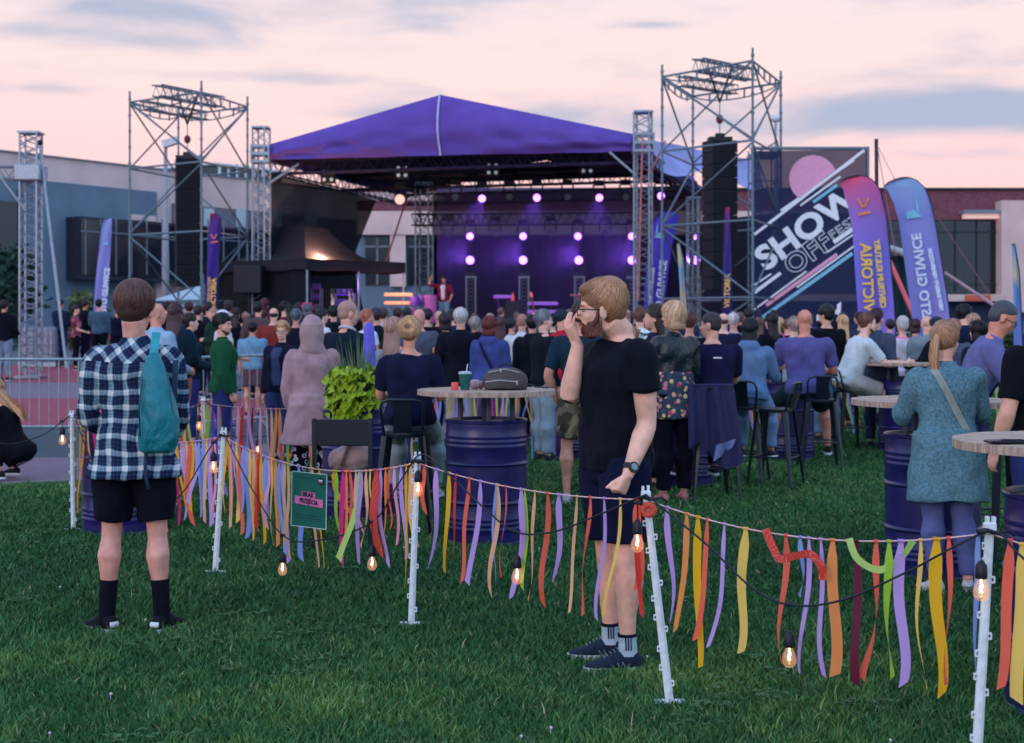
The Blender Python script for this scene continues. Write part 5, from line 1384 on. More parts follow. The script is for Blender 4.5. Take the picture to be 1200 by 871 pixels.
        o = m.build(nm, mat_top or cloth_m, root, rel=False); o.color = topc; remesh(o, vox, 3 if vox > .012 else 5, wrinkle(amp, 8, seed=px+3)); bd.top = o
        if open_front or shirt2:
            m = MB(); rs = [ringU(bd.hip, bd.U, bd.Rt, bd.Fw, t, hx*.45, hy*.6, yo+.035, H, e2*.8, w) for (t, hx, hy, yo) in bd.rings if -.03 < t < .29]
            m.rings(rs); o = m.build('t_shirt', cloth_m, root, rel=False); o.color = shirt2 or C(60,70,100); remesh(o, vox, 3)
    if not noshoes and shoes is not None:
        for i in (0,1): bd.shoe(i, root, shoes, soles, detail=fine)
    if socks:
        for i in (0,1):
            m = MB(); A, K = bd.an[i], bd.kn[i]; m.tube([A-Vector((0,0,.03*H)), A+(K-A)*.02, A+(K-A)*socks[1]], [.026*H,.0235*H,.026*H], 14, caps=True)
            o = m.build('sock', cloth_m, root, smooth='auto', rel=False); o.color = socks[0]
    if hair and hair != 'bald':
        m = MB()
        hairdo(bd, hair, m); o = m.build('hair', hcap_m, root, rel=False); o.color = hairc; remesh(o, min(vox, .014) if vox > .01 else .007, 2, hairpost); bd.hair = o
        if vox > .0107 and hair in ('short','crop','bob','long','wavy','bun','pony') and not extra_hair:
            n_, w_ = (1100,.005) if vox <= .0125 else ((520,.0075) if vox <= .0145 else ((180,.013) if vox < .02 else (90,.018)))
            pef = {'bob': lambda a: 72+62*min(1,(1-math.cos(a))/1.1), 'bun': lambda a: 98-22*math.cos(a), 'pony': lambda a: 98-22*math.cos(a)}.get(hair, lambda a: 58+62*min(1,(1-math.cos(a))/1.15))
            t_ = {'crop': -.003, 'bob': .008}.get(hair, .003)
            strands(bd, n_, (0,-.018,.042), (.080+t_,.101+t_,.089+t_), pef, hairc, root, seed=int(px*7)%97, width=w_, flare=.10 if hair == 'bob' else .03, ragged=.34, name='hair_strands')
    if glasses or fine or vox < .0125: face_bits(bd, root, hairc, eyes, glasses)
    if extra: extra(bd, root)
    return bd
eye_w = mat('eye_white', C(200,196,200), rough=.3, var=0); iris_m = mat('iris', C(40,44,60), rough=.2, var=0); specs_m = mat('spectacle_frame', C(20,22,36), rough=.3, var=0); lip_m = mat('lips', C(170,92,92), rough=.5, var=.05)
def face_bits(bd, root, hairc, eyes=True, glasses=False):
    k = bd.hk
    for q in (-1,1):
        m = MB(); m.ell(bd.h((q*.030,.0745,.002)), (.0125*k,.008*k,.0065*k), 12, 8, bd.HM); e = m.build('eye', eye_w, root, smooth=True, rel=False)
        m = MB(); m.ell(bd.h((q*.030,.0800,.001)), (.0058*k,.0035*k,.0058*k), 10, 7, bd.HM); m.build('iris', iris_m, e, smooth=True, rel=False)
        m = MB(); m.tube([bd.h((q*.014,.088,.020)), bd.h((q*.030,.088,.026)), bd.h((q*.048,.074,.020))], [.0035*k,.0042*k,.002*k], 7); o = m.build('eyebrow', hair_m, root, smooth=True, rel=False); o.color = hairc
    m = MB(); m.tube([bd.h((-.022,.084,-.063)), bd.h((-.008,.0955,-.061)), bd.h((.008,.0955,-.061)), bd.h((.022,.084,-.063))], [.002*k,.005*k,.005*k,.002*k], 8)
    m.build('lips', lip_m, root, smooth=True, rel=False)
    if glasses:
        m = MB()
        for q in (-1,1):
            pts = [bd.h((q*(.032+.024*math.cos(a)), .101-.012*abs(math.cos(a)) if q*math.cos(a) > 0 else .103, -.002+.019*math.sin(a))) for a in [2*math.pi*j/16 for j in range(16)]]
            m.tube(pts, .0020*k, 6, closed=True); m.tube([bd.h((q*.056,.092,.006)), bd.h((q*.078,.06,.004)), bd.h((q*.082,.0,-.002)), bd.h((q*.080,-.012,-.014))], .0026*k, 6)
        m.tube([bd.h((-.010,.102,.004)), bd.h((0,.108,.006)), bd.h((.010,.102,.004))], .002*k, 6)
        m.build('glasses', specs_m, root, smooth=True, rel=False)
def loc(v, yaw):  # world direction -> person's local frame
    return Matrix.Rotation(R(-yaw), 3, 'Z')@Vector(v)
BLK = C(14,17,30); NAVY = C(20,24,52); JEAN = C(52,62,112); LJEAN = C(120,138,160)
DOWN = ((-.12,.05,-1),(-.02,.25,-1)); DOWNR = ((.12,.05,-1),(.02,.25,-1))
FWD = ((-.18,.15,-1),(.25,.85,-.25)); FWDR = ((.18,.15,-1),(-.25,.85,-.25))
POCK = ((-.28,-.12,-1),(.25,.45,-1)); POCKR = ((.28,-.12,-1),(-.25,.45,-1))
UP = ((-.25,.55,.75),(.05,.15,1)); UPR = ((.25,.55,.75),(-.05,.15,1))
CROSS = ((-.15,.2,-1),(.9,.55,.1)); CROSSR = ((.15,.2,-1),(-.9,.55,.1))
LEAN = ((-.22,.45,-.85),(.25,.95,.05)); LEANR = ((.22,.45,-.85),(-.25,.95,.05))
SITL = (((-.12,.86,-.42),(-.02,.05,-1)),((.12,.86,-.42),(.02,.05,-1)))
def strap(bd, side, colr, name='strap', w_=.03, off=.02):
    "diagonal band lying over the torso: shoulder on `side` to the opposite hip, front and back"
    H = bd.H
    for fb in (-1, 1):
        m = MB()
        def f(u, v):
            t = .285-.30*u; q = side*(.055-.15*u)*H+ (v-.5)*w_
            hy = .062*H*bd.w+off
            for (t0,a,b_,yo),(t1,a1,b1,yo1) in zip(bd.rings, bd.rings[1:]):
                if t0 <= t <= t1: k_ = (t-t0)/(t1-t0); hx = (a+(a1-a)*k_)*H*bd.w+off+.008; hy = (b_+(b1-b_)*k_)*H*bd.w+off+.006; yoo = (yo+(yo1-yo)*k_)*H
            yy = (max(0, 1-(abs(q)/hx)**2.5))**(1/2.5)*hy
            return bd.hip+bd.U*(t*H)+bd.Rt*q+bd.Fw*(fb*yy+yoo)
        m.grid(f, 24, 2)
        o = m.build(name, cloth_m, bd.root, smooth=True, rel=False); o.color = colr

# ---------- man in the plaid shirt
def ex(bd, root):
    for i in (0,1):
        a = bd.an[i]; an = R(bd.feet[i]); dv = Vector((-math.sin(an),math.cos(an),0)); m = MB()
        m.rings([(Vector((a.x,a.y,0))+dv*y+Vector((0,0,z)), Vector((dv.y,-dv.x,0))*w_, dv*.009) for y, z, w_ in ((-.061,.030,.022),(-.066,.038,.026),(-.065,.050,.026),(-.060,.058,.022))]); m.build('heel_tab', mat('white_leather', C(210,212,220), rough=.5), root, smooth=True, rel=False)
    strands(bd, 7500, (0,-.016,.041), (.0845,.107,.092), lambda a: 60+68*min(1,(1-math.cos(a))/1.15) , C(92,60,56), root, seed=2, flare=-.11, drop=.03, width=.0028, ragged=.34)
A_ = make_person(158, 7.28, 1.765, 2, 'person in blue and white plaid shirt and black shorts seen from behind', top='shirt', sleeve='long', mat_top=plaid_m, hem=-.085, flare=.012, bottom='shorts', botc=BLK, hair='short', hairc=C(70,42,42),
    skin=C(228,160,146), shoes=BLK, vox=.0085, socks=(C(16,18,30), .42), pose=dict(arms=(((-.20,-.02,-1),(.22,.80,-.40)),((.16,-.02,-1),(-.25,.85,-.35))), legs=(((-.07,0,-1),(-.05,-.03,-1)),((.06,0,-1),(.06,-.03,-1))), feet=(48,-22), head=(-4,14), hs=1.12),
    group='people standing by the ribbon fence', extra=ex, fine=True, w=1.0, amp=.0055)

# ---------- bearded man in the black shirt (front centre)
yw = 115
def ex(bd, root):
    k = bd.hk; hc = C(178,128,96)
    def pe(a):   # azimuth 0 = face
        c = math.cos(a); return 66+ (0 if c > .7 else (.7-c)*42)
    strands(bd, 8500, (0,-.017,.043), (.083,.102,.089), pe, hc, root, seed=4, width=.0026, flare=.03, crown=(0,-.45), lift=.010)
    m = MB(); m.ell(bd.h((0,.002,.094)), (.060*k,.060*k,.032*k), 16, 10, bd.HM); m.ell(bd.h((0,-.04,.075)), (.080*k,.080*k,.068*k), 16, 10, bd.HM)
    o = m.build('quiff', hcap_m, root, rel=False); o.color = C(170,122,92); remesh(o, .007, 3, wrinkle(.003, 40))
    # beard
    m = MB(); M = bd.HM
    m.ell(bd.h((0,.052,-.083)), (.046*k,.042*k,.040*k), 18, 12, M); m.ell(bd.h((0,.030,-.064)), (.0625*k,.048*k,.042*k), 18, 12, M)
    for q in (-1,1): m.tube([bd.h((q*.071,.012,.0)), bd.h((q*.068,.022,-.04)), bd.h((q*.045,.05,-.085))], [.006*k,.012*k,.016*k], 8)
    m.tube([bd.h((-.028,.080,-.058)), bd.h((0,.0965,-.0475)), bd.h((.028,.080,-.058))], [.005*k,.0065*k,.005*k], 8)
    o = m.build('beard', hcap_m, root, rel=False); o.color = C(92,52,44); remesh(o, .006, 2, wrinkle(.002, 60))
    m = MB(); rr = random.Random(9)
    for i in range(2600):
        a = rr.uniform(-1.9,1.9); b = rr.uniform(-.9,.75)
        c = Vector((.062*math.sin(a), .022+.066*math.cos(a)*.9, -.072+.038*math.sin(b)));
        if c.z > -.058 and abs(a) < .75: continue
        d_ = Vector((math.sin(a)*.5, math.cos(a)*.5, -1)).normalized()*rr.uniform(.008,.02); s = Vector((math.cos(a),-math.sin(a),0))*.0011
        m.quad(bd.h(c-s), bd.h(c+s), bd.h(c+d_+s*.4), bd.h(c+d_-s*.4))
    o = m.build('beard_strands', hair_m, root, rel=False); o.color = C(116,68,54)
    # watch on the near wrist
    W_, d = bd.wr[0], bd.fd[0]; bk = loc((.25,-.95,0), yw); bk = (bk-d*bk.dot(d)).normalized()
    m = MB(); m.tube([W_-d*.034, W_-d*.008], [.0330*k,.0310*k], 18); wst = m.build('watch_strap', mat('watch_rubber', C(18,20,30), rough=.5), root, smooth='auto', rel=False)
    c = W_-d*.021+bk*.027
    m = MB(); m.tube([c, c+bk*.012], [.0245,.0235], 22); m.build('watch_case', mat('watch_case', C(24,28,40), rough=.35), wst, smooth='auto', rel=False)
    m = MB(); m.tube([c+bk*.0122, c+bk*.0135], .0155, 22); m.build('watch_face', mat('watch_face', C(120,140,150), rough=.15), wst, rel=False)
    # ankle sock stripes
    for i in (0,1):
        A, K = bd.an[i], bd.kn[i]; m = MB(); m.tube([A-Vector((0,0,.02)), A+(K-A)*.10, A+(K-A)*.155], [.0455,.0405,.0435], 16); o = m.build('sock', cloth_m, root, smooth='auto', rel=False); o.color = C(172,190,206)
        m2 = MB(); m2.tube([A+(K-A)*.150, A+(K-A)*.182], [.0445,.0450], 16)
        for q in (-.012,.0,.012):
            m2.tube([A+(K-A)*.02+loc((q,-.047,0),yw)*.96, A+(K-A)*.148+loc((q,-.0435,0),yw)], .0028, 5)
        s2 = m2.build('sock_band', cloth_m, o, smooth='auto', rel=False); s2.color = C(26,30,54)
        # white shoe stripes
        an = R(bd.feet[i]); dv = Vector((-math.sin(an),math.cos(an),0)); sx = Vector((dv.y,-dv.x,0)); m = MB(); b0 = Vector((A.x,A.y,0))
        for s_ in (-1,1):
            for q in range(2): m.tube([b0+dv*(.015+q*.026)+sx*s_*.047+Vector((0,0,.024)), b0+dv*(.035+q*.024)+sx*s_*.036+Vector((0,0,.056)), b0+dv*(.05+q*.022)+sx*s_*.012+Vector((0,0,.083-q*.009))], .0030, 5)
        for q in range(5): m.tube([b0+dv*(.045+q*.016)+sx*-.022+Vector((0,0,.098-q*.009)), b0+dv*(.049+q*.016)+Vector((0,0,.104-q*.009)), b0+dv*(.053+q*.016)+sx*.022+Vector((0,0,.098-q*.009))], .0024, 5)
        m.build('shoe_stripes', mat('stripe_grey', C(110,124,146), rough=.6), root, smooth=True, rel=False)
    # shirt trim: v neck band
B_ = make_person(720, 6.55, 1.80, yw, 'bearded person in tight black t-shirt lifting a hand to the mouth, in sports shorts', top='tee', sleeve='short', topc=C(12,16,30), mat_top=smooth_m, bottom='shorts', botc=C(20,24,54), hair='short', hairc=C(140,94,70),
    skin=C(238,178,158), shoes=C(24,38,60), vox=.0062, pose=dict(hs=1.07, hf=.082, nk=1.22, hz=-.040, arms=((loc((.10,.06,-1),yw), loc((-.36,-.48,-.80),yw)), (loc((-.44,-.55,-.66),yw), loc((.15,-.16,.97),yw))),
      legs=(((-.03,.02,-1),(-.01,-.03,-1)),((.03,-.06,-1),(.02,-.05,-1))), feet=(-22,-30), head=(-27,4), lean=-1),
    hands={0: dict(d=loc((-.38,-.20,-.90),yw), n=loc((-.75,.55,.2),yw), curls=((62,78,48),(66,80,50),(70,82,50),(72,84,50)), thumb=(.75,.25,.6)),
           1: dict(d=loc((-.40,-.12,.90),yw), n=loc((.80,.50,.25),yw), curls=((24,34,18),(16,30,16),(10,26,14),(4,20,12)), spread=13, r=1.12, thumb=(.7,.3,.65))},
    group='people standing by the ribbon fence', extra=ex, fine=True, glasses=True, w=1.12, amp=.006, hem=-.05)

# ---------- hooded woman
def ex(bd, root):
    h = bd.h; M = bd.HM; m = MB()
    m.ell(h((0,-.022,.030)), (.100,.120,.108), 20, 14, M)
    m.rings([(h((0,-.025,.06)), M@Vector((.10,0,0)), M@Vector((0,.12,0))),(h((0,-.03,-.04)), M@Vector((.105,0,0)), M@Vector((0,.115,0))),(h((0,-.035,-.13)), M@Vector((.095,0,0)), M@Vector((0,.100,0))),(h((0,-.02,-.20)), M@Vector((.125,0,0)), M@Vector((0,.105,0))),(h((0,-.01,-.235)), M@Vector((.15,0,0)), M@Vector((0,.095,0)))])
    o = m.build('hood', cloth_m, root, rel=False); o.color = C(170,138,146); remesh(o, .008, 4, wrinkle(.006, 11, 4, .45))
make_person(366, 12.2, 1.63, 3, 'hooded person in dusty pink cardigan and ring patterned trousers beside the lime plant', top='coat', sleeve='long', topc=C(168,136,146), hem=-.12, flare=.03, bottom='trousers', mat_bot=ring_m, hair=None,
    pose=dict(arms=(((-.22,.05,-1),(.15,.55,-.8)),((.20,.1,-1),(-.3,.75,-.6))), stance=.03), vox=.011, sex='f', w=1.08, extra=ex, shoes=C(60,56,70), amp=.005)
def mk(px, d, top_y, yaw, label, **k):
    g = 0 if d < 19 else G(d)
    H = k.pop('H', None) or min(1.92, max(1.52, 1.57-g-(top_y-HY)*d/F-.012))
    pose = dict(arms=k.pop('arms', (DOWN, DOWNR)), head=k.pop('head', (0,0)), lean=k.pop('lean', 0), legs=k.pop('legs', None), hipz=k.pop('hipz', None), feet=k.pop('feet', (8,-8)))
    pose.update(k.pop('pose', {}))
    return make_person(px, d, H, yaw, label, pose=pose, **k)
def beard(colr):
    def f(bd, root):
        m = MB(); k = bd.k; m.ell(bd.h((0,.050,-.083)), (.044*k,.038*k,.036*k), 14, 10, bd.HM); m.ell(bd.h((0,.026,-.060)), (.0615*k,.046*k,.040*k), 14, 10, bd.HM)
        o = m.build('beard', hcap_m, root, rel=False); o.color = colr; remesh(o, .010, 1)
    return f
mk(262, 15.2, 367, -72, 'person in dark green jacket and jeans with short dark hair facing right', top='jacket', sleeve='long', topc=C(24,78,54), botc=C(40,50,104), hairc=C(28,26,34), head=(-34,4), arms=(POCK,POCKR), vox=.011, extra=beard(C(80,60,60)), fine=True, w=1.08)
mk(330, 16.2, 376, 158, 'person with short blond hair, spectacles and open navy cardigan facing the camera', top='jacket', sleeve='long', topc=C(22,26,48), shirt2=C(62,74,110), botc=JEAN, hairc=C(200,150,110), head=(18,2), vox=.012, sex='f', glasses=True, fine=True, w=1.1)
def ex(bd, root):
    m = MB(); pts = [bd.hip+bd.U*(.316*bd.H)+bd.Rt*math.cos(a)*.078+bd.Fw*(math.sin(a)*.072-.012)+bd.U*(-.03*math.sin(a)) for a in [i*math.pi/8 for i in range(16)]]; m.tube(pts, .007, 6, closed=True, asp=1.8); o = m.build('collar_stripe', cloth_m, root, rel=False); o.color = C(190,190,200)
mk(408, 13.3, 351, -28, 'tall person in dark jacket with striped collar and cropped grey hair behind the plant', top='polo', sleeve='long', topc=C(18,32,48), hair='buzz', hairc=C(176,136,124), head=(-34,4), botc=NAVY, vox=.012, w=1.14, extra=ex)
def ex(bd, root):
    strands(bd, 900, (0,-.020,.040), (.088,.106,.094), lambda a: 60+62*min(1,(1-math.cos(a))), C(196,152,116), root, seed=8, width=.005, flare=.02)
    m = MB(); rr = random.Random(2)
    for i in range(160):
        a0 = rr.random()*6.28; r0 = .03+.03*rr.random(); c = Vector((rr.gauss(0,.012), -.11, .06+rr.gauss(0,.012))); pts = [bd.h(c+Vector((math.cos(a0+j*.6)*r0, -.028*math.sin(j*.5), math.sin(a0+j*.6)*r0))) for j in range(6)]
        m.tube(pts, .0022, 4)
    o = m.build('hair_bun', hair_m, root, smooth=True, rel=False); o.color = C(206,164,124)
mk(480, 10.8, 370, -4, 'person with messy blond bun and navy t-shirt sitting on a bar stool', top='tee', sleeve='half', topc=C(24,27,56), botc=C(138,152,162), hair='bun', hairc=C(130,92,74), hipz=.86, legs=SITL, arms=(((-.22,.25,-.9),(.35,.9,-.1)),((.22,.25,-.9),(-.2,.9,-.1))), H=1.62, vox=.0105, sex='f', w=1.22, extra=ex, shoes=C(180,180,190), hem=-.05, amp=.006, group='people sitting at the drum tables')
mk(462, 13.0, 372, -20, 'person with long wavy ash blond hair in pale top behind the bun haired woman', top='sweater', sleeve='long', topc=C(150,150,170), hair='wavy', hairc=C(170,128,116), sex='f', vox=.013, botc=JEAN)
mk(540, 18, 361, 0, 'white haired person in long black jacket and beige trousers', top='jacket', sleeve='long', topc=C(18,20,34), hem=-.1, botc=C(168,150,142), hairc=C(196,186,188), vox=.014, w=1.15, arms=(POCK,POCKR), head=(-8,0))
mk(574, 17.5, 371, -18, 'person with auburn bob in blue hooded top with crossbody strap', top='hoodie', sleeve='long', topc=C(62,74,138), hair='bob', hairc=C(104,44,44), sex='f', vox=.014, w=1.15, arms=(DOWN,FWDR), botc=C(60,64,110), extra=lambda b, r: strap(b, -1, C(30,30,60), off=.045))
mk(612, 19.5, 367, -12, 'person in loose white shirt with shaved head beyond the blue hooded top', top='shirt', sleeve='long', topc=C(206,206,214), hair='buzz', hairc=C(170,120,110), vox=.016, botc=C(150,170,180))
mk(624, 18.8, 369, -5, 'person in black hooded jacket between white shirt and dark shirt', top='hoodie', sleeve='long', topc=C(20,26,36), hairc=C(24,22,28), vox=.016, botc=BLK)
mk(638, 16.2, 363, -66, 'grey haired person in black shirt and pale jeans facing right', top='shirt', sleeve='long', topc=C(18,26,36), hairc=C(120,122,134), vox=.013, botc=C(140,160,174), w=1.12, head=(-14,0), arms=(DOWN,POCKR), fine=True)
def beanie(colr):
    def f(bd, root):
        m = MB(); k = bd.k; m.ell(bd.h((0,-.018,.050)), (.088*k,.106*k,.094*k), 18, 12, bd.HM); m.rings([(bd.h((0,-.02,.025)), bd.HM@Vector((.089*k,0,0)), bd.HM@Vector((0,.107*k,0))),(bd.h((0,-.02,.062)), bd.HM@Vector((.091*k,0,0)), bd.HM@Vector((0,.108*k,0)))])
        o = m.build('beanie', cloth_m, root, rel=False); o.color = colr; remesh(o, .012, 2)
    return f
def cap(colr):
    def f(bd, root):
        m = MB(); k = bd.k; m.ell(bd.h((0,-.014,.052)), (.084*k,.104*k,.088*k), 18, 12, bd.HM); m.rings([(bd.h((0,.09,.06)), bd.HM@Vector((.06*k,0,0)), bd.HM@Vector((0,.03*k,.012*k))),(bd.h((0,.12,.045)), bd.HM@Vector((.05*k,0,0)), bd.HM@Vector((0,.05*k,.012*k)))])
        o = m.build('cap', cloth_m, root, rel=False); o.color = colr; remesh(o, .010, 2)
    return f
mk(659, 18, 363, -60, 'person in red jacket and dark beanie left of the bearded man', top='jacket', sleeve='long', topc=C(186,34,58), hair=None, vox=.014, extra=beanie(C(40,52,64)), arms=(DOWN,DOWNR))
mk(683, 12.4, 352, -14, 'person in dark teal t-shirt and camouflage shorts behind the bearded man', top='tee', sleeve='half', topc=C(28,48,66), bottom='shorts', mat_bot=camo_m, hairc=C(60,48,44), vox=.012, w=1.12, shoes=C(170,174,184), arms=(((-.35,-.1,-1),(.2,.45,-.85)),DOWNR), pose=dict(legs=(((-.10,0,-1),(0,-.02,-1)),((.03,0,-1),(0,-.02,-1)))))
# ---------- leather jacket woman
def ex(bd, root):
    strands(bd, 1500, (0,-.018,.034), (.094,.104,.102), lambda a: 72+62*min(1,(1-math.cos(a))/1.1), C(214,170,138), root, seed=12, width=.005, flare=.13, drop=.10)
def dress(bd, root):
    m = MB(); H = bd.H; m.rings([ringU(bd.hip, Vector((0,0,1)), bd.Rt, bd.Fw, t, hx, hy, 0, H, .012, 1.05) for t, hx, hy in ((-.115,.110,.085),(-.07,.106,.082),(-.01,.103,.076),(.05,.096,.074),(.12,.088,.068))])
    o = m.build('dress', floral_m, root, rel=False); remesh(o, .011, 3, wrinkle(.006, 9, 2, .3))
mk(789, 12.6, 345, 22, 'person with chin length blond hair in black leather jacket over floral dress', top='jacket', sleeve='long', mat_top=leather_m, topc=C(15,30,40), bottom='trousers', botc=BLK, hair='bob', hairc=C(196,152,124), sex='f', vox=.011, w=1.05, H=1.76, arms=(CROSS,((.22,.1,-1),(-.4,.75,-.2))), head=(38,2), shoes=C(190,120,118), fine=True, hem=.035, amp=.006,
   extra_hair=True, extra=lambda b, r: (ex(b, r), dress(b, r)))
mk(766, 13.6, 357, 95, 'person in dark top talking beside the blond woman in leather', top='jacket', sleeve='long', topc=C(30,34,58), hair='long', hairc=C(60,44,44), sex='f', vox=.014, botc=BLK)
# ---------- seated group on the right
def ex(bd, root):
    b = MB(); c = bd.hip+bd.U*(.225*bd.H)-bd.Fw*(.064*bd.H+.030); b.slab([c+bd.Rt*-.04-bd.U*.006, c+bd.Rt*.04-bd.U*.006, c+bd.Rt*.04+bd.U*.006, c+bd.Rt*-.04+bd.U*.006], -bd.Fw*.004); b.build('back_print', white_p, root, rel=False)
mk(836, 12.9, 364, 12, 'person in dark navy t-shirt sitting on a stool with head turned left', top='tee', sleeve='half', topc=C(28,26,62), hair='buzz', hairc=C(52,44,52), hipz=.86, legs=SITL, H=1.76, lean=5, vox=.0115, w=1.15, head=(52,3), arms=(LEAN,LEANR), botc=NAVY, extra=ex, fine=True, group='people sitting at the drum tables')
mk(877, 14.3, 371, -22, 'person with black hair in light blue denim hoodie leaning on the table', top='hoodie', sleeve='long', topc=C(96,124,164), hair='long', hairc=C(18,20,30), hipz=.86, legs=SITL, H=1.64, lean=10, sex='f', vox=.012, w=1.15, arms=(LEAN,LEANR), botc=C(116,140,180), group='people sitting at the drum tables')
mk(944, 15.6, 365, -4, 'shaven headed person in faded violet polo and dark green shorts on a bar stool', top='polo', sleeve='half', topc=C(92,86,146), hair=None, hipz=.86, legs=(((-.35,.80,-.42),(-.1,.0,-1)),((.3,.8,-.42),(.1,.0,-1))), H=1.88, lean=7, vox=.0115, w=1.2, skin=C(216,140,120), bottom='shorts', botc=C(24,46,50), arms=(LEAN,((.3,.3,-.9),(-.1,.95,-.1))), shoes=C(20,22,30), amp=.006, hem=-.05, group='people sitting at the drum tables')
mk(992, 17.6, 367, -80, 'person in white t-shirt and beige shorts leaning forward on a bar stool', top='tee', sleeve='half', topc=C(196,208,216), hair='crop', hairc=C(110,70,58), hipz=.87, legs=(((-.14,.92,-.22),(0,.55,-.85)),((.14,.92,-.30),(0,.45,-.9))), H=1.90, lean=24, vox=.0125, w=1.12, bottom='shorts', botc=C(176,164,160), arms=(((-.1,.62,-.75),(.1,.96,.12)),((.2,.6,-.75),(-.1,.98,.05))), shoes=C(206,208,216), head=(-6,6), extra=beard(C(96,60,52)), fine=True, amp=.006, group='people sitting at the drum tables')
mk(968, 19, 357, 14, 'black haired person in plain black t-shirt standing and looking left', top='sweater', sleeve='long', topc=C(16,18,26), hairc=C(14,14,22), hair='curly', vox=.013, w=1.1, botc=C(96,124,150), head=(40,0), arms=(DOWN,DOWNR))
mk(987, 21, 369, 5, 'person with long fair hair right of the black haired standing person', top='jacket', sleeve='long', topc=C(60,40,44), hair='long', hairc=C(214,170,130), sex='f', vox=.016, botc=C(60,40,44))
mk(913, 24, 372, -10, 'fair person in bright pink top between the denim hoodie and violet polo', top='tee', sleeve='half', topc=C(226,86,156), hair='pony', hairc=C(206,164,130), sex='f', vox=.016, botc=NAVY)
mk(903, 20, 367, 30, 'dark long haired person in black left of the pink top', top='jacket', sleeve='long', topc=BLK, hair='long', hairc=C(34,26,32), sex='f', vox=.016)
mk(930, 17.5, 371, 10, 'grey haired person half hidden behind the violet polo', top='shirt', sleeve='long', topc=C(170,176,190), hairc=C(150,130,124), vox=.016)
def ex(bd, root):
    m = MB(); bd.torso(m, .042, -.035, .285); o = m.build('vest', cloth_m, root, rel=False); o.color = C(196,194,212); remesh(o, .014, 3, wrinkle(.004, 8))
mk(1057, 20, 371, 12, 'white haired person in pale quilted vest over pink sleeves', top='sweater', sleeve='long', topc=C(232,130,176), hair='curly', hairc=C(196,184,190), sex='f', vox=.014, w=1.1, botc=C(70,76,120), arms=(DOWN,FWDR), extra=ex)
mk(1028, 18, 362, -50, 'dark haired person half hidden behind the white t-shirt and the gold lettered flag', top='jacket', sleeve='long', topc=C(70,80,104), hairc=C(60,36,44), vox=.016)
mk(1086, 19, 369, -5, 'balding person in grey green jacket in front of the blue flag', top='jacket', sleeve='long', topc=C(126,140,150), hair=None, vox=.016)
mk(1106, 17.8, 374, 50, 'dark haired person in black jacket sitting left of the ponytail woman', top='jacket', sleeve='long', topc=C(20,24,36), hairc=C(40,42,56), hipz=.86, legs=SITL, H=1.70, lean=10, vox=.013, w=1.1, arms=(LEAN,LEANR), group='people sitting at the drum tables')
mk(1131, 19, 357, -55, 'dark haired person in navy jacket standing in front of the big windows', top='jacket', sleeve='long', topc=C(24,32,62), hairc=C(22,22,34), vox=.014, head=(-20,4), w=1.1)
mk(1145, 15.4, 376, 30, 'black haired person just behind the spectacled man', top='jacket', sleeve='long', topc=C(30,34,50), hair='bob', hairc=C(16,16,24), sex='f', vox=.015)
mk(1116, 16.5, 374, 10, 'fair haired person between navy jacket and black jacket', top='jacket', sleeve='long', topc=C(80,84,110), hairc=C(170,120,96), vox=.015)
mk(1126, 10.2, 372, -104, 'spectacled person with grey temples bending over the far table edge', top='shirt', sleeve='roll', topc=C(104,104,156), shirt2=C(24,26,48), hair='crop', hairc=C(70,72,84), H=1.80, lean=26, vox=.0105, w=1.1, head=(4,34), arms=(LEAN,LEANR), skin=C(214,140,118), glasses=True, fine=True, botc=JEAN)
# ---------- teal sweater woman with ponytail
def ex(bd, root):
    strands(bd, 2600, (0,-.014,.036), (.084,.104,.092), lambda a: 96-18*math.cos(a), C(172,128,102), root, seed=21, width=.003, flare=-.02, crown=(0,-1.6))
    m = MB(); rr = random.Random(4); base = [(0,-.105,.045),(0,-.13,.035),(-.006,-.150,-.02),(-.014,-.145,-.11),(-.012,-.13,-.21),(0,-.12,-.30),(.006,-.118,-.37)]; rad = [.012,.018,.03,.034,.030,.020,.006]
    for i in range(1500):
        a = rr.random()*6.28; q = rr.random()**.5; tw = rr.gauss(0,.3); pts = []
        for j, (c, r_) in enumerate(zip(base, rad)): pts.append(bd.h((c[0]+math.cos(a+tw*j/6)*r_*q+rr.gauss(0,.001), c[1]+math.sin(a+tw*j/6)*r_*q*.8, c[2])))
        vs = []
        for p in pts: vs += [p-Vector((.0016,0,0)), p+Vector((.0016,0,0))]
        n = rr.choice((5,6,7,7)); m.add(vs[:2*n], [(2*j,2*j+1,2*j+3,2*j+2) for j in range(n-1)])
    o = m.build('ponytail', hair_m, root, smooth=True, rel=False); o.color = C(184,138,108)
    m = MB(); m.tube([bd.h((0.0,-.100,.050)), bd.h((0,-.116,.044))], [.022,.022], 12); o = m.build('hair_tie', cloth_m, root, smooth=True, rel=False); o.color = C(60,40,50)
    strap(bd, -1, C(150,160,156), w_=.045, off=.034)
mk(1110, 8.35, 378, -6, 'person with fair ponytail in long teal knitted sweater and blue jeans', top='coat', sleeve='long', mat_top=knit_m, topc=C(96,134,150), flare=.006, bottom='leggings', botc=C(96,104,160), hair='crop', hairc=C(140,102,84), H=1.585, sex='f', vox=.0092, w=1.10, lean=6, arms=(((-.30,.35,-.90),(.15,.95,.12)),((.25,.40,-.90),(-.3,.9,.12))), head=(-38,2), shoes=C(190,190,204), fine=True, extra=ex, amp=.006, hem=-.2, legs=(((-.01,.02,-1),(.06,-.12,-1)),((.02,.0,-1),(.05,-.05,-1))), skin=C(236,172,154), feet=(35,-20))
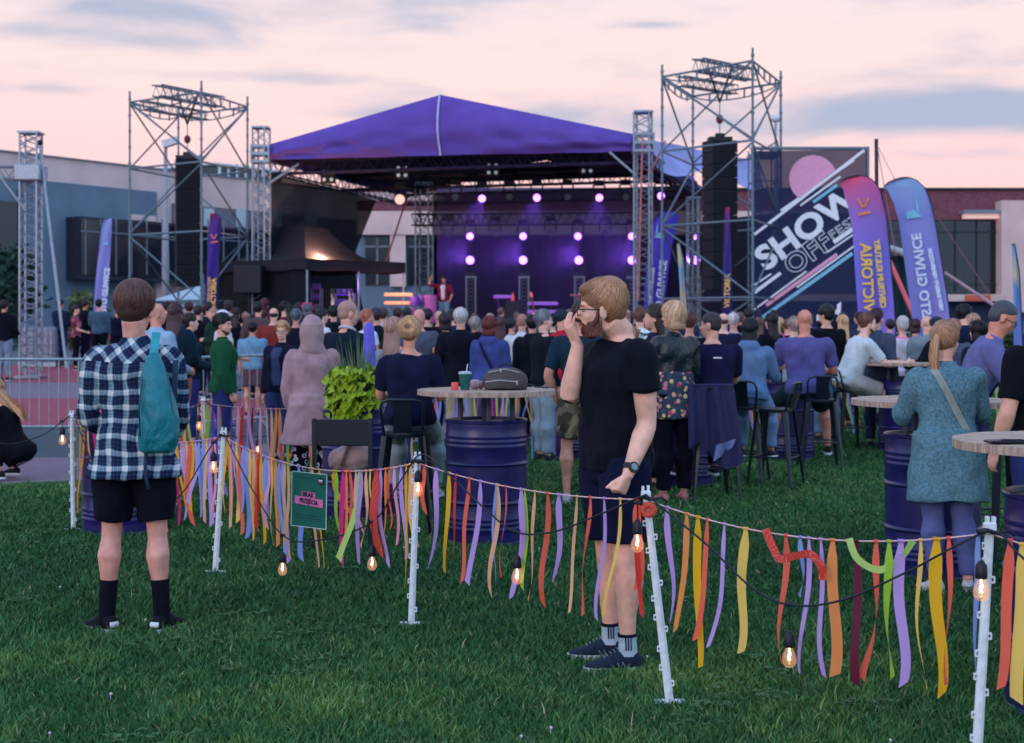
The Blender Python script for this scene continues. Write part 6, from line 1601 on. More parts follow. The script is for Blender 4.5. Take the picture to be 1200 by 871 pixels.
# ---------- right edge
mk(1226, 7.9, 343, 25, 'dark haired person in black t-shirt and dark jeans cut by the right picture edge', top='tee', sleeve='half', topc=C(17,19,28), hairc=C(60,36,44), vox=.011, w=1.2, arms=(((-.22,.02,-1),(.05,.42,-.9)),FWDR), botc=C(44,52,104), H=1.75, group='people standing by the ribbon fence')
# ---------- crouching woman at the left edge
def ex(bd, root):
    m = MB(); rr = random.Random(6)
    for i in range(900):
        a = rr.uniform(-1.3,1.3); L_ = rr.uniform(.7,1); pts = []
        for j in range(7):
            t = j/6; pts.append(bd.h((.09*math.sin(a)*(1+.3*t), -.05-.10*t+.02*math.cos(a)-.06*t*t, .08-.50*t*L_)))
        vs = []
        for p in pts: vs += [p-Vector((0,.003,0)), p+Vector((0,.003,0))]
        m.add(vs, [(2*j,2*j+1,2*j+3,2*j+2) for j in range(6)])
    o = m.build('long_hair', hair_m, root, smooth=True, rel=False); o.color = C(214,164,128)
mk(22, 14.3, 400, 88, 'blond person in black crouching at the left picture edge', top='sweater', sleeve='long', topc=C(15,17,26), hair='long', hairc=C(200,150,118), H=1.68, sex='f', w=1.15, hipz=.275, lean=24, legs=(((-.2,.85,.42),(-.05,-.60,-.80)),((.2,.85,.42),(.05,-.60,-.80))), arms=(((-.2,.8,-.35),(.1,.8,.5)),((.2,.8,-.35),(-.1,.8,.5))), vox=.011, botc=C(15,17,26), shoes=C(22,24,34), extra=ex, soles=None, head=(10,20), group='people standing by the ribbon fence')
# ---------- stage singer
def ex(bd, root):
    m = MB(); w_ = bd.wr[0]+bd.fd[0]*.08; m.tube([w_, w_+Vector((.0,.09,.07))], [.014,.02], 8); m.ell(w_+Vector((0,.1,.08)), .028, 10, 8); m.build('microphone', black_m, root, smooth=True, rel=False)
make_person(520, 47.2, 1.80, 168, 'singer in open maroon shirt and pale jeans on the stage lifting a microphone', top='shirt', sleeve='roll', topc=C(120,36,60), shirt2=C(224,206,216), botc=C(120,150,170), hair='curly', hairc=C(30,20,30), vox=.016, z=1.4, w=1.05,
    pose=dict(arms=(((-.45,.35,-.75),(.35,-.05,-.75)),((.55,.30,.10),(-.30,.35,.85)))), extra=None, group='performers on the stage')

# ================================================================ the crowd in front of the stage, one by one
K_ = dict
crowd = [
 # px, depth, head top row, yaw, label, kwargs
 (5,33,352,-10,'person in black at the far left edge beyond the barriers',K_(topc=BLK,sleeve='long',top='jacket',hairc=C(30,26,32))),
 (71,40,351,-30,'person in navy jacket and jeans walking behind the red print blouse',K_(topc=C(26,36,66),top='jacket',sleeve='long',botc=C(36,46,104),hairc=C(44,32,40),w=1.1)),
 (89,38,358,-70,'person in red printed blouse with tied dark hair walking right',K_(mat_top=redprint_m,top='shirt',sleeve='half',botc=BLK,hair='bun',hairc=C(56,34,44),sex='f',head=(-10,0),arms=(DOWN,FWDR))),
 (100,41,352,-40,'dark haired person behind the red printed blouse',K_(topc=BLK,top='jacket',sleeve='long',hairc=C(60,34,44))),
 (116,39,351,0,'black haired person in slate blue sweater with pale hem',K_(topc=C(66,94,116),top='sweater',sleeve='long',botc=BLK,hairc=C(12,14,20),w=1.1,arms=(CROSS,DOWNR))),
 (137,40,361,20,'grey haired person in navy beside the slate sweater',K_(topc=NAVY,top='jacket',sleeve='long',hairc=C(130,130,144))),
 (184,15.5,354,-40,'bald person in pale blue shirt beyond the plaid shirt',K_(topc=C(150,176,206),top='shirt',sleeve='long',hair=None,botc=C(160,120,100),w=1.15,skin=C(222,150,130),head=(-20,0),arms=(DOWN,FWDR))),
 (196,33,354,-60,'person with short dark hair just left of the long brown hair',K_(topc=BLK,top='jacket',sleeve='long',hairc=C(36,30,44))),
 (206,17.5,355,-10,'person with very long straight brown hair in dark teal jacket',K_(topc=C(18,42,58),top='jacket',sleeve='long',hair='long',hairc=C(74,50,58),sex='f',botc=C(160,100,80),arms=(DOWN,FWDR))),
 (221,30,354,20,'dark haired person right of the long brown hair',K_(topc=C(40,50,80),hairc=C(60,34,40))),
 (224,18.5,367,-70,'person with tied dark hair in striped dark sleeves leaning on the barrier',K_(topc=C(22,40,56),top='jacket',sleeve='long',hair='bun',hairc=C(50,34,40),sex='f',arms=(DOWN,FWDR),botc=C(44,52,110))),
 (234,29,360,150,'person looking back with hand on the face left of the green jacket',K_(topc=C(60,70,110),hairc=C(30,26,34),sex='f',hair='bun')),
 (244,31,354,10,'dark haired person beneath the gold lettered flag in the left tower',K_(topc=C(24,40,56),hairc=C(60,32,44))),
 (249,27,360,120,'person with shaved head turned left beneath the narrow flag',K_(topc=C(20,50,40),hair='buzz',hairc=C(170,130,116),top='jacket',sleeve='long')),
 (262,21,363,-60,'person in white cap just behind the green jacket',K_(topc=C(214,206,210),hair=None,extra=cap(C(214,208,216)))),
 (268,30,353,0,'person with big dark hair behind the white cap',K_(topc=BLK,hair='curly',hairc=C(40,26,38))),
 (277,29,361,-20,'person in dark sleeveless top with long dark hair',K_(topc=BLK,sleeve='none',hair='long',hairc=C(40,26,34),sex='f')),
 (296,23,378,0,'short person in pale denim shirt with small navy rucksack and brown shorts',K_(topc=C(110,152,184),top='shirt',sleeve='half',hairc=C(16,20,28),bottom='shorts',botc=C(96,72,84),w=1.1)),
 (288,30,366,0,'person with fair hair low behind the denim shirt',K_(topc=C(90,80,90),hairc=C(150,110,100),sex='f')),
 (303,27,354,-10,'person in brown jacket left of the rust coloured t-shirt',K_(topc=C(84,70,72),top='jacket',sleeve='long',hairc=C(34,26,34),w=1.12)),
 (310,33,350,0,'reddish haired person far behind the brown jacket',K_(topc=C(80,30,40),hairc=C(90,30,44),sex='f',hair='bob')),
 (321,24,360,-5,'balding person in rust brown t-shirt',K_(topc=C(126,52,50),hair='fringe',hairc=C(44,36,46),top='tee',sleeve='half',w=1.15)),
 (334,30,354,-70,'person in maroon top with dark hair facing right',K_(topc=C(80,30,46),hairc=C(28,24,32))),
 (347,23,362,0,'grey haired person in dark top left of the pink hood',K_(topc=C(24,26,44),hairc=C(90,96,112))),
 (351,31,355,0,'dark haired person left of the pink flower band',K_(topc=NAVY,hairc=C(50,30,50),sex='f',hair='bob')),
 (360,30,356,0,'person wearing a bright pink flower headband',K_(topc=C(40,60,80),hair='bob',hairc=C(90,100,116),sex='f',extra='flowers')),
 (372,26,358,0,'person in navy raising one arm with a phone over the pink hood',K_(topc=NAVY,hairc=C(40,36,44),arms=(DOWN,UPR),extra='phone')),
 (378,23,362,-60,'person with dark beard and white t-shirt right of the pink hood',K_(topc=C(206,210,220),hairc=C(36,36,48))),
 (391,24,358,5,'person in black raising a hand beside the cropped grey head',K_(topc=C(14,24,34),hairc=C(20,22,32),arms=(DOWN,UPR),top='jacket',sleeve='half',w=1.1)),
 (431,20,362,-60,'fair person in white t-shirt right of the striped collar',K_(topc=C(206,214,226),hairc=C(180,110,90),hair='crop',arms=(DOWN,CROSSR))),
 (441,22,361,0,'brown haired person in black backpack straps',K_(topc=C(14,26,32),hairc=C(60,40,50),top='jacket',sleeve='long')),
 (449,25,361,-10,'brown haired person in pale grey t-shirt beside the backpack wearer',K_(topc=C(150,170,190),hairc=C(80,50,56))),
 (466,27,361,0,'dark haired person under the orange lit keyboard',K_(topc=C(110,130,160),hairc=C(60,36,50))),
 (477,26,361,0,'black haired person under the violet drums',K_(topc=C(60,70,90),hairc=C(24,26,38),hair='curly')),
 (491,19,361,170,'bald person in grey t-shirt facing the camera behind the bun',K_(topc=C(76,84,104),hair=None,skin=C(220,150,138),w=1.1,arms=(FWD,CROSSR))),
 (501,24,362,0,'dark haired person in black t-shirt right of the bald head',K_(topc=BLK,hairc=C(40,30,44))),
 (514,26,364,10,'fair cropped person in black with reddish neck',K_(topc=C(20,26,34),hair='buzz',hairc=C(200,160,140))),
 (522,20,367,0,'person in black t-shirt with large white back print',K_(topc=C(14,18,26),hairc=C(40,30,40),hair='bob',extra='print')),
 (530,27,363,0,'dark haired person left of the white haired one',K_(topc=C(40,50,80),hairc=C(14,20,30),hair='curly')),
 (557,20,371,-15,'short grey haired person in white between black jacket and blue hood',K_(topc=C(190,196,210),hairc=C(150,136,140),sex='f')),
 (574,27,368,0,'fair haired person behind the auburn bob',K_(topc=C(120,110,120),hairc=C(180,150,136),sex='f',hair='bob')),
 (586,21,371,0,'person with long dark hair in navy beside the auburn bob',K_(topc=NAVY,hair='long',hairc=C(80,50,62),sex='f')),
 (600,24,373,-30,'low dark haired person by the white shirt',K_(topc=C(60,70,110),hairc=C(40,40,56))),
 (648,26,372,0,'dark haired person right of the grey haired man',K_(topc=C(30,30,50),hairc=C(30,24,36))),
 (672,25,366,-20,'dark haired person in the shade left of the spectacles',K_(topc=C(40,44,70),hairc=C(30,26,34))),
 (731,22,362,150,'fair person facing the camera behind the bearded man neck',K_(topc=C(200,190,200),hairc=C(180,130,116),sex='f',hair='bob')),
 (737,24,366,0,'black haired person right of the bearded man',K_(topc=NAVY,hairc=C(16,16,28),hair='curly')),
 (750,18.5,360,-5,'brown haired person in white shirt with dark leaf print',K_(mat_top=leafy_m,top='shirt',sleeve='half',hairc=C(110,74,66),w=1.12)),
 (741,17,383,-15,'fair short person in pale top low behind the bearded man',K_(topc=C(210,170,170),hair='bob',hairc=C(170,120,100),sex='f')),
 (808,17,366,-5,'brown haired person in black between leather jacket and navy t-shirt',K_(topc=C(16,22,34),hairc=C(96,56,54))),
 (848,20,366,-15,'balding person in navy right of the seated navy t-shirt',K_(topc=C(30,32,62),hair='fringe',hairc=C(90,60,66),w=1.1)),
 (860,20.5,366,-25,'white haired person with dark sunglasses strap by the gold lettered flag',K_(topc=C(120,130,160),hairc=C(206,196,200),hair='crop')),
 (888,22,372,0,'brown haired person behind the denim hoodie',K_(topc=C(60,50,60),hairc=C(110,76,70),sex='f',hair='long')),
 (922,24,381,10,'low fair person near the pink top',K_(topc=C(40,40,60),hairc=C(110,76,70),H=1.55)),
 (1043,24,374,0,'dark haired person between the two feather flags',K_(topc=C(60,64,90),hairc=C(50,36,44))),
 (1072,23,374,0,'maroon dressed person beyond the pale vest',K_(topc=C(110,36,56),hairc=C(60,36,44),sex='f',hair='bob')),
 (1141,22,368,0,'fair haired person beyond the navy jacket at the windows',K_(topc=C(110,100,120),hairc=C(170,130,110),sex='f',hair='bob')),
 (1009,23,366,0,'dark haired person behind the white t-shirt sitter',K_(topc=C(46,50,80),hairc=C(40,30,40))),
 (877,26,362,0,'dark cropped person far behind the denim hoodie',K_(topc=BLK,hairc=C(30,26,36))),
 (706,27,362,0,'dark haired person hidden behind the bearded man head',K_(topc=BLK,hairc=C(30,26,36))) if False else None,
]
def flowers(bd, root):
    m = MB()
    for i in range(9):
        a = math.pi*i/8; c = bd.h((.088*math.cos(a), -.02, .06+.075*math.sin(a)))
        for j in range(5): m.ell(c+Vector((rnd.gauss(0,.014), rnd.gauss(0,.014), rnd.gauss(0,.014))), .02, 7, 5)
    m.build('flower_band', mat('flower_pink', C(236,50,110), rough=.7), root, smooth=True, rel=False)
def phone(bd, root):
    w_ = bd.wr[1]+Vector((0,.0,.13)); m = MB(); m.bbox(w_, (.08,.012,.16), .003); m.build('phone', black_m, root, rel=False)
def bprint(bd, root):
    m = MB(); c = bd.hip+bd.U*(.17*bd.H)-bd.Fw*(.064*bd.H+.032); rr = random.Random(1)
    for i in range(16):
        a = rr.random()*6.28; r0 = rr.random()*.12; p = c+bd.Rt*math.cos(a)*r0+bd.U*math.sin(a)*r0*1.1
        pts = [p+bd.Rt*.035*math.cos(b)+bd.U*.035*math.sin(b) for b in [rr.random()*6+j*.5 for j in range(5)]]; m.tube(pts, .007, 5)
    m.build('back_print', white_p, root, rel=False)
EX = {'flowers': flowers, 'phone': phone, 'print': bprint}
cr = random.Random(11)
for c_ in crowd:
    if c_ is None: continue
    px, d, ty, yaw, lab, kw = c_
    kw = dict(kw); 
    if isinstance(kw.get('extra'), str): kw['extra'] = EX[kw['extra']]
    kw.setdefault('top', 'tee'); kw.setdefault('botc', cr.choice((JEAN, NAVY, BLK, LJEAN)))
    kw.setdefault('arms', cr.choice(((DOWN,DOWNR),(CROSS,CROSSR),(POCK,POCKR),(FWD,FWDR))))
    mk(px, d, ty, yaw, lab, vox=.018 if d > 21 else .015, **kw)
# farther heads filling the space under the stage front
shades = [BLK, NAVY, C(44,52,80), C(70,80,104), C(60,30,46), C(30,44,56), C(110,114,134), C(24,26,36)]
hairs = [C(26,22,30), C(50,34,38), C(70,50,48), C(20,20,28), C(110,82,74)]
spots = []; q_ = 164
while q_ < 1000:
    q_ += cr.choice((12,16,21,27,34)); 
    if not (690 < q_ < 735): spots.append(q_)
for i, px in enumerate(spots):
    d = cr.uniform(26, 38); ty = cr.uniform(357, 372); a_ = cr.random()
    mk(px, d, ty, cr.uniform(-45,45), 'concert goer deep in the dark crowd under the stage front', vox=.024, topc=cr.choice(shades), hairc=cr.choice(hairs), top=cr.choice(('tee','jacket','hoodie')), sleeve=cr.choice(('half','long')), hair=cr.choice(('short','wavy','curly','bob','crop','bun')), sex=cr.choice('mf'), botc=BLK,
       group='concert goers deep in the dark crowd', arms=(DOWN, UPR) if a_ < .10 else ((CROSS,CROSSR) if a_ < .4 else (DOWN,DOWNR)), w=cr.uniform(.92,1.2), pose=dict(side=cr.uniform(-6,6)), head=(cr.uniform(-30,30), cr.uniform(-5,14)))
# ================================================================ drums, tables, stools
drum_m = mat('drum_navy_paint', C(30,26,88), rough=.34, var=.22, scale=7, bump=.12, bscale=14, spec=.5)
lip_dk = mat('drum_lid', C(30,34,70), rough=.5)
wood_m = mat('table_wood', C(176,150,136), rough=.7, var=.28, scale=9, stretch=(1,9,1), bump=.25, bscale=20)
wood_end = mat('table_edge', C(150,124,112), rough=.8, var=.3, scale=14)
post_w = mat('table_leg', C(70,72,84), rough=.6, var=.1)
def drum_shape(c, root, r=.292, H=.88):
    c = Vector(c); prof = [(r*.97,.012),(r+.006,.0),(r+.010,.012),(r,.026)]
    z = .05
    def add(z_, dr): prof.append((r+dr, z_))
    for zc, amp in ((.07,.0),(.115,.005),(.15,.005),(.185,.005),(.30,.015),(.42,.0),(.575,.015),(.70,.005),(.735,.005),(.77,.005),(.83,.0)):
        if amp: add(zc-.016, 0); add(zc-.008, amp*.7); add(zc, amp); add(zc+.008, amp*.7); add(zc+.016, 0)
        else: add(zc, 0)
    prof += [(r,.862),(r+.010,.868),(r+.011,.880),(r+.003,.886),(r-.012,.880),(r-.016,.862)]
    prof = [(q, zz*H/.88) for q, zz in prof]
    m = MB(); m.lathe(prof, c, 56, cap=False); m.build('drum', drum_m, root, smooth='auto')
    m = MB(); m.lathe([(.001,.860),(r-.015,.862),(r-.015,.85),(.001,.849)], c, 40, cap=False); m.lathe([(.03,.862),(.03,.875),(.001,.876)], c+Vector((.15,.08,0)), 14, cap=False); m.build('lid', lip_dk, root, smooth='auto')
def drum_table(px, d, label, r=.5, rot=0):
    x, y = XY(px, d); z = G(y); root = empty('drum_table', (x,y,z), label, 'table', 'oil drum bar tables on the lawn')
    drum_shape((x,y,z), root)
    for k in range(4):
        a = rot+k*math.pi/2; m = MB(); m.tube([(x+.19*math.cos(a), y+.19*math.sin(a), z+.86), (x+.19*math.cos(a), y+.19*math.sin(a), z+1.06)], .02, 10); m.build('leg', post_w, root, smooth='auto')
    m = MB(); n = 7; wd = 2*r/n
    for k in range(n):   # planks cut to a disc
        x0 = -r+k*wd+.0015; x1 = x0+wd-.003; pts = []
        for s in range(9): xx = x0+(x1-x0)*s/8; pts.append((xx, math.sqrt(max(r*r-xx*xx, .0004))))
        pl = pts+[(a, -b) for a, b in reversed(pts)]; cr_, sr_ = math.cos(rot+.4), math.sin(rot+.4)
        pl = [(x+a*cr_-b*sr_, y+a*sr_+b*cr_) for a, b in pl]
        m.slab([(a, b, z+1.062) for a, b in pl], (0,0,.004)); m.slab([(a, b, z+1.0665) for a, b in pl], (0,0,.0305+.0015*(k%2)))
    m.build('tabletop', wood_m, root); return root
drum_table(570, 10.3, 'drum table with brown backpack and green cup on its top, left of the bearded person', rot=.1)
drum_table(1093, 8.95, 'drum table the ponytail person in teal leans on', rot=.3)
drum_table(1266, 5.8, 'nearest drum table with a phone on its top, cut by the right picture edge', rot=.2)
drum_table(680, 16.7, 'far drum table half hidden behind the bearded person', rot=.5)
drum_table(924, 16.6, 'drum table between the denim hoodie and the violet polo', rot=.3)
drum_table(1058, 17.6, 'drum table in front of the person in white t-shirt', rot=.2)
drum_table(800, 13.9, 'drum table in the shade behind the leather jacket person', rot=.2)
m = MB(); p = Vector((XY(1066,8.95)[0], 8.95-.295, .835)); m.bbox(p, (.035,.003,.028), .001); tag(m.build('sticker', white_p), 'small white sticker on the drum under the ponytail person table', 'sticker')

def leafblade(mb, b, tip, w_, mid=.5, sag=.0, n=6, M=None):
    b, tip = Vector(b), Vector(tip); t = (tip-b); s = t.cross(Vector((0,0,1))); s = (s.normalized() if s.length > 1e-5 else Vector((1,0,0)))*w_/2; vs = []
    for k in range(n+1):
        u = k/n; p = b+t*u+Vector((0,0,-sag*u*u)); q = math.sin(math.pi*min(.98, .12+.88*u)**.8) if mid else 1-u
        vs += [p-s*q, p+s*q]
    mb.add(vs, [(2*k,2*k+1,2*k+3,2*k+2) for k in range(n)])
def planter(px, d, label):
    x, y = XY(px, d); root = empty('planter_drum', (x,y,G(y)), label, 'planter', 'oil drum planters on the lawn'); drum_shape((x,y,G(y)), root)
    m = MB(); m.lathe([(.001,.872),(.27,.875)], (x,y,G(y)), 24, cap=False); m.build('soil', mat('potting_soil', C(44,36,34), rough=1), root); return x, y
x, y = planter(420, 11.6, 'navy drum planter holding the lime leaved plant')
lime = mat('lime_leaf', C(138,164,26), rough=.5, var=.25, scale=25, spec=.35); rr = random.Random(3)
pr = empty('lime_plant', (x,y,.87), 'bushy lime green plant with heart shaped leaves and tall thin grasses', 'plant')
lv = MB(); st = MB()
for i in range(380):
    a = rr.random()*6.28; el = rr.random(); rad = .07+.125*math.sin(math.pi*el*.6+.5)*(.8+.4*rr.random())
    z = .74+.47*el**.9; c = Vector((x-.02+math.cos(a)*rad*1.05, y-.10+math.sin(a)*(rad+.05), z)); out = Vector((math.cos(a), math.sin(a), .5*el)).normalized()
    s = .030+.020*rr.random(); dn = (out*.55+Vector((rr.gauss(0,.3), rr.gauss(0,.3), -.65+rr.gauss(0,.35)))).normalized(); sd = dn.cross(out).normalized(); nr = sd.cross(dn)
    sh = [(0,0),(-.75,-.28),(-1.0,.25),(-.72,.85),(-.25,1.45),(0,1.9),(.25,1.45),(.72,.85),(1.0,.25),(.75,-.28)]
    pts = [c+sd*(u*s)+dn*(v*s)+nr*(abs(u)*s*.35-.08*s*v*v) for u, v in sh]; mid = c+dn*s*.6-nr*.004
    lv.add(pts+[mid], [(k,(k+1)%10,10) for k in range(10)])
    if i % 3 == 0: st.tube([(x+.08*math.cos(a), y+.08*math.sin(a), .87), (c.x*.6+x*.4, c.y*.6+y*.4, z), c], .003, 4)
lv.build('foliage', lime, pr); st.build('stems', mat('plant_stem', C(90,110,40)), pr, smooth=True)
gb = MB()
for i in range(170):
    a = rr.random()*6.28; r0 = rr.random()*.1; ln = rr.uniform(.3,.68); l_ = rr.uniform(.04,.42)
    leafblade(gb, (x+math.cos(a)*r0, y+math.sin(a)*r0+.03, .9), (x+math.cos(a)*(r0+l_), y+math.sin(a)*(r0+l_), .9+ln), rr.uniform(.006,.013), sag=l_*.35)
gb.build('grass_blades', mat('ornamental_grass', C(96,118,84), rough=.7, var=.3, scale=10), pr)
x, y = planter(143, 10.8, 'navy drum planter behind the plaid shirt person legs')
pr = empty('spiky_plant', (x,y,.87), 'dark spiky plant with sword leaves poking out beside the plaid shirt', 'plant'); sp = MB()
for i in range(46):
    a = rr.random()*6.28; l_ = rr.uniform(.2,.46); leafblade(sp, (x+.05*math.cos(a), y+.05*math.sin(a), .88), (x+math.cos(a)*l_, y+math.sin(a)*l_, .88+rr.uniform(.1,.5)), rr.uniform(.02,.036), sag=rr.uniform(0,.14))
for a, l_, h_ in ((3.05,.50,.16),(3.3,.42,.34),(2.9,.44,.02)): leafblade(sp, (x,y,.9), (x+math.cos(a)*l_, y+math.sin(a)*l_, .9+h_), .035, sag=.06)
sp.build('leaves', mat('sword_leaf', C(40,70,58), rough=.5, var=.3, scale=12), pr)

stool_m = mat('stool_paint', C(17,28,44), rough=.35, var=.08, spec=.5)
def make_stool(loc_, rz, label):
    root = empty('bar_stool', loc_, label, 'bar stool', 'dark metal bar stools around the drum tables', rz=rz)
    m = MB(); m.rings([((0,0,z), (a,0,0), (0,a,0)) for z, a in ((.725,.155),(.745,.160),(.76,.158),(.764,.13))]); m.build('seat', stool_m, root, smooth='auto', rel=False)
    for sx in (-1,1):
        for sy in (-1,1):
            m = MB(); t = Vector((sx*.135, sy*.135, .735)); b_ = Vector((sx*.215, sy*.215, 0)); u = Vector((sx,-sy,0)).normalized(); v = (b_-t).cross(u).normalized()
            for side in (1,):
                vs = []
                for p, w_ in ((t,.030),(t.lerp(b_,.5),.026),(b_,.015)):
                    for a_, b2 in ((-1,0),(-1,.35),(0,.62),(1,.35),(1,0),(0,.25)): vs.append(p+u*w_*a_+v*w_*b2*(1 if v.dot(Vector((sx,sy,0))) > 0 else -1))
                fs = [(i*6+j, i*6+(j+1)%6, (i+1)*6+(j+1)%6, (i+1)*6+j) for i in range(2) for j in range(6)]+[tuple(range(6)), tuple(range(12,18))]
                m.add(vs, fs)
            m.build('leg', stool_m, root, rel=False)
    for (z, k) in ((.30,.187),):
        for i, (a, b_) in enumerate((((-k,-k),(k,-k)),((k,-k),(k,k)),((k,k),(-k,k)),((-k,k),(-k,-k)))):
            m = MB(); m.tube([(*a,z+.0), (*b_,z)], .009, 7); m.build('footrest', stool_m, root, smooth='auto', rel=False)
    m = MB(); m.tube([(-.14,-.14,.74),(-.155,-.175,.86),(-.16,-.20,.95),(-.14,-.212,.995),(-.09,-.218,1.01),(.09,-.218,1.01),(.14,-.212,.995),(.16,-.20,.95),(.155,-.175,.86),(.14,-.14,.74)], .0115, 9); m.build('back_hoop', stool_m, root, smooth='auto', rel=False)
    m = MB(); m.grid(lambda u, v: Vector(((u-.5)*.14, -.15-.066*v, .755+.25*v)), 2, 4); m.grid(lambda u, v: Vector(((.5-u)*.14, -.154-.066*v, .755+.25*v)), 2, 4); m.build('back_slat', stool_m, root, rel=False)
    return root
st0 = make_stool((*XY(475,10.72),0), R(-3), 'bar stool under the person with the messy blond bun')
def place_stool(px, d, rz, label):
    o = copy_tree(st0); x, y = XY(px, d); o.location = (x,y,G(y)); o.rotation_euler.z = R(rz); o['label'] = label
place_stool(833, 12.72, 8, 'bar stool with a navy jacket hung over its back')
place_stool(872, 14.1, -20, 'bar stool under the person in the denim hoodie')
place_stool(909, 13.7, 62, 'empty bar stool turned sideways between denim hoodie and violet polo')
place_stool(961, 15.42, -4, 'bar stool under the person in the violet polo')
place_stool(996, 17.6, -78, 'bar stool under the person in the white t-shirt')
place_stool(1176, 9.6, 15, 'bar stool deep in shade behind the near right table')
place_stool(1098, 17.9, 40, 'bar stool under the person in black jacket beyond the ponytail')
# flat backed chair with bag
x, y = XY(405, 10.1); ch = empty('high_chair', (x,y,0), 'dark chair with broad flat back panel in front of the lime plant', 'chair')
m = MB(); m.bbox((x,y-.2,.815), (.425,.022,.185), .006); m.build('backrest', mat('chair_navy', C(13,20,34), rough=.6, var=.05), ch)
m = MB(); m.bbox((x,y,.50), (.42,.40,.03), .008); m.build('seat', MATS['chair_navy'], ch)
for sx in (-1,1):
    m = MB(); m.box((x+sx*.195,y-.2,.46), (.028,.028,.91)); m.build('leg', stool_m, ch); m = MB(); m.box((x+sx*.195,y+.18,.245), (.028,.028,.49)); m.build('leg', stool_m, ch)
m = MB(); m.ell((x+.05,y-.02,.62), (.135,.09,.115), 18, 12); m.ell((x+.11,y-.03,.64), (.08,.08,.09), 14, 10); m.ell((x-.03,y,.60), (.1,.09,.09), 14, 10)
bag = m.build('handbag', mat('bag_beige', C(164,130,128), rough=.6, bump=.3, bscale=12), None); tag(bag, 'slouchy dusty beige handbag lying on the flat backed chair', 'bag'); remesh(bag, .010, 5, wrinkle(.006, 16, 2))
m = MB(); m.tube([(x-.02,y-.11,.58),(x+.0,y-.125,.66),(x+.03,y-.10,.73),(x+.08,y-.05,.74)], .012, 6, asp=2); m.build('handle', MATS['bag_beige'], bag, smooth=True, rel=False)

# jacket over the stool
x, y = XY(831, 12.72); m = MB()
def drape(u, v):
    w_ = .20+.05*v; return Vector((x-.02+(u-.5)*2*w_+.05*v, y-.235-.05*math.sin(u*9+v*2)*v-.02*math.sin(u*23)-.05*v, 1.03-.62*v*(1-.18*math.sin(u*5+1)*v)-.02*math.cos(u*12)*v))
m.grid(drape, 30, 20); m.grid(lambda u, v: drape(1-u, v)+Vector((0,.035,0)), 30, 20)
m.grid(lambda u, v: Vector((x-.19+.38*u, y-.235+.09*v, 1.033+.012*math.sin(v*3.14))), 20, 4)
jk = tag(m.build('jacket', mat('jacket_navy', C(34,32,76), rough=.8, var=.1, bump=.3, bscale=30), smooth=True), 'navy jacket hanging over the stool of the navy t-shirt person', 'jacket')
m = MB(); m.grid(lambda u, v: Vector((x+.02+.17*u-.03*v, y-.325-.02*math.sin(u*6), .52+.05*u-.15*v*(1-.5*u))), 6, 4); m.build('lining', mat('jacket_lining', C(96,110,160), rough=.5), jk)

# ---------------------------------------------------------------- things on the tables
TZ = 1.10
def at(px, d, z=TZ): x, y = XY(px, d); return Vector((x, y, z))
# brown backpack
q = at(592, 10.25, TZ); b = MB()
b.rings([(q+Vector((0,0,z)), Vector((wx,0,0)), Vector((0,wy,0))) for z, wx, wy in ((0,.145,.10),(.02,.165,.12),(.07,.166,.125),(.11,.150,.115),(.145,.10,.08),(.155,.05,.04))])
bp = b.build('backpack', mat('canvas_brown', C(74,66,66), rough=.8, var=.15, bump=.4, bscale=30)); tag(bp, 'brown canvas backpack lying on the table with the green cup', 'backpack'); remesh(bp, .010, 3, wrinkle(.005, 16, 1))
b = MB(); b.rings([(q+Vector((-.03,-.115,z)), Vector((wx,0,0)), Vector((0,wy,0))) for z, wx, wy in ((.01,.11,.03),(.05,.12,.035),(.085,.10,.02))]); o = b.build('front_pocket', MATS['canvas_brown'], bp, rel=False); remesh(o, .008, 2)
b = MB(); b.tube([q+Vector((-.14,-.13,.058)), q+Vector((-.04,-.158,.072)), q+Vector((.08,-.145,.060))], .004, 5); b.tube([q+Vector((-.12,-.10,.125)), q+Vector((0,-.11,.15)), q+Vector((.10,-.095,.125))], .0035, 5); b.box(q+Vector((.085,-.15,.055)), (.008,.008,.03)); b.box(q+Vector((-.03,-.115,.14)), (.008,.008,.03)); b.build('zip', mat('zip_silver', C(190,184,180), rough=.3, metal=.6), bp, rel=False)
b = MB(); b.tube([q+Vector((-.05,0,.15)), q+Vector((-.02,0,.185)), q+Vector((.04,0,.18)), q+Vector((.06,0,.15))], .007, 6); b.build('handle', black_m, bp, smooth=True, rel=False); b = MB(); b.tube([q+Vector((.14,-.03,.05)), q+Vector((.22,-.05,.02)), q+Vector((.30,-.02,.012)), q+Vector((.34,.06,.012)), q+Vector((.25,.1,.012))], .010, 6, asp=.5); b.build('strap', black_m, bp, smooth=True, rel=False)
# cup with straw
q = at(545, 10.18); cp = empty('cup', q, 'green paper cup with clear lid and straw on the table with the backpack', 'cup')
b = MB(); b.lathe([(.030,0),(.032,.004),(.044,.112),(.045,.115)], q, 26); b.build('cup_body', mat('cup_green', C(30,98,92), rough=.5), cp, smooth='auto')
b = MB(); b.lathe([(.047,.113),(.048,.118),(.046,.128),(.030,.132)], q, 26); b.build('lid', mat('cup_lid', C(170,190,200), rough=.2), cp, smooth='auto')
b = MB(); b.tube([q+Vector((.005,0,.10)), q+Vector((.018,0,.185))], .0035, 6); b.build('straw', white_p, cp)
b = MB(); b.lathe([(.0425,.004),(.042,.03)], q+Vector((0,0,0)), 24); 
q = at(533, 10.12); b = MB(); b.lathe([(.024,0),(.026,.003),(.026,.05),(.022,.056)], q, 18); jr = tag(b.build('jar', mat('jar_red', C(200,60,80), rough=.3, emit=(1,.2,.2,1), estr=.12), smooth='auto'), 'small red glass candle beside the green cup', 'vessel')  # small red jar, no light source; faint glow put into its material
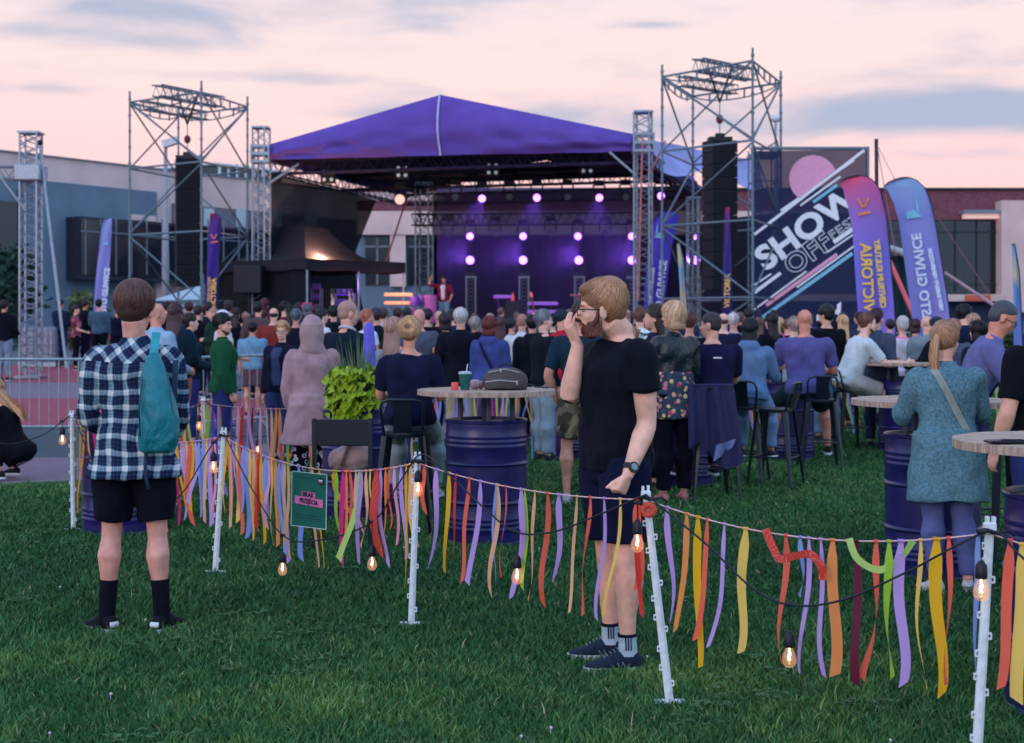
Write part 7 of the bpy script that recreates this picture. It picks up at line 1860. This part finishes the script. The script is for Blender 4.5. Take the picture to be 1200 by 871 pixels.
q = at(557, 10.3); b = MB(); b.ell(q+Vector((0,0,.035)), (.055,.04,.035), 12, 8); b.ell(q+Vector((.04,.02,.03)), (.03,.03,.03), 10, 7); tk = tag(b.build('napkin', mat('napkin', C(206,160,172), rough=.8), smooth=True), 'crumpled pinkish napkin between cup and brown backpack', 'napkin'); remesh(tk, .008, 2, wrinkle(.004, 30))
# phone on the near table
q = at(1180, 5.62, TZ+.001); b = MB(); b.bbox(q+Vector((0,0,.006)), (.16,.08,.010), .003, rz=R(6)); ph = b.build('phone', mat('phone_black', C(18,20,34), rough=.15), None); tag(ph, 'dark phone lying flat on the nearest table at right', 'phone')
b = MB(); b.bbox(q+Vector((0,0,.0115)), (.15,.07,.0006), .0001, rz=R(6)); b.build('screen', mat('phone_glass', C(30,34,60), rough=.08), ph, rel=False)
# bouquet on the far table
q = at(643, 16.3, TZ); bq = empty('bouquet', q, 'small pale yellow bouquet on the far table left of the bearded person', 'flowers'); b = MB()
for i in range(26): a = rr.random()*6.28; s = rr.random()*.10; b.ell(q+Vector((math.cos(a)*s, math.sin(a)*s, .05+.08*rr.random())), .026, 7, 5)
b.build('blossoms', mat('blossom', C(206,200,130), rough=.8, var=.3), bq, smooth=True)
b = MB(); b.lathe([(.03,0),(.045,.05),(.05,.06)], q, 12); b.build('vase', mat('vase_green', C(60,100,90), rough=.4), bq)
# small drinks
for px, d, c_, lab in ((893,16.2,(210,200,190),'pale glass on the table by the denim hoodie elbow'),(901,16.3,(120,60,50),'brown bottle on the table beside the pale glass'),(1142,8.9,(230,236,240),'white cup on the table before the spectacled person')):
    q = at(px, d); b = MB(); b.lathe([(.03,0),(.032,.004),(.034,.10),(.02,.14) if 'bottle' in lab else (.037,.12)], q, 16); tag(b.build('glass' if 'glass' in lab else ('bottle' if 'bottle' in lab else 'cup'), mat('g%d'%px, C(*c_), rough=.2), smooth='auto'), lab, 'drink')
# pale violet furled flag behind the plant
p0, p1 = P(432,378,12.2), P(434,440,12.2); b = MB(); b.tube([p0, p0.lerp(p1,.1), p0.lerp(p1,.5), p1, Vector((p1.x,p1.y,.0))], [.02,.045,.05,.055,.03], 12); o = tag(b.build('furled_banner', mat('furled_violet', C(96,84,206), rough=.6), smooth=True), 'furled violet banner standing upright behind the lime plant', 'banner')

# ---------------------------------------------------------------- teal backpack on the plaid shirt person
rt = A_.root; Mw = Matrix.Translation(rt.location)@Matrix.Rotation(rt.rotation_euler.z, 4, 'Z')
def AL(x, y, z): return Mw@Vector((x,y,z))
tb = empty('backpack', AL(.15,-.18,.9), 'teal backpack hanging from the right shoulder of the plaid shirt person', 'backpack')
b = MB()
b.rings([(AL(cx,-.185-dp*.25,z), Vector((wx,0,0)), Vector((0,dp,0))) for z, cx, wx, dp in ((.925,.155,.055,.035),(.94,.160,.085,.060),(1.0,.165,.100,.078),(1.10,.168,.098,.085),(1.20,.160,.088,.078),(1.30,.148,.068,.058),(1.38,.138,.045,.036),(1.43,.132,.022,.020))])
teal = mat('nylon_teal', C(16,116,132), rough=.5, var=.08, bump=.25, bscale=14, fold=.8); o = b.build('bag_body', teal, tb); remesh(o, .009, 3, wrinkle(.007, 10, 6, .5))
b = MB(); b.grid(lambda u, v: AL(.135+(u-.5)*.042+.004*v, -.215+.09*math.sin(v*1.2)*v+.02*(1-v), 1.36+.17*v), 3, 10); b.grid(lambda u, v: AL(.135-(u-.5)*.042, -.209+.09*math.sin(v*1.2)*v+.02*(1-v), 1.36+.17*v), 3, 10); b.build('shoulder_strap', mat('nylon_teal_light', C(40,150,166), rough=.5), tb, smooth=True)
b = MB(); b.grid(lambda u, v: AL(.235+(u-.5)*.03, -.20+.06*v, 1.05+.34*v), 2, 8); b.tube([AL(.10,-.19,.93), AL(.095,-.20,.87), AL(.10,-.195,.80), AL(.11,-.19,.745)], .009, 6, asp=.5); b.build('strap_tail', mat('strap_navy', C(22,52,80), rough=.7), tb, smooth=True)
b = MB(); b.tube([AL(.10,-.268,1.30), AL(.085,-.285,1.16), AL(.09,-.283,1.02)], .004, 6); b.tube([AL(.225,-.25,1.28), AL(.245,-.262,1.12), AL(.235,-.262,1.0)], .003, 5); b.build('piping', mat('piping_dark', C(14,70,88), rough=.5), tb, smooth=True)

# ================================================================ ribbon fence
post_m = mat('post_plastic', C(220,226,234), rough=.45, var=.06, scale=30, spec=.4)
FT = {}
def fence_post(key, top, foot, label):
    "top/foot: photo pixel + depth"
    a = P(*foot); b_ = P(*top); t = (b_-a).normalized(); L_ = (b_-a).length; u = Vector((1,0,0)); u = (u-t*u.dot(t)).normalized(); v = t.cross(u)
    root = empty('fence_post', a, label, 'fence post', 'white plastic posts carrying the ribbon fence')
    def pt(s, x, y): return a+t*(s*L_)+u*x+v*y
    m = MB()
    rows = [(0,.017,.012),(.3,.0165,.012),(.9,.0145,.011),(1.0,.0145,.011)]
    vs = []
    for s, w_, q in rows: vs += [pt(s,x,y) for x, y in ((-w_,-q*.4),(-w_*.35,-q),(w_*.35,-q),(w_,-q*.4),(w_,q*.4),(-w_,q*.4))]
    m.add(vs, [(i*6+j, i*6+(j+1)%6, (i+1)*6+(j+1)%6, (i+1)*6+j) for i in range(3) for j in range(6)]+[tuple(range(6)), tuple(range(18,24))])
    for k, s in enumerate((.10,.18,.27,.36,.42,.51,.58,.66,.74,.80,.87,.93)):
        sd = -1 if k % 3 else 1; c = pt(s, sd*.019, -.002)
        for dz in (-.012, .006): m.box(c+t*dz, (.012,.010,.006))
        m.box(c+u*sd*.006+t*-.003, (.004,.008,.022)); 
    for k in range(14): m.box(pt(.06+k*.065, 0, -.0135), (.010,.003,.016))
    m.build('stake', post_m, root)
    m = MB(); m.bbox(pt(.012,0,0), (.13,.035,.014), .003); m.build('foot_plate', post_m, root)
    m = MB(); m.bbox(pt(1.0,0,0), (.040,.030,.034), .004); m.box(pt(1.025,-.010,0), (.010,.02,.03)); m.box(pt(1.025,.012,0), (.010,.02,.03)); m.build('post_head', post_m, root)
    FT[key] = b_-t*.02
def D(y): return F/((y-HY)/CAMH)
fence_post('L', (-40,494,10.2), (-42,636,10.2), 'white fence post just outside the left picture edge')
fence_post('F0', (84,487,10.8), (86,622,10.8), 'white fence post left of the plaid shirt person')
fence_post('F1', (262,508,8.95), (252,672,8.95), 'white fence post between the plaid shirt person and the green sign')
fence_post('F2', (489,538,7.41), (482,733,7.41), 'white fence post right of the green sign, with flat foot plate')
fence_post('F3', (757,580,5.88), (785,825,5.88), 'leaning white fence post in front of the bearded person')
fence_post('F4', (1160,618,4.86), (1143,918,4.86), 'nearest white fence post, at the lower right')
fence_post('F5', (1560,655,4.3), (1560,988,4.3), 'white fence post beyond the right picture edge')
fence_post('B1', (238,470,12.7), (240,586,12.7), 'far white fence post behind the teal backpack')
fence_post('B2', (449,461,14.6), (450,559,14.6), 'far white fence post hidden behind the seated navy t-shirt')
fence_post('B3', (640,450,16.5), (641,538,16.5), 'far white fence post left of the camouflage shorts')
fence_post('B4', (824,441,18.9), (824,518,18.9), 'far white fence post behind the sitting navy t-shirt person')
fence_post('B5', (1030,437,20.4), (1030,508,20.4), 'far white fence post behind the white t-shirt sitter')
fence_post('B6', (1290,437,20.4), (1290,508,20.4), 'far white fence post beyond the right picture edge')
rib_cols = {'o': C(255,158,92), 'c': C(252,112,90), 'r': C(226,66,54), 'y': C(250,190,36), 'Y': C(255,214,110), 'l': C(204,164,240), 'b': C(146,170,242), 'g': C(168,216,70), 'G': C(190,224,124), 'p': C(236,48,140), 'm': C(112,26,60), 'h': C(255,192,148), 'k': C(250,172,208), 'v': C(104,80,190)}
def ribbon_mat(k):
    key = 'ribbon_'+k
    if key in MATS: return MATS[key]
    m = mat(key, rib_cols[k], rough=.5, var=.06, scale=8, spec=.35, bump=.2, bscale=500, stretch=(1,1,.15)); N = m.node_tree.nodes; L = m.node_tree.links; b = N['Principled BSDF']
    tl = N.new('ShaderNodeBsdfTranslucent'); tl.inputs[0].default_value = rib_cols[k]; ms = N.new('ShaderNodeMixShader'); ms.inputs[0].default_value = .4
    L.new(b.outputs[0], ms.inputs[1]); L.new(tl.outputs[0], ms.inputs[2]); L.new(ms.outputs[0], N['Material Output'].inputs[0]); return m
def dotted(k, k2, name, scale):
    m = ribbon_mat(k).copy(); m.name = name; MATS['ribbon_'+name] = m; N = m.node_tree.nodes; L = m.node_tree.links; b = N['Principled BSDF']
    tc = N.new('ShaderNodeTexCoord'); vo = N.new('ShaderNodeTexVoronoi'); vo.inputs['Scale'].default_value = scale; vo.inputs['Randomness'].default_value = 0; L.new(tc.outputs['Object'], vo.inputs['Vector'])
    lt = N.new('ShaderNodeMath'); lt.operation = 'LESS_THAN'; lt.inputs[1].default_value = .28; L.new(vo.outputs['Distance'], lt.inputs[0])
    mx = N.new('ShaderNodeMix'); mx.data_type = 'RGBA'; L.new(lt.outputs[0], mx.inputs['Factor']); mx.inputs['A'].default_value = rib_cols[k]; mx.inputs['B'].default_value = k2; L.new(mx.outputs['Result'], b.inputs['Base Color'])
dotted('r', C(240,190,180), 'D', 150); rib_cols['D'] = rib_cols['r']
def on_span(a, b_, px):
    "point of the plan segment a-b seen in column px -> parameter"
    k = (px-600)/F; den = (b_.x-a.x)-k*(b_.y-a.y)
    return (k*a.y-a.x)/den
rrb = random.Random(21)
cord_m = mat('fence_cord', C(226,186,190), rough=.8, var=.15, scale=60)
def garland(ka, kb, sag, ribs, label, ends=(0,0), auto=None):
    a, b_ = FT[ka], FT[kb]; 
    def rope(s): return a.lerp(b_, s)-Vector((0,0,4*sag*s*(1-s)))
    root = empty('ribbon_garland', (a+b_)/2-Vector((0,0,sag)), label, 'ribbon garland', 'cords of coloured ribbons strung between the fence posts')
    m = MB(); m.tube([rope(k/40) for k in range(41)], .0028, 6); m.build('cord', cord_m, root, smooth=True)
    if auto:
        n, (l0, l1) = auto; ribs = []; s = .02
        for k in range(n):
            s = (k+.5+rrb.uniform(-.9,.9))/n; p = rope(s); px = 600+p.x*F/p.y; pp = F/p.y; L_ = rrb.uniform(l0, l1); y0 = HY-(p.z-CAMH)*pp
            ribs.append((px, px+rrb.uniform(-.10,.10)*pp, y0+L_*pp, rrb.choice('ohcryYlbgGpkkvYlbYhm'), rrb.choice((.016,.02,.03,.03,.036))*pp))
    for (x0, x1, yb, ck, wp) in ribs:
        s = min(max(on_span(a, b_, x0), .004), .996); p = rope(s); pp = F/p.y; w_ = wp*1.2/pp; 
        zb = CAMH-(yb-HY)/pp; dx = (x1-x0)/pp; L_ = p.z-zb; n = 16
        ph = rrb.random()*6; tw0 = rrb.uniform(-.5,.5); tw1 = tw0+rrb.uniform(-2.6,2.6)*(1 if w_ < .034 else .4); amp = rrb.uniform(.008,.030); dy0 = rrb.uniform(-.03,.03)
        along = (b_-a).normalized(); vs = []
        for k in range(n+1):
            u = k/n; c = p+Vector((dx*(u**1.6)+amp*math.sin(u*5+ph)*u, dy0*u+amp*math.sin(u*4+ph*2)*u, -L_*u))
            an = tw0+(tw1-tw0)*u; w2 = w_/2*(.35+.65*min(1, u*7)); sd = Vector((along.x*math.cos(an)+.0*along.y, along.y*math.cos(an)-math.sin(an), 0))*w2
            sl = Vector((0,0,.25*w_*(1 if ph > 3 else -1))) if k == n else Vector((0,0,0))
            vs += [c-sd-sl, c+sd+sl]
        m = MB(); m.add(vs, [(2*k,2*k+1,2*k+3,2*k+2) for k in range(n)])
        # knot over the cord
        m.tube([p-along*w_*.25, p+along*w_*.25], .0065, 8)
        m.build('ribbon', MATS['ribbon_D'] if ck == 'D' else ribbon_mat(ck), root, smooth=True)
    return root, rope
def loop_ribbon(root, pts, ck, w_):
    pts = [P(*q) for q in pts]; cv = []
    for k in range(len(pts)-1):
        p0, p1, p2, p3 = pts[max(k-1,0)], pts[k], pts[k+1], pts[min(k+2,len(pts)-1)]
        for j in range(8):
            t = j/8; cv.append(.5*((2*p1)+(p2-p0)*t+(2*p0-5*p1+4*p2-p3)*t*t+(3*p1-p0-3*p2+p3)*t**3))
    cv.append(pts[-1]); vs = []
    for k, c in enumerate(cv):
        t = (cv[min(k+1,len(cv)-1)]-cv[max(k-1,0)]).normalized(); s = t.cross(Vector((0,-1,0))); s = s.normalized() if s.length > .01 else Vector((1,0,0)); s = (s+Vector((0,.35*math.sin(k*.3),0))).normalized()
        vs += [c-s*w_/2, c+s*w_/2]
    m = MB(); m.add(vs, [(2*k,2*k+1,2*k+3,2*k+2) for k in range(len(cv)-1)]); m.build('ribbon', MATS['ribbon_D'] if ck == 'D' else ribbon_mat(ck), root, smooth=True)

g0, _ = garland('F0','F1', .10, [(98,93,600,'o',6),(103,110,580,'h',7),(110,118,560,'p',8),(121,124,590,'b',6),(136,138,600,'l',7),(152,153,596,'b',7),(162,160,590,'h',8),(178,176,606,'l',6),
  (203,209,616,'p',9),(207,219,600,'y',8),(215,218,610,'l',7),(222,221,615,'c',9),(229,226,590,'l',8),(238,238,610,'b',8),(246,247,615,'l',9),(252,251,600,'k',5),(205,203,600,'Y',8),(212,214,585,'k',6),(219,224,598,'h',8),(226,222,600,'y',7),(233,236,606,'b',7),(242,239,612,'h',6),(249,254,600,'c',7)], 'ribbon garland between the plaid shirt person and the first lower post')
g1, _ = garland('F1','F2', .115, [(269,272,618,'h',8),(273,278,606,'l',6),(281,282,625,'c',7),(287,291,630,'b',8),(293,295,632,'Y',9),(300,303,640,'c',8),(304,301,618,'r',8),(311,310,610,'b',9),(318,320,640,'Y',4),
  (327,330,650,'b',8),(331,338,660,'l',7),(337,342,655,'h',5),(350,359,655,'b',9),(366,372,665,'h',8),(374,377,666,'y',7),(391,397,600,'y',5),(402,400,662,'p',9),(410,415,618,'c',7),(421,401,655,'G',10),(423,417,660,'l',9),(434,434,612,'Y',4),(441,440,650,'D',13),(446,449,664,'l',7),(456,454,620,'c',6),(470,475,655,'l',7),(476,475,690,'y',7),(481,487,640,'h',8),(266,262,600,'y',7),(277,281,612,'Y',7),(285,283,600,'b',7),(290,294,626,'l',6),(297,301,622,'h',7),(306,309,636,'y',6),(314,313,620,'k',7),(323,325,640,'o',7),(334,331,640,'h',6),(394,398,628,'g',7),(406,404,640,'o',6),(417,421,628,'k',6),(429,427,640,'h',6),(452,449,645,'o',6),(462,466,640,'k',6)], 'ribbon garland carrying the green no entry sign')
loop_ribbon(g1, [(390,556,8.1),(396,580,8.05),(408,598,8.0),(418,596,7.95)], 'Y', .022)
g2, _ = garland('F2','F3', .045, [(497,496,602,'c',8),(511,506,665,'l',12),(526,521,671,'y',9),(534,528,659,'r',5),(550,536,681,'c',7),(563,549,683,'l',9),(581,575,690,'b',5),(583,577,697,'h',10),(593,587,678,'c',4),(611,606,702,'l',11),(615,617,690,'g',6),(627,616,704,'h',6),(642,637,710,'c',10),(655,652,680,'l',11),(676,664,716,'h',5),(692,677,721,'c',7),(708,703,725,'l',6),(727,710,723,'Y',6),(747,747,690,'c',13),(749,746,720,'r',7)], 'ribbon garland hanging right across the bearded person shorts')
g3, _ = garland('F3','F4', .085, [(782,789,736,'l',8),(805,794,740,'o',8),(818,817,780,'y',10),(829,814,750,'c',6),(849,833,760,'l',5),(874,861,763,'Y',11),(921,914,777,'c',8),(938,941,700,'b',6),(948,938,787,'l',6),(962,965,792,'l',6),(976,975,790,'o',12),(1004,1003,800,'m',10),(1027,1017,797,'c',9),(1042,1042,795,'g',9),(1056,1053,802,'l',13),(1079,1075,805,'Y',6),(1098,1099,814,'y',15),(1112,1111,800,'c',8),(1146,1141,797,'b',10)], 'ribbon garland between the leaning post and the nearest post')
loop_ribbon(g3, [(897,620,5.35),(905,640,5.33),(914,655,5.3),(930,652,5.28),(950,650,5.25),(963,665,5.24),(964,680,5.24)], 'D', .030)
loop_ribbon(g3, [(995,631,5.2),(1005,655,5.16),(1030,668,5.14),(1055,655,5.1),(1070,634,5.05)], 'G', .026)
garland('F4','F5', .07, [(1184,1170,806,'c',10),(1198,1194,822,'Y',12),(1225,1228,810,'l',10),(1260,1255,830,'o',12),(1300,1300,830,'b',10),(1340,1335,840,'y',14),(1400,1400,850,'c',10),(1470,1465,850,'l',12)], 'ribbon garland running off the lower right corner')
garland('L','F0', .04, None, 'ribbon garland behind the crouching person at the left edge', auto=(3,(.4,.6))) if False else None
garland('F0','B1', .06, None, 'far ribbon garland behind the plaid shirt person', auto=(34,(.35,.85)))
garland('B1','B2', .09, None, 'far ribbon garland behind the hooded person', auto=(44,(.4,.9)))
garland('B2','B3', .06, None, 'far ribbon garland behind the table with the backpack', auto=(34,(.4,.9)))
garland('B3','B4', .06, None, 'far ribbon garland behind the bearded person and leather jacket', auto=(36,(.45,.85)))
garland('B4','B5', .06, None, 'far ribbon garland behind the people on bar stools', auto=(44,(.45,.85)))
garland('B5','B6', .06, None, 'far ribbon garland behind the ponytail person', auto=(44,(.45,.85)))

# sign
TL, TR, BR, BL = P(342,552,8.10), P(384,558,7.95), P(382.5,621,7.95), P(341,616,8.10)
sg = empty('sign', (TL+BR)/2, 'green no entry sign with pink lettered labels hanging on the ribbon cord', 'sign')
xd_ = (TR-TL).normalized(); yd_ = (TL-BL).normalized(); nn = xd_.cross(yd_)
b = MB(); b.slab([BL, BR, TR, TL], -nn*.003); b.build('panel', mat('sign_green', C(14,98,84), rough=.4, var=.05), sg)
def SG(u, v, o_=.002): return BL+(BR-BL)*u+(TL-BL)*v+nn*o_
b = MB()
for (u0,v0,u1,v1) in ((0,0,1,.012),(0,.988,1,1),(0,0,.018,1),(.982,0,1,1)): b.slab([SG(u0,v0,.0006), SG(u1,v0,.0006), SG(u1,v1,.0006), SG(u0,v1,.0006)], nn*.001)
b.build('border', mat('sign_edge', C(200,220,216)), sg)
ink = mat('sign_ink', C(24,24,52)); b = MB()
for v, u0, u1 in ((.90,.08,.62),(.22,.12,.88),(.17,.12,.88)): b.slab([SG(u0,v), SG(u1,v-.01), SG(u1,v-.003), SG(u0,v+.007)], nn*.0008)
b.build('rules', ink, sg)
pnk = mat('sign_pink', C(232,118,172), rough=.4)
b = MB(); b.slab([SG(.30,.54,.0025), SG(.68,.525,.0025), SG(.68,.64,.0025), SG(.30,.655,.0025)], nn*.0008); b.slab([SG(.11,.42,.003), SG(.90,.385,.003), SG(.90,.525,.003), SG(.11,.56,.003)], nn*.0008); b.build('pink_labels', pnk, sg)
Wd = (BR-BL).length; Hd = (TL-BL).length; xr = (SG(.9,.4)-SG(.11,.435)).normalized()
text('BRAK', .036, ink, sg, frame(SG(.49,.592,.0052), xr, yd_)@Matrix.Diagonal((.95,1,1,1)), extrude=.0005, bold=.0012)
text('PRZEJŚCIA', .036, ink, sg, frame(SG(.505,.470,.0055), xr, yd_)@Matrix.Diagonal((.80,1,1,1)), extrude=.0005, bold=.0012)
b = MB(); c = SG(.83,.86); b.tube([c, c+nn*.002], .022, 26); b.build('round_logo', ink, sg)
b = MB(); b.slab([c+nn*.0025+xd_*x_+yd_*y_ for x_, y_ in ((-.015,.001),(.015,.001),(.015,.009),(-.015,.009))], nn*.0006); b.build('logo_band', MATS['print_white'], sg)
b = MB(); b.slab([c+nn*.0025+xd_*x_+yd_*y_ for x_, y_ in ((-.014,-.008),(.014,-.008),(.014,-.002),(-.014,-.002))], nn*.0006); b.build('logo_bar', pnk, sg)

# ================================================================ festoon lights
cable_m = mat('cable_black', C(18,26,40), rough=.6, var=0); sock_m = mat('socket_black', C(16,20,34), rough=.5, var=0)
bulb_m = bpy.data.materials.new('bulb_glass'); bulb_m.use_nodes = True; N = bulb_m.node_tree.nodes; L = bulb_m.node_tree.links
tp = N.new('ShaderNodeBsdfTransparent'); tp.inputs[0].default_value = (1,.86,.74,1); gl = N.new('ShaderNodeBsdfGlossy'); gl.inputs['Roughness'].default_value = .08; em = N.new('ShaderNodeEmission'); em.inputs[0].default_value = (1,.52,.28,1); em.inputs[1].default_value = .16
m1 = N.new('ShaderNodeMixShader'); m1.inputs[0].default_value = .12; L.new(tp.outputs[0], m1.inputs[1]); L.new(gl.outputs[0], m1.inputs[2]); a2 = N.new('ShaderNodeAddShader'); L.new(m1.outputs[0], a2.inputs[0]); L.new(em.outputs[0], a2.inputs[1]); L.new(a2.outputs[0], N['Material Output'].inputs[0])
fil_m = mat('filament', C(255,200,150), var=0, emit=(1,.58,.32,1), estr=10)
def bulb_at(p, root, ln=.075, tilt=0):
    "short lead, socket and bulb hanging from cable point p"
    q = p-Vector((0,0,ln)); 
    m = MB(); m.tube([p, q], .0028, 5); m.tube([p+Vector((-.015,0,.004)), p+Vector((.015,0,.002))], .009, 7); m.tube([q+Vector((0,0,.004)), q-Vector((0,0,.012)), q-Vector((0,0,.05)), q-Vector((0,0,.056))], [.008,.019,.021,.019], 14)
    s = m.build('socket', sock_m, root, smooth='auto')
    m = MB(); m.lathe([(.012,0),(.014,-.008),(.024,-.030),(.0275,-.046),(.025,-.062),(.015,-.074),(.001,-.078)], q-Vector((0,0,.055)), 18, cap=False); b_ = m.build('bulb', bulb_m, s, smooth=True)
    m = MB(); f0 = q-Vector((0,0,.075)); m.tube([f0+Vector((.006*math.sin(k*1.9), .006*math.cos(k*1.9), -.003*k)) for k in range(11)], .0016, 5); m.tube([f0+Vector((0,0,.015)), f0], .003, 5); m.build('filament', fil_m, s, smooth=True)
def festoon(label, pts, bulbs):
    "pts: cable through (px,py,d); bulbs: (px, py of cable, d, lead length)"
    v = [P(*q) for q in pts]; cv = []
    for k in range(len(v)-1):
        p0, p1, p2, p3 = v[max(k-1,0)], v[k], v[k+1], v[min(k+2,len(v)-1)]
        for j in range(10):
            t = j/10; cv.append(.5*((2*p1)+(p2-p0)*t+(2*p0-5*p1+4*p2-p3)*t*t+(3*p1-p0-3*p2+p3)*t**3))
    cv.append(v[-1]); root = empty('festoon_light', v[0], label, 'string lights', 'black festoon cables with glowing bulbs along the fence')
    m = MB(); m.tube(cv, .0042, 7); m.build('cable', cable_m, root, smooth=True)
    for (px, py, d, ln) in bulbs: bulb_at(P(px, py, d), root, ln)
festoon('string of bulbs from the left edge to the post beside the plaid shirt', [(-40,492,10.2),(0,520,10.4),(45,512,10.6),(73,494,10.75),(86,484,10.8)], [(73,494,10.75,.045)])
festoon('string of bulbs behind the plaid shirt person to the first lower post', [(86,484,10.8),(110,545,10.3),(150,600,9.8),(194,592,9.4),(218,572,9.2),(244,528,9.0),(258,510,8.92)], [(192,598,9.4,.03),(250,519,8.96,.06)])
festoon('string of bulbs hanging below the green no entry sign', [(262,507,8.92),(278,540,8.7),(297,576,8.6),(332,628,8.3),(375,633,8.0),(436,612,7.7),(465,570,7.5),(487,536,7.38)], [(331,628,8.3,.10),(436,612,7.7,.13)])
festoon('string of bulbs from the foot plate post to the leaning post', [(487,536,7.38),(500,534,7.3),(530,560,7.1),(570,598,6.8),(605,624,6.6),(650,623,6.3),(705,602,6.0),(745,585,5.86),(757,580,5.84)], [(490,541,7.36,.05),(606,624,6.6,.11),(747,590,5.84,.07)])
festoon('string of bulbs with the lowest bulb, between leaning post and nearest post', [(757,580,5.84),(772,592,5.78),(830,640,5.6),(880,688,5.4),(925,709,5.25),(985,704,5.1),(1060,672,4.98),(1120,640,4.88),(1157,622,4.82)], [(925,709,5.25,.10),(1150,624,4.80,.10)])
festoon('string of bulbs leaving past the lower right corner', [(1157,622,4.82),(1175,628,4.78),(1200,655,4.7),(1300,740,4.5),(1420,745,4.4),(1560,655,4.3)], [(1300,740,4.5,.1)])
festoon('far string of bulbs behind the teal backpack', [(86,484,10.8),(140,530,11.5),(200,508,12.2),(238,470,12.66),(270,505,13),(303,512,13.3),(360,500,13.8),(449,461,14.6)], [(233,476,12.6,.08),(302,512,13.3,.03)])
m = MB(); c = FT['F3']+Vector((.005,-.012,-.04))
for k in range(9): a = k*.7; m.ell(c+Vector((math.cos(a)*.022, -.01, math.sin(a)*.02)), (.016,.012,.014), 8, 6)
tag(m.build('ribbon_bow', ribbon_mat('c'), smooth=True), 'coral ribbon knot at the head of the leaning post', 'bow')
for i, k in enumerate(('F1','F2','F3','F4')):
    m = MB(); c = FT[k]; m.tube([c+Vector((.028*math.cos(a), .024*math.sin(a), .006*math.sin(a*2)+a*.001)) for a in [j*.5 for j in range(26)]], .0045, 6); m.tube([c+Vector((.02,-.02,0)), c+Vector((.06,-.02,.012)), c+Vector((.085,.0,-.01))], .0045, 6)
    tag(m.build('cable_loop', cable_m, smooth=True), 'black cable wound round the head of the '+('post left of the green sign','post with the flat foot plate','leaning post','nearest post')[i], 'cable')
run_queue()
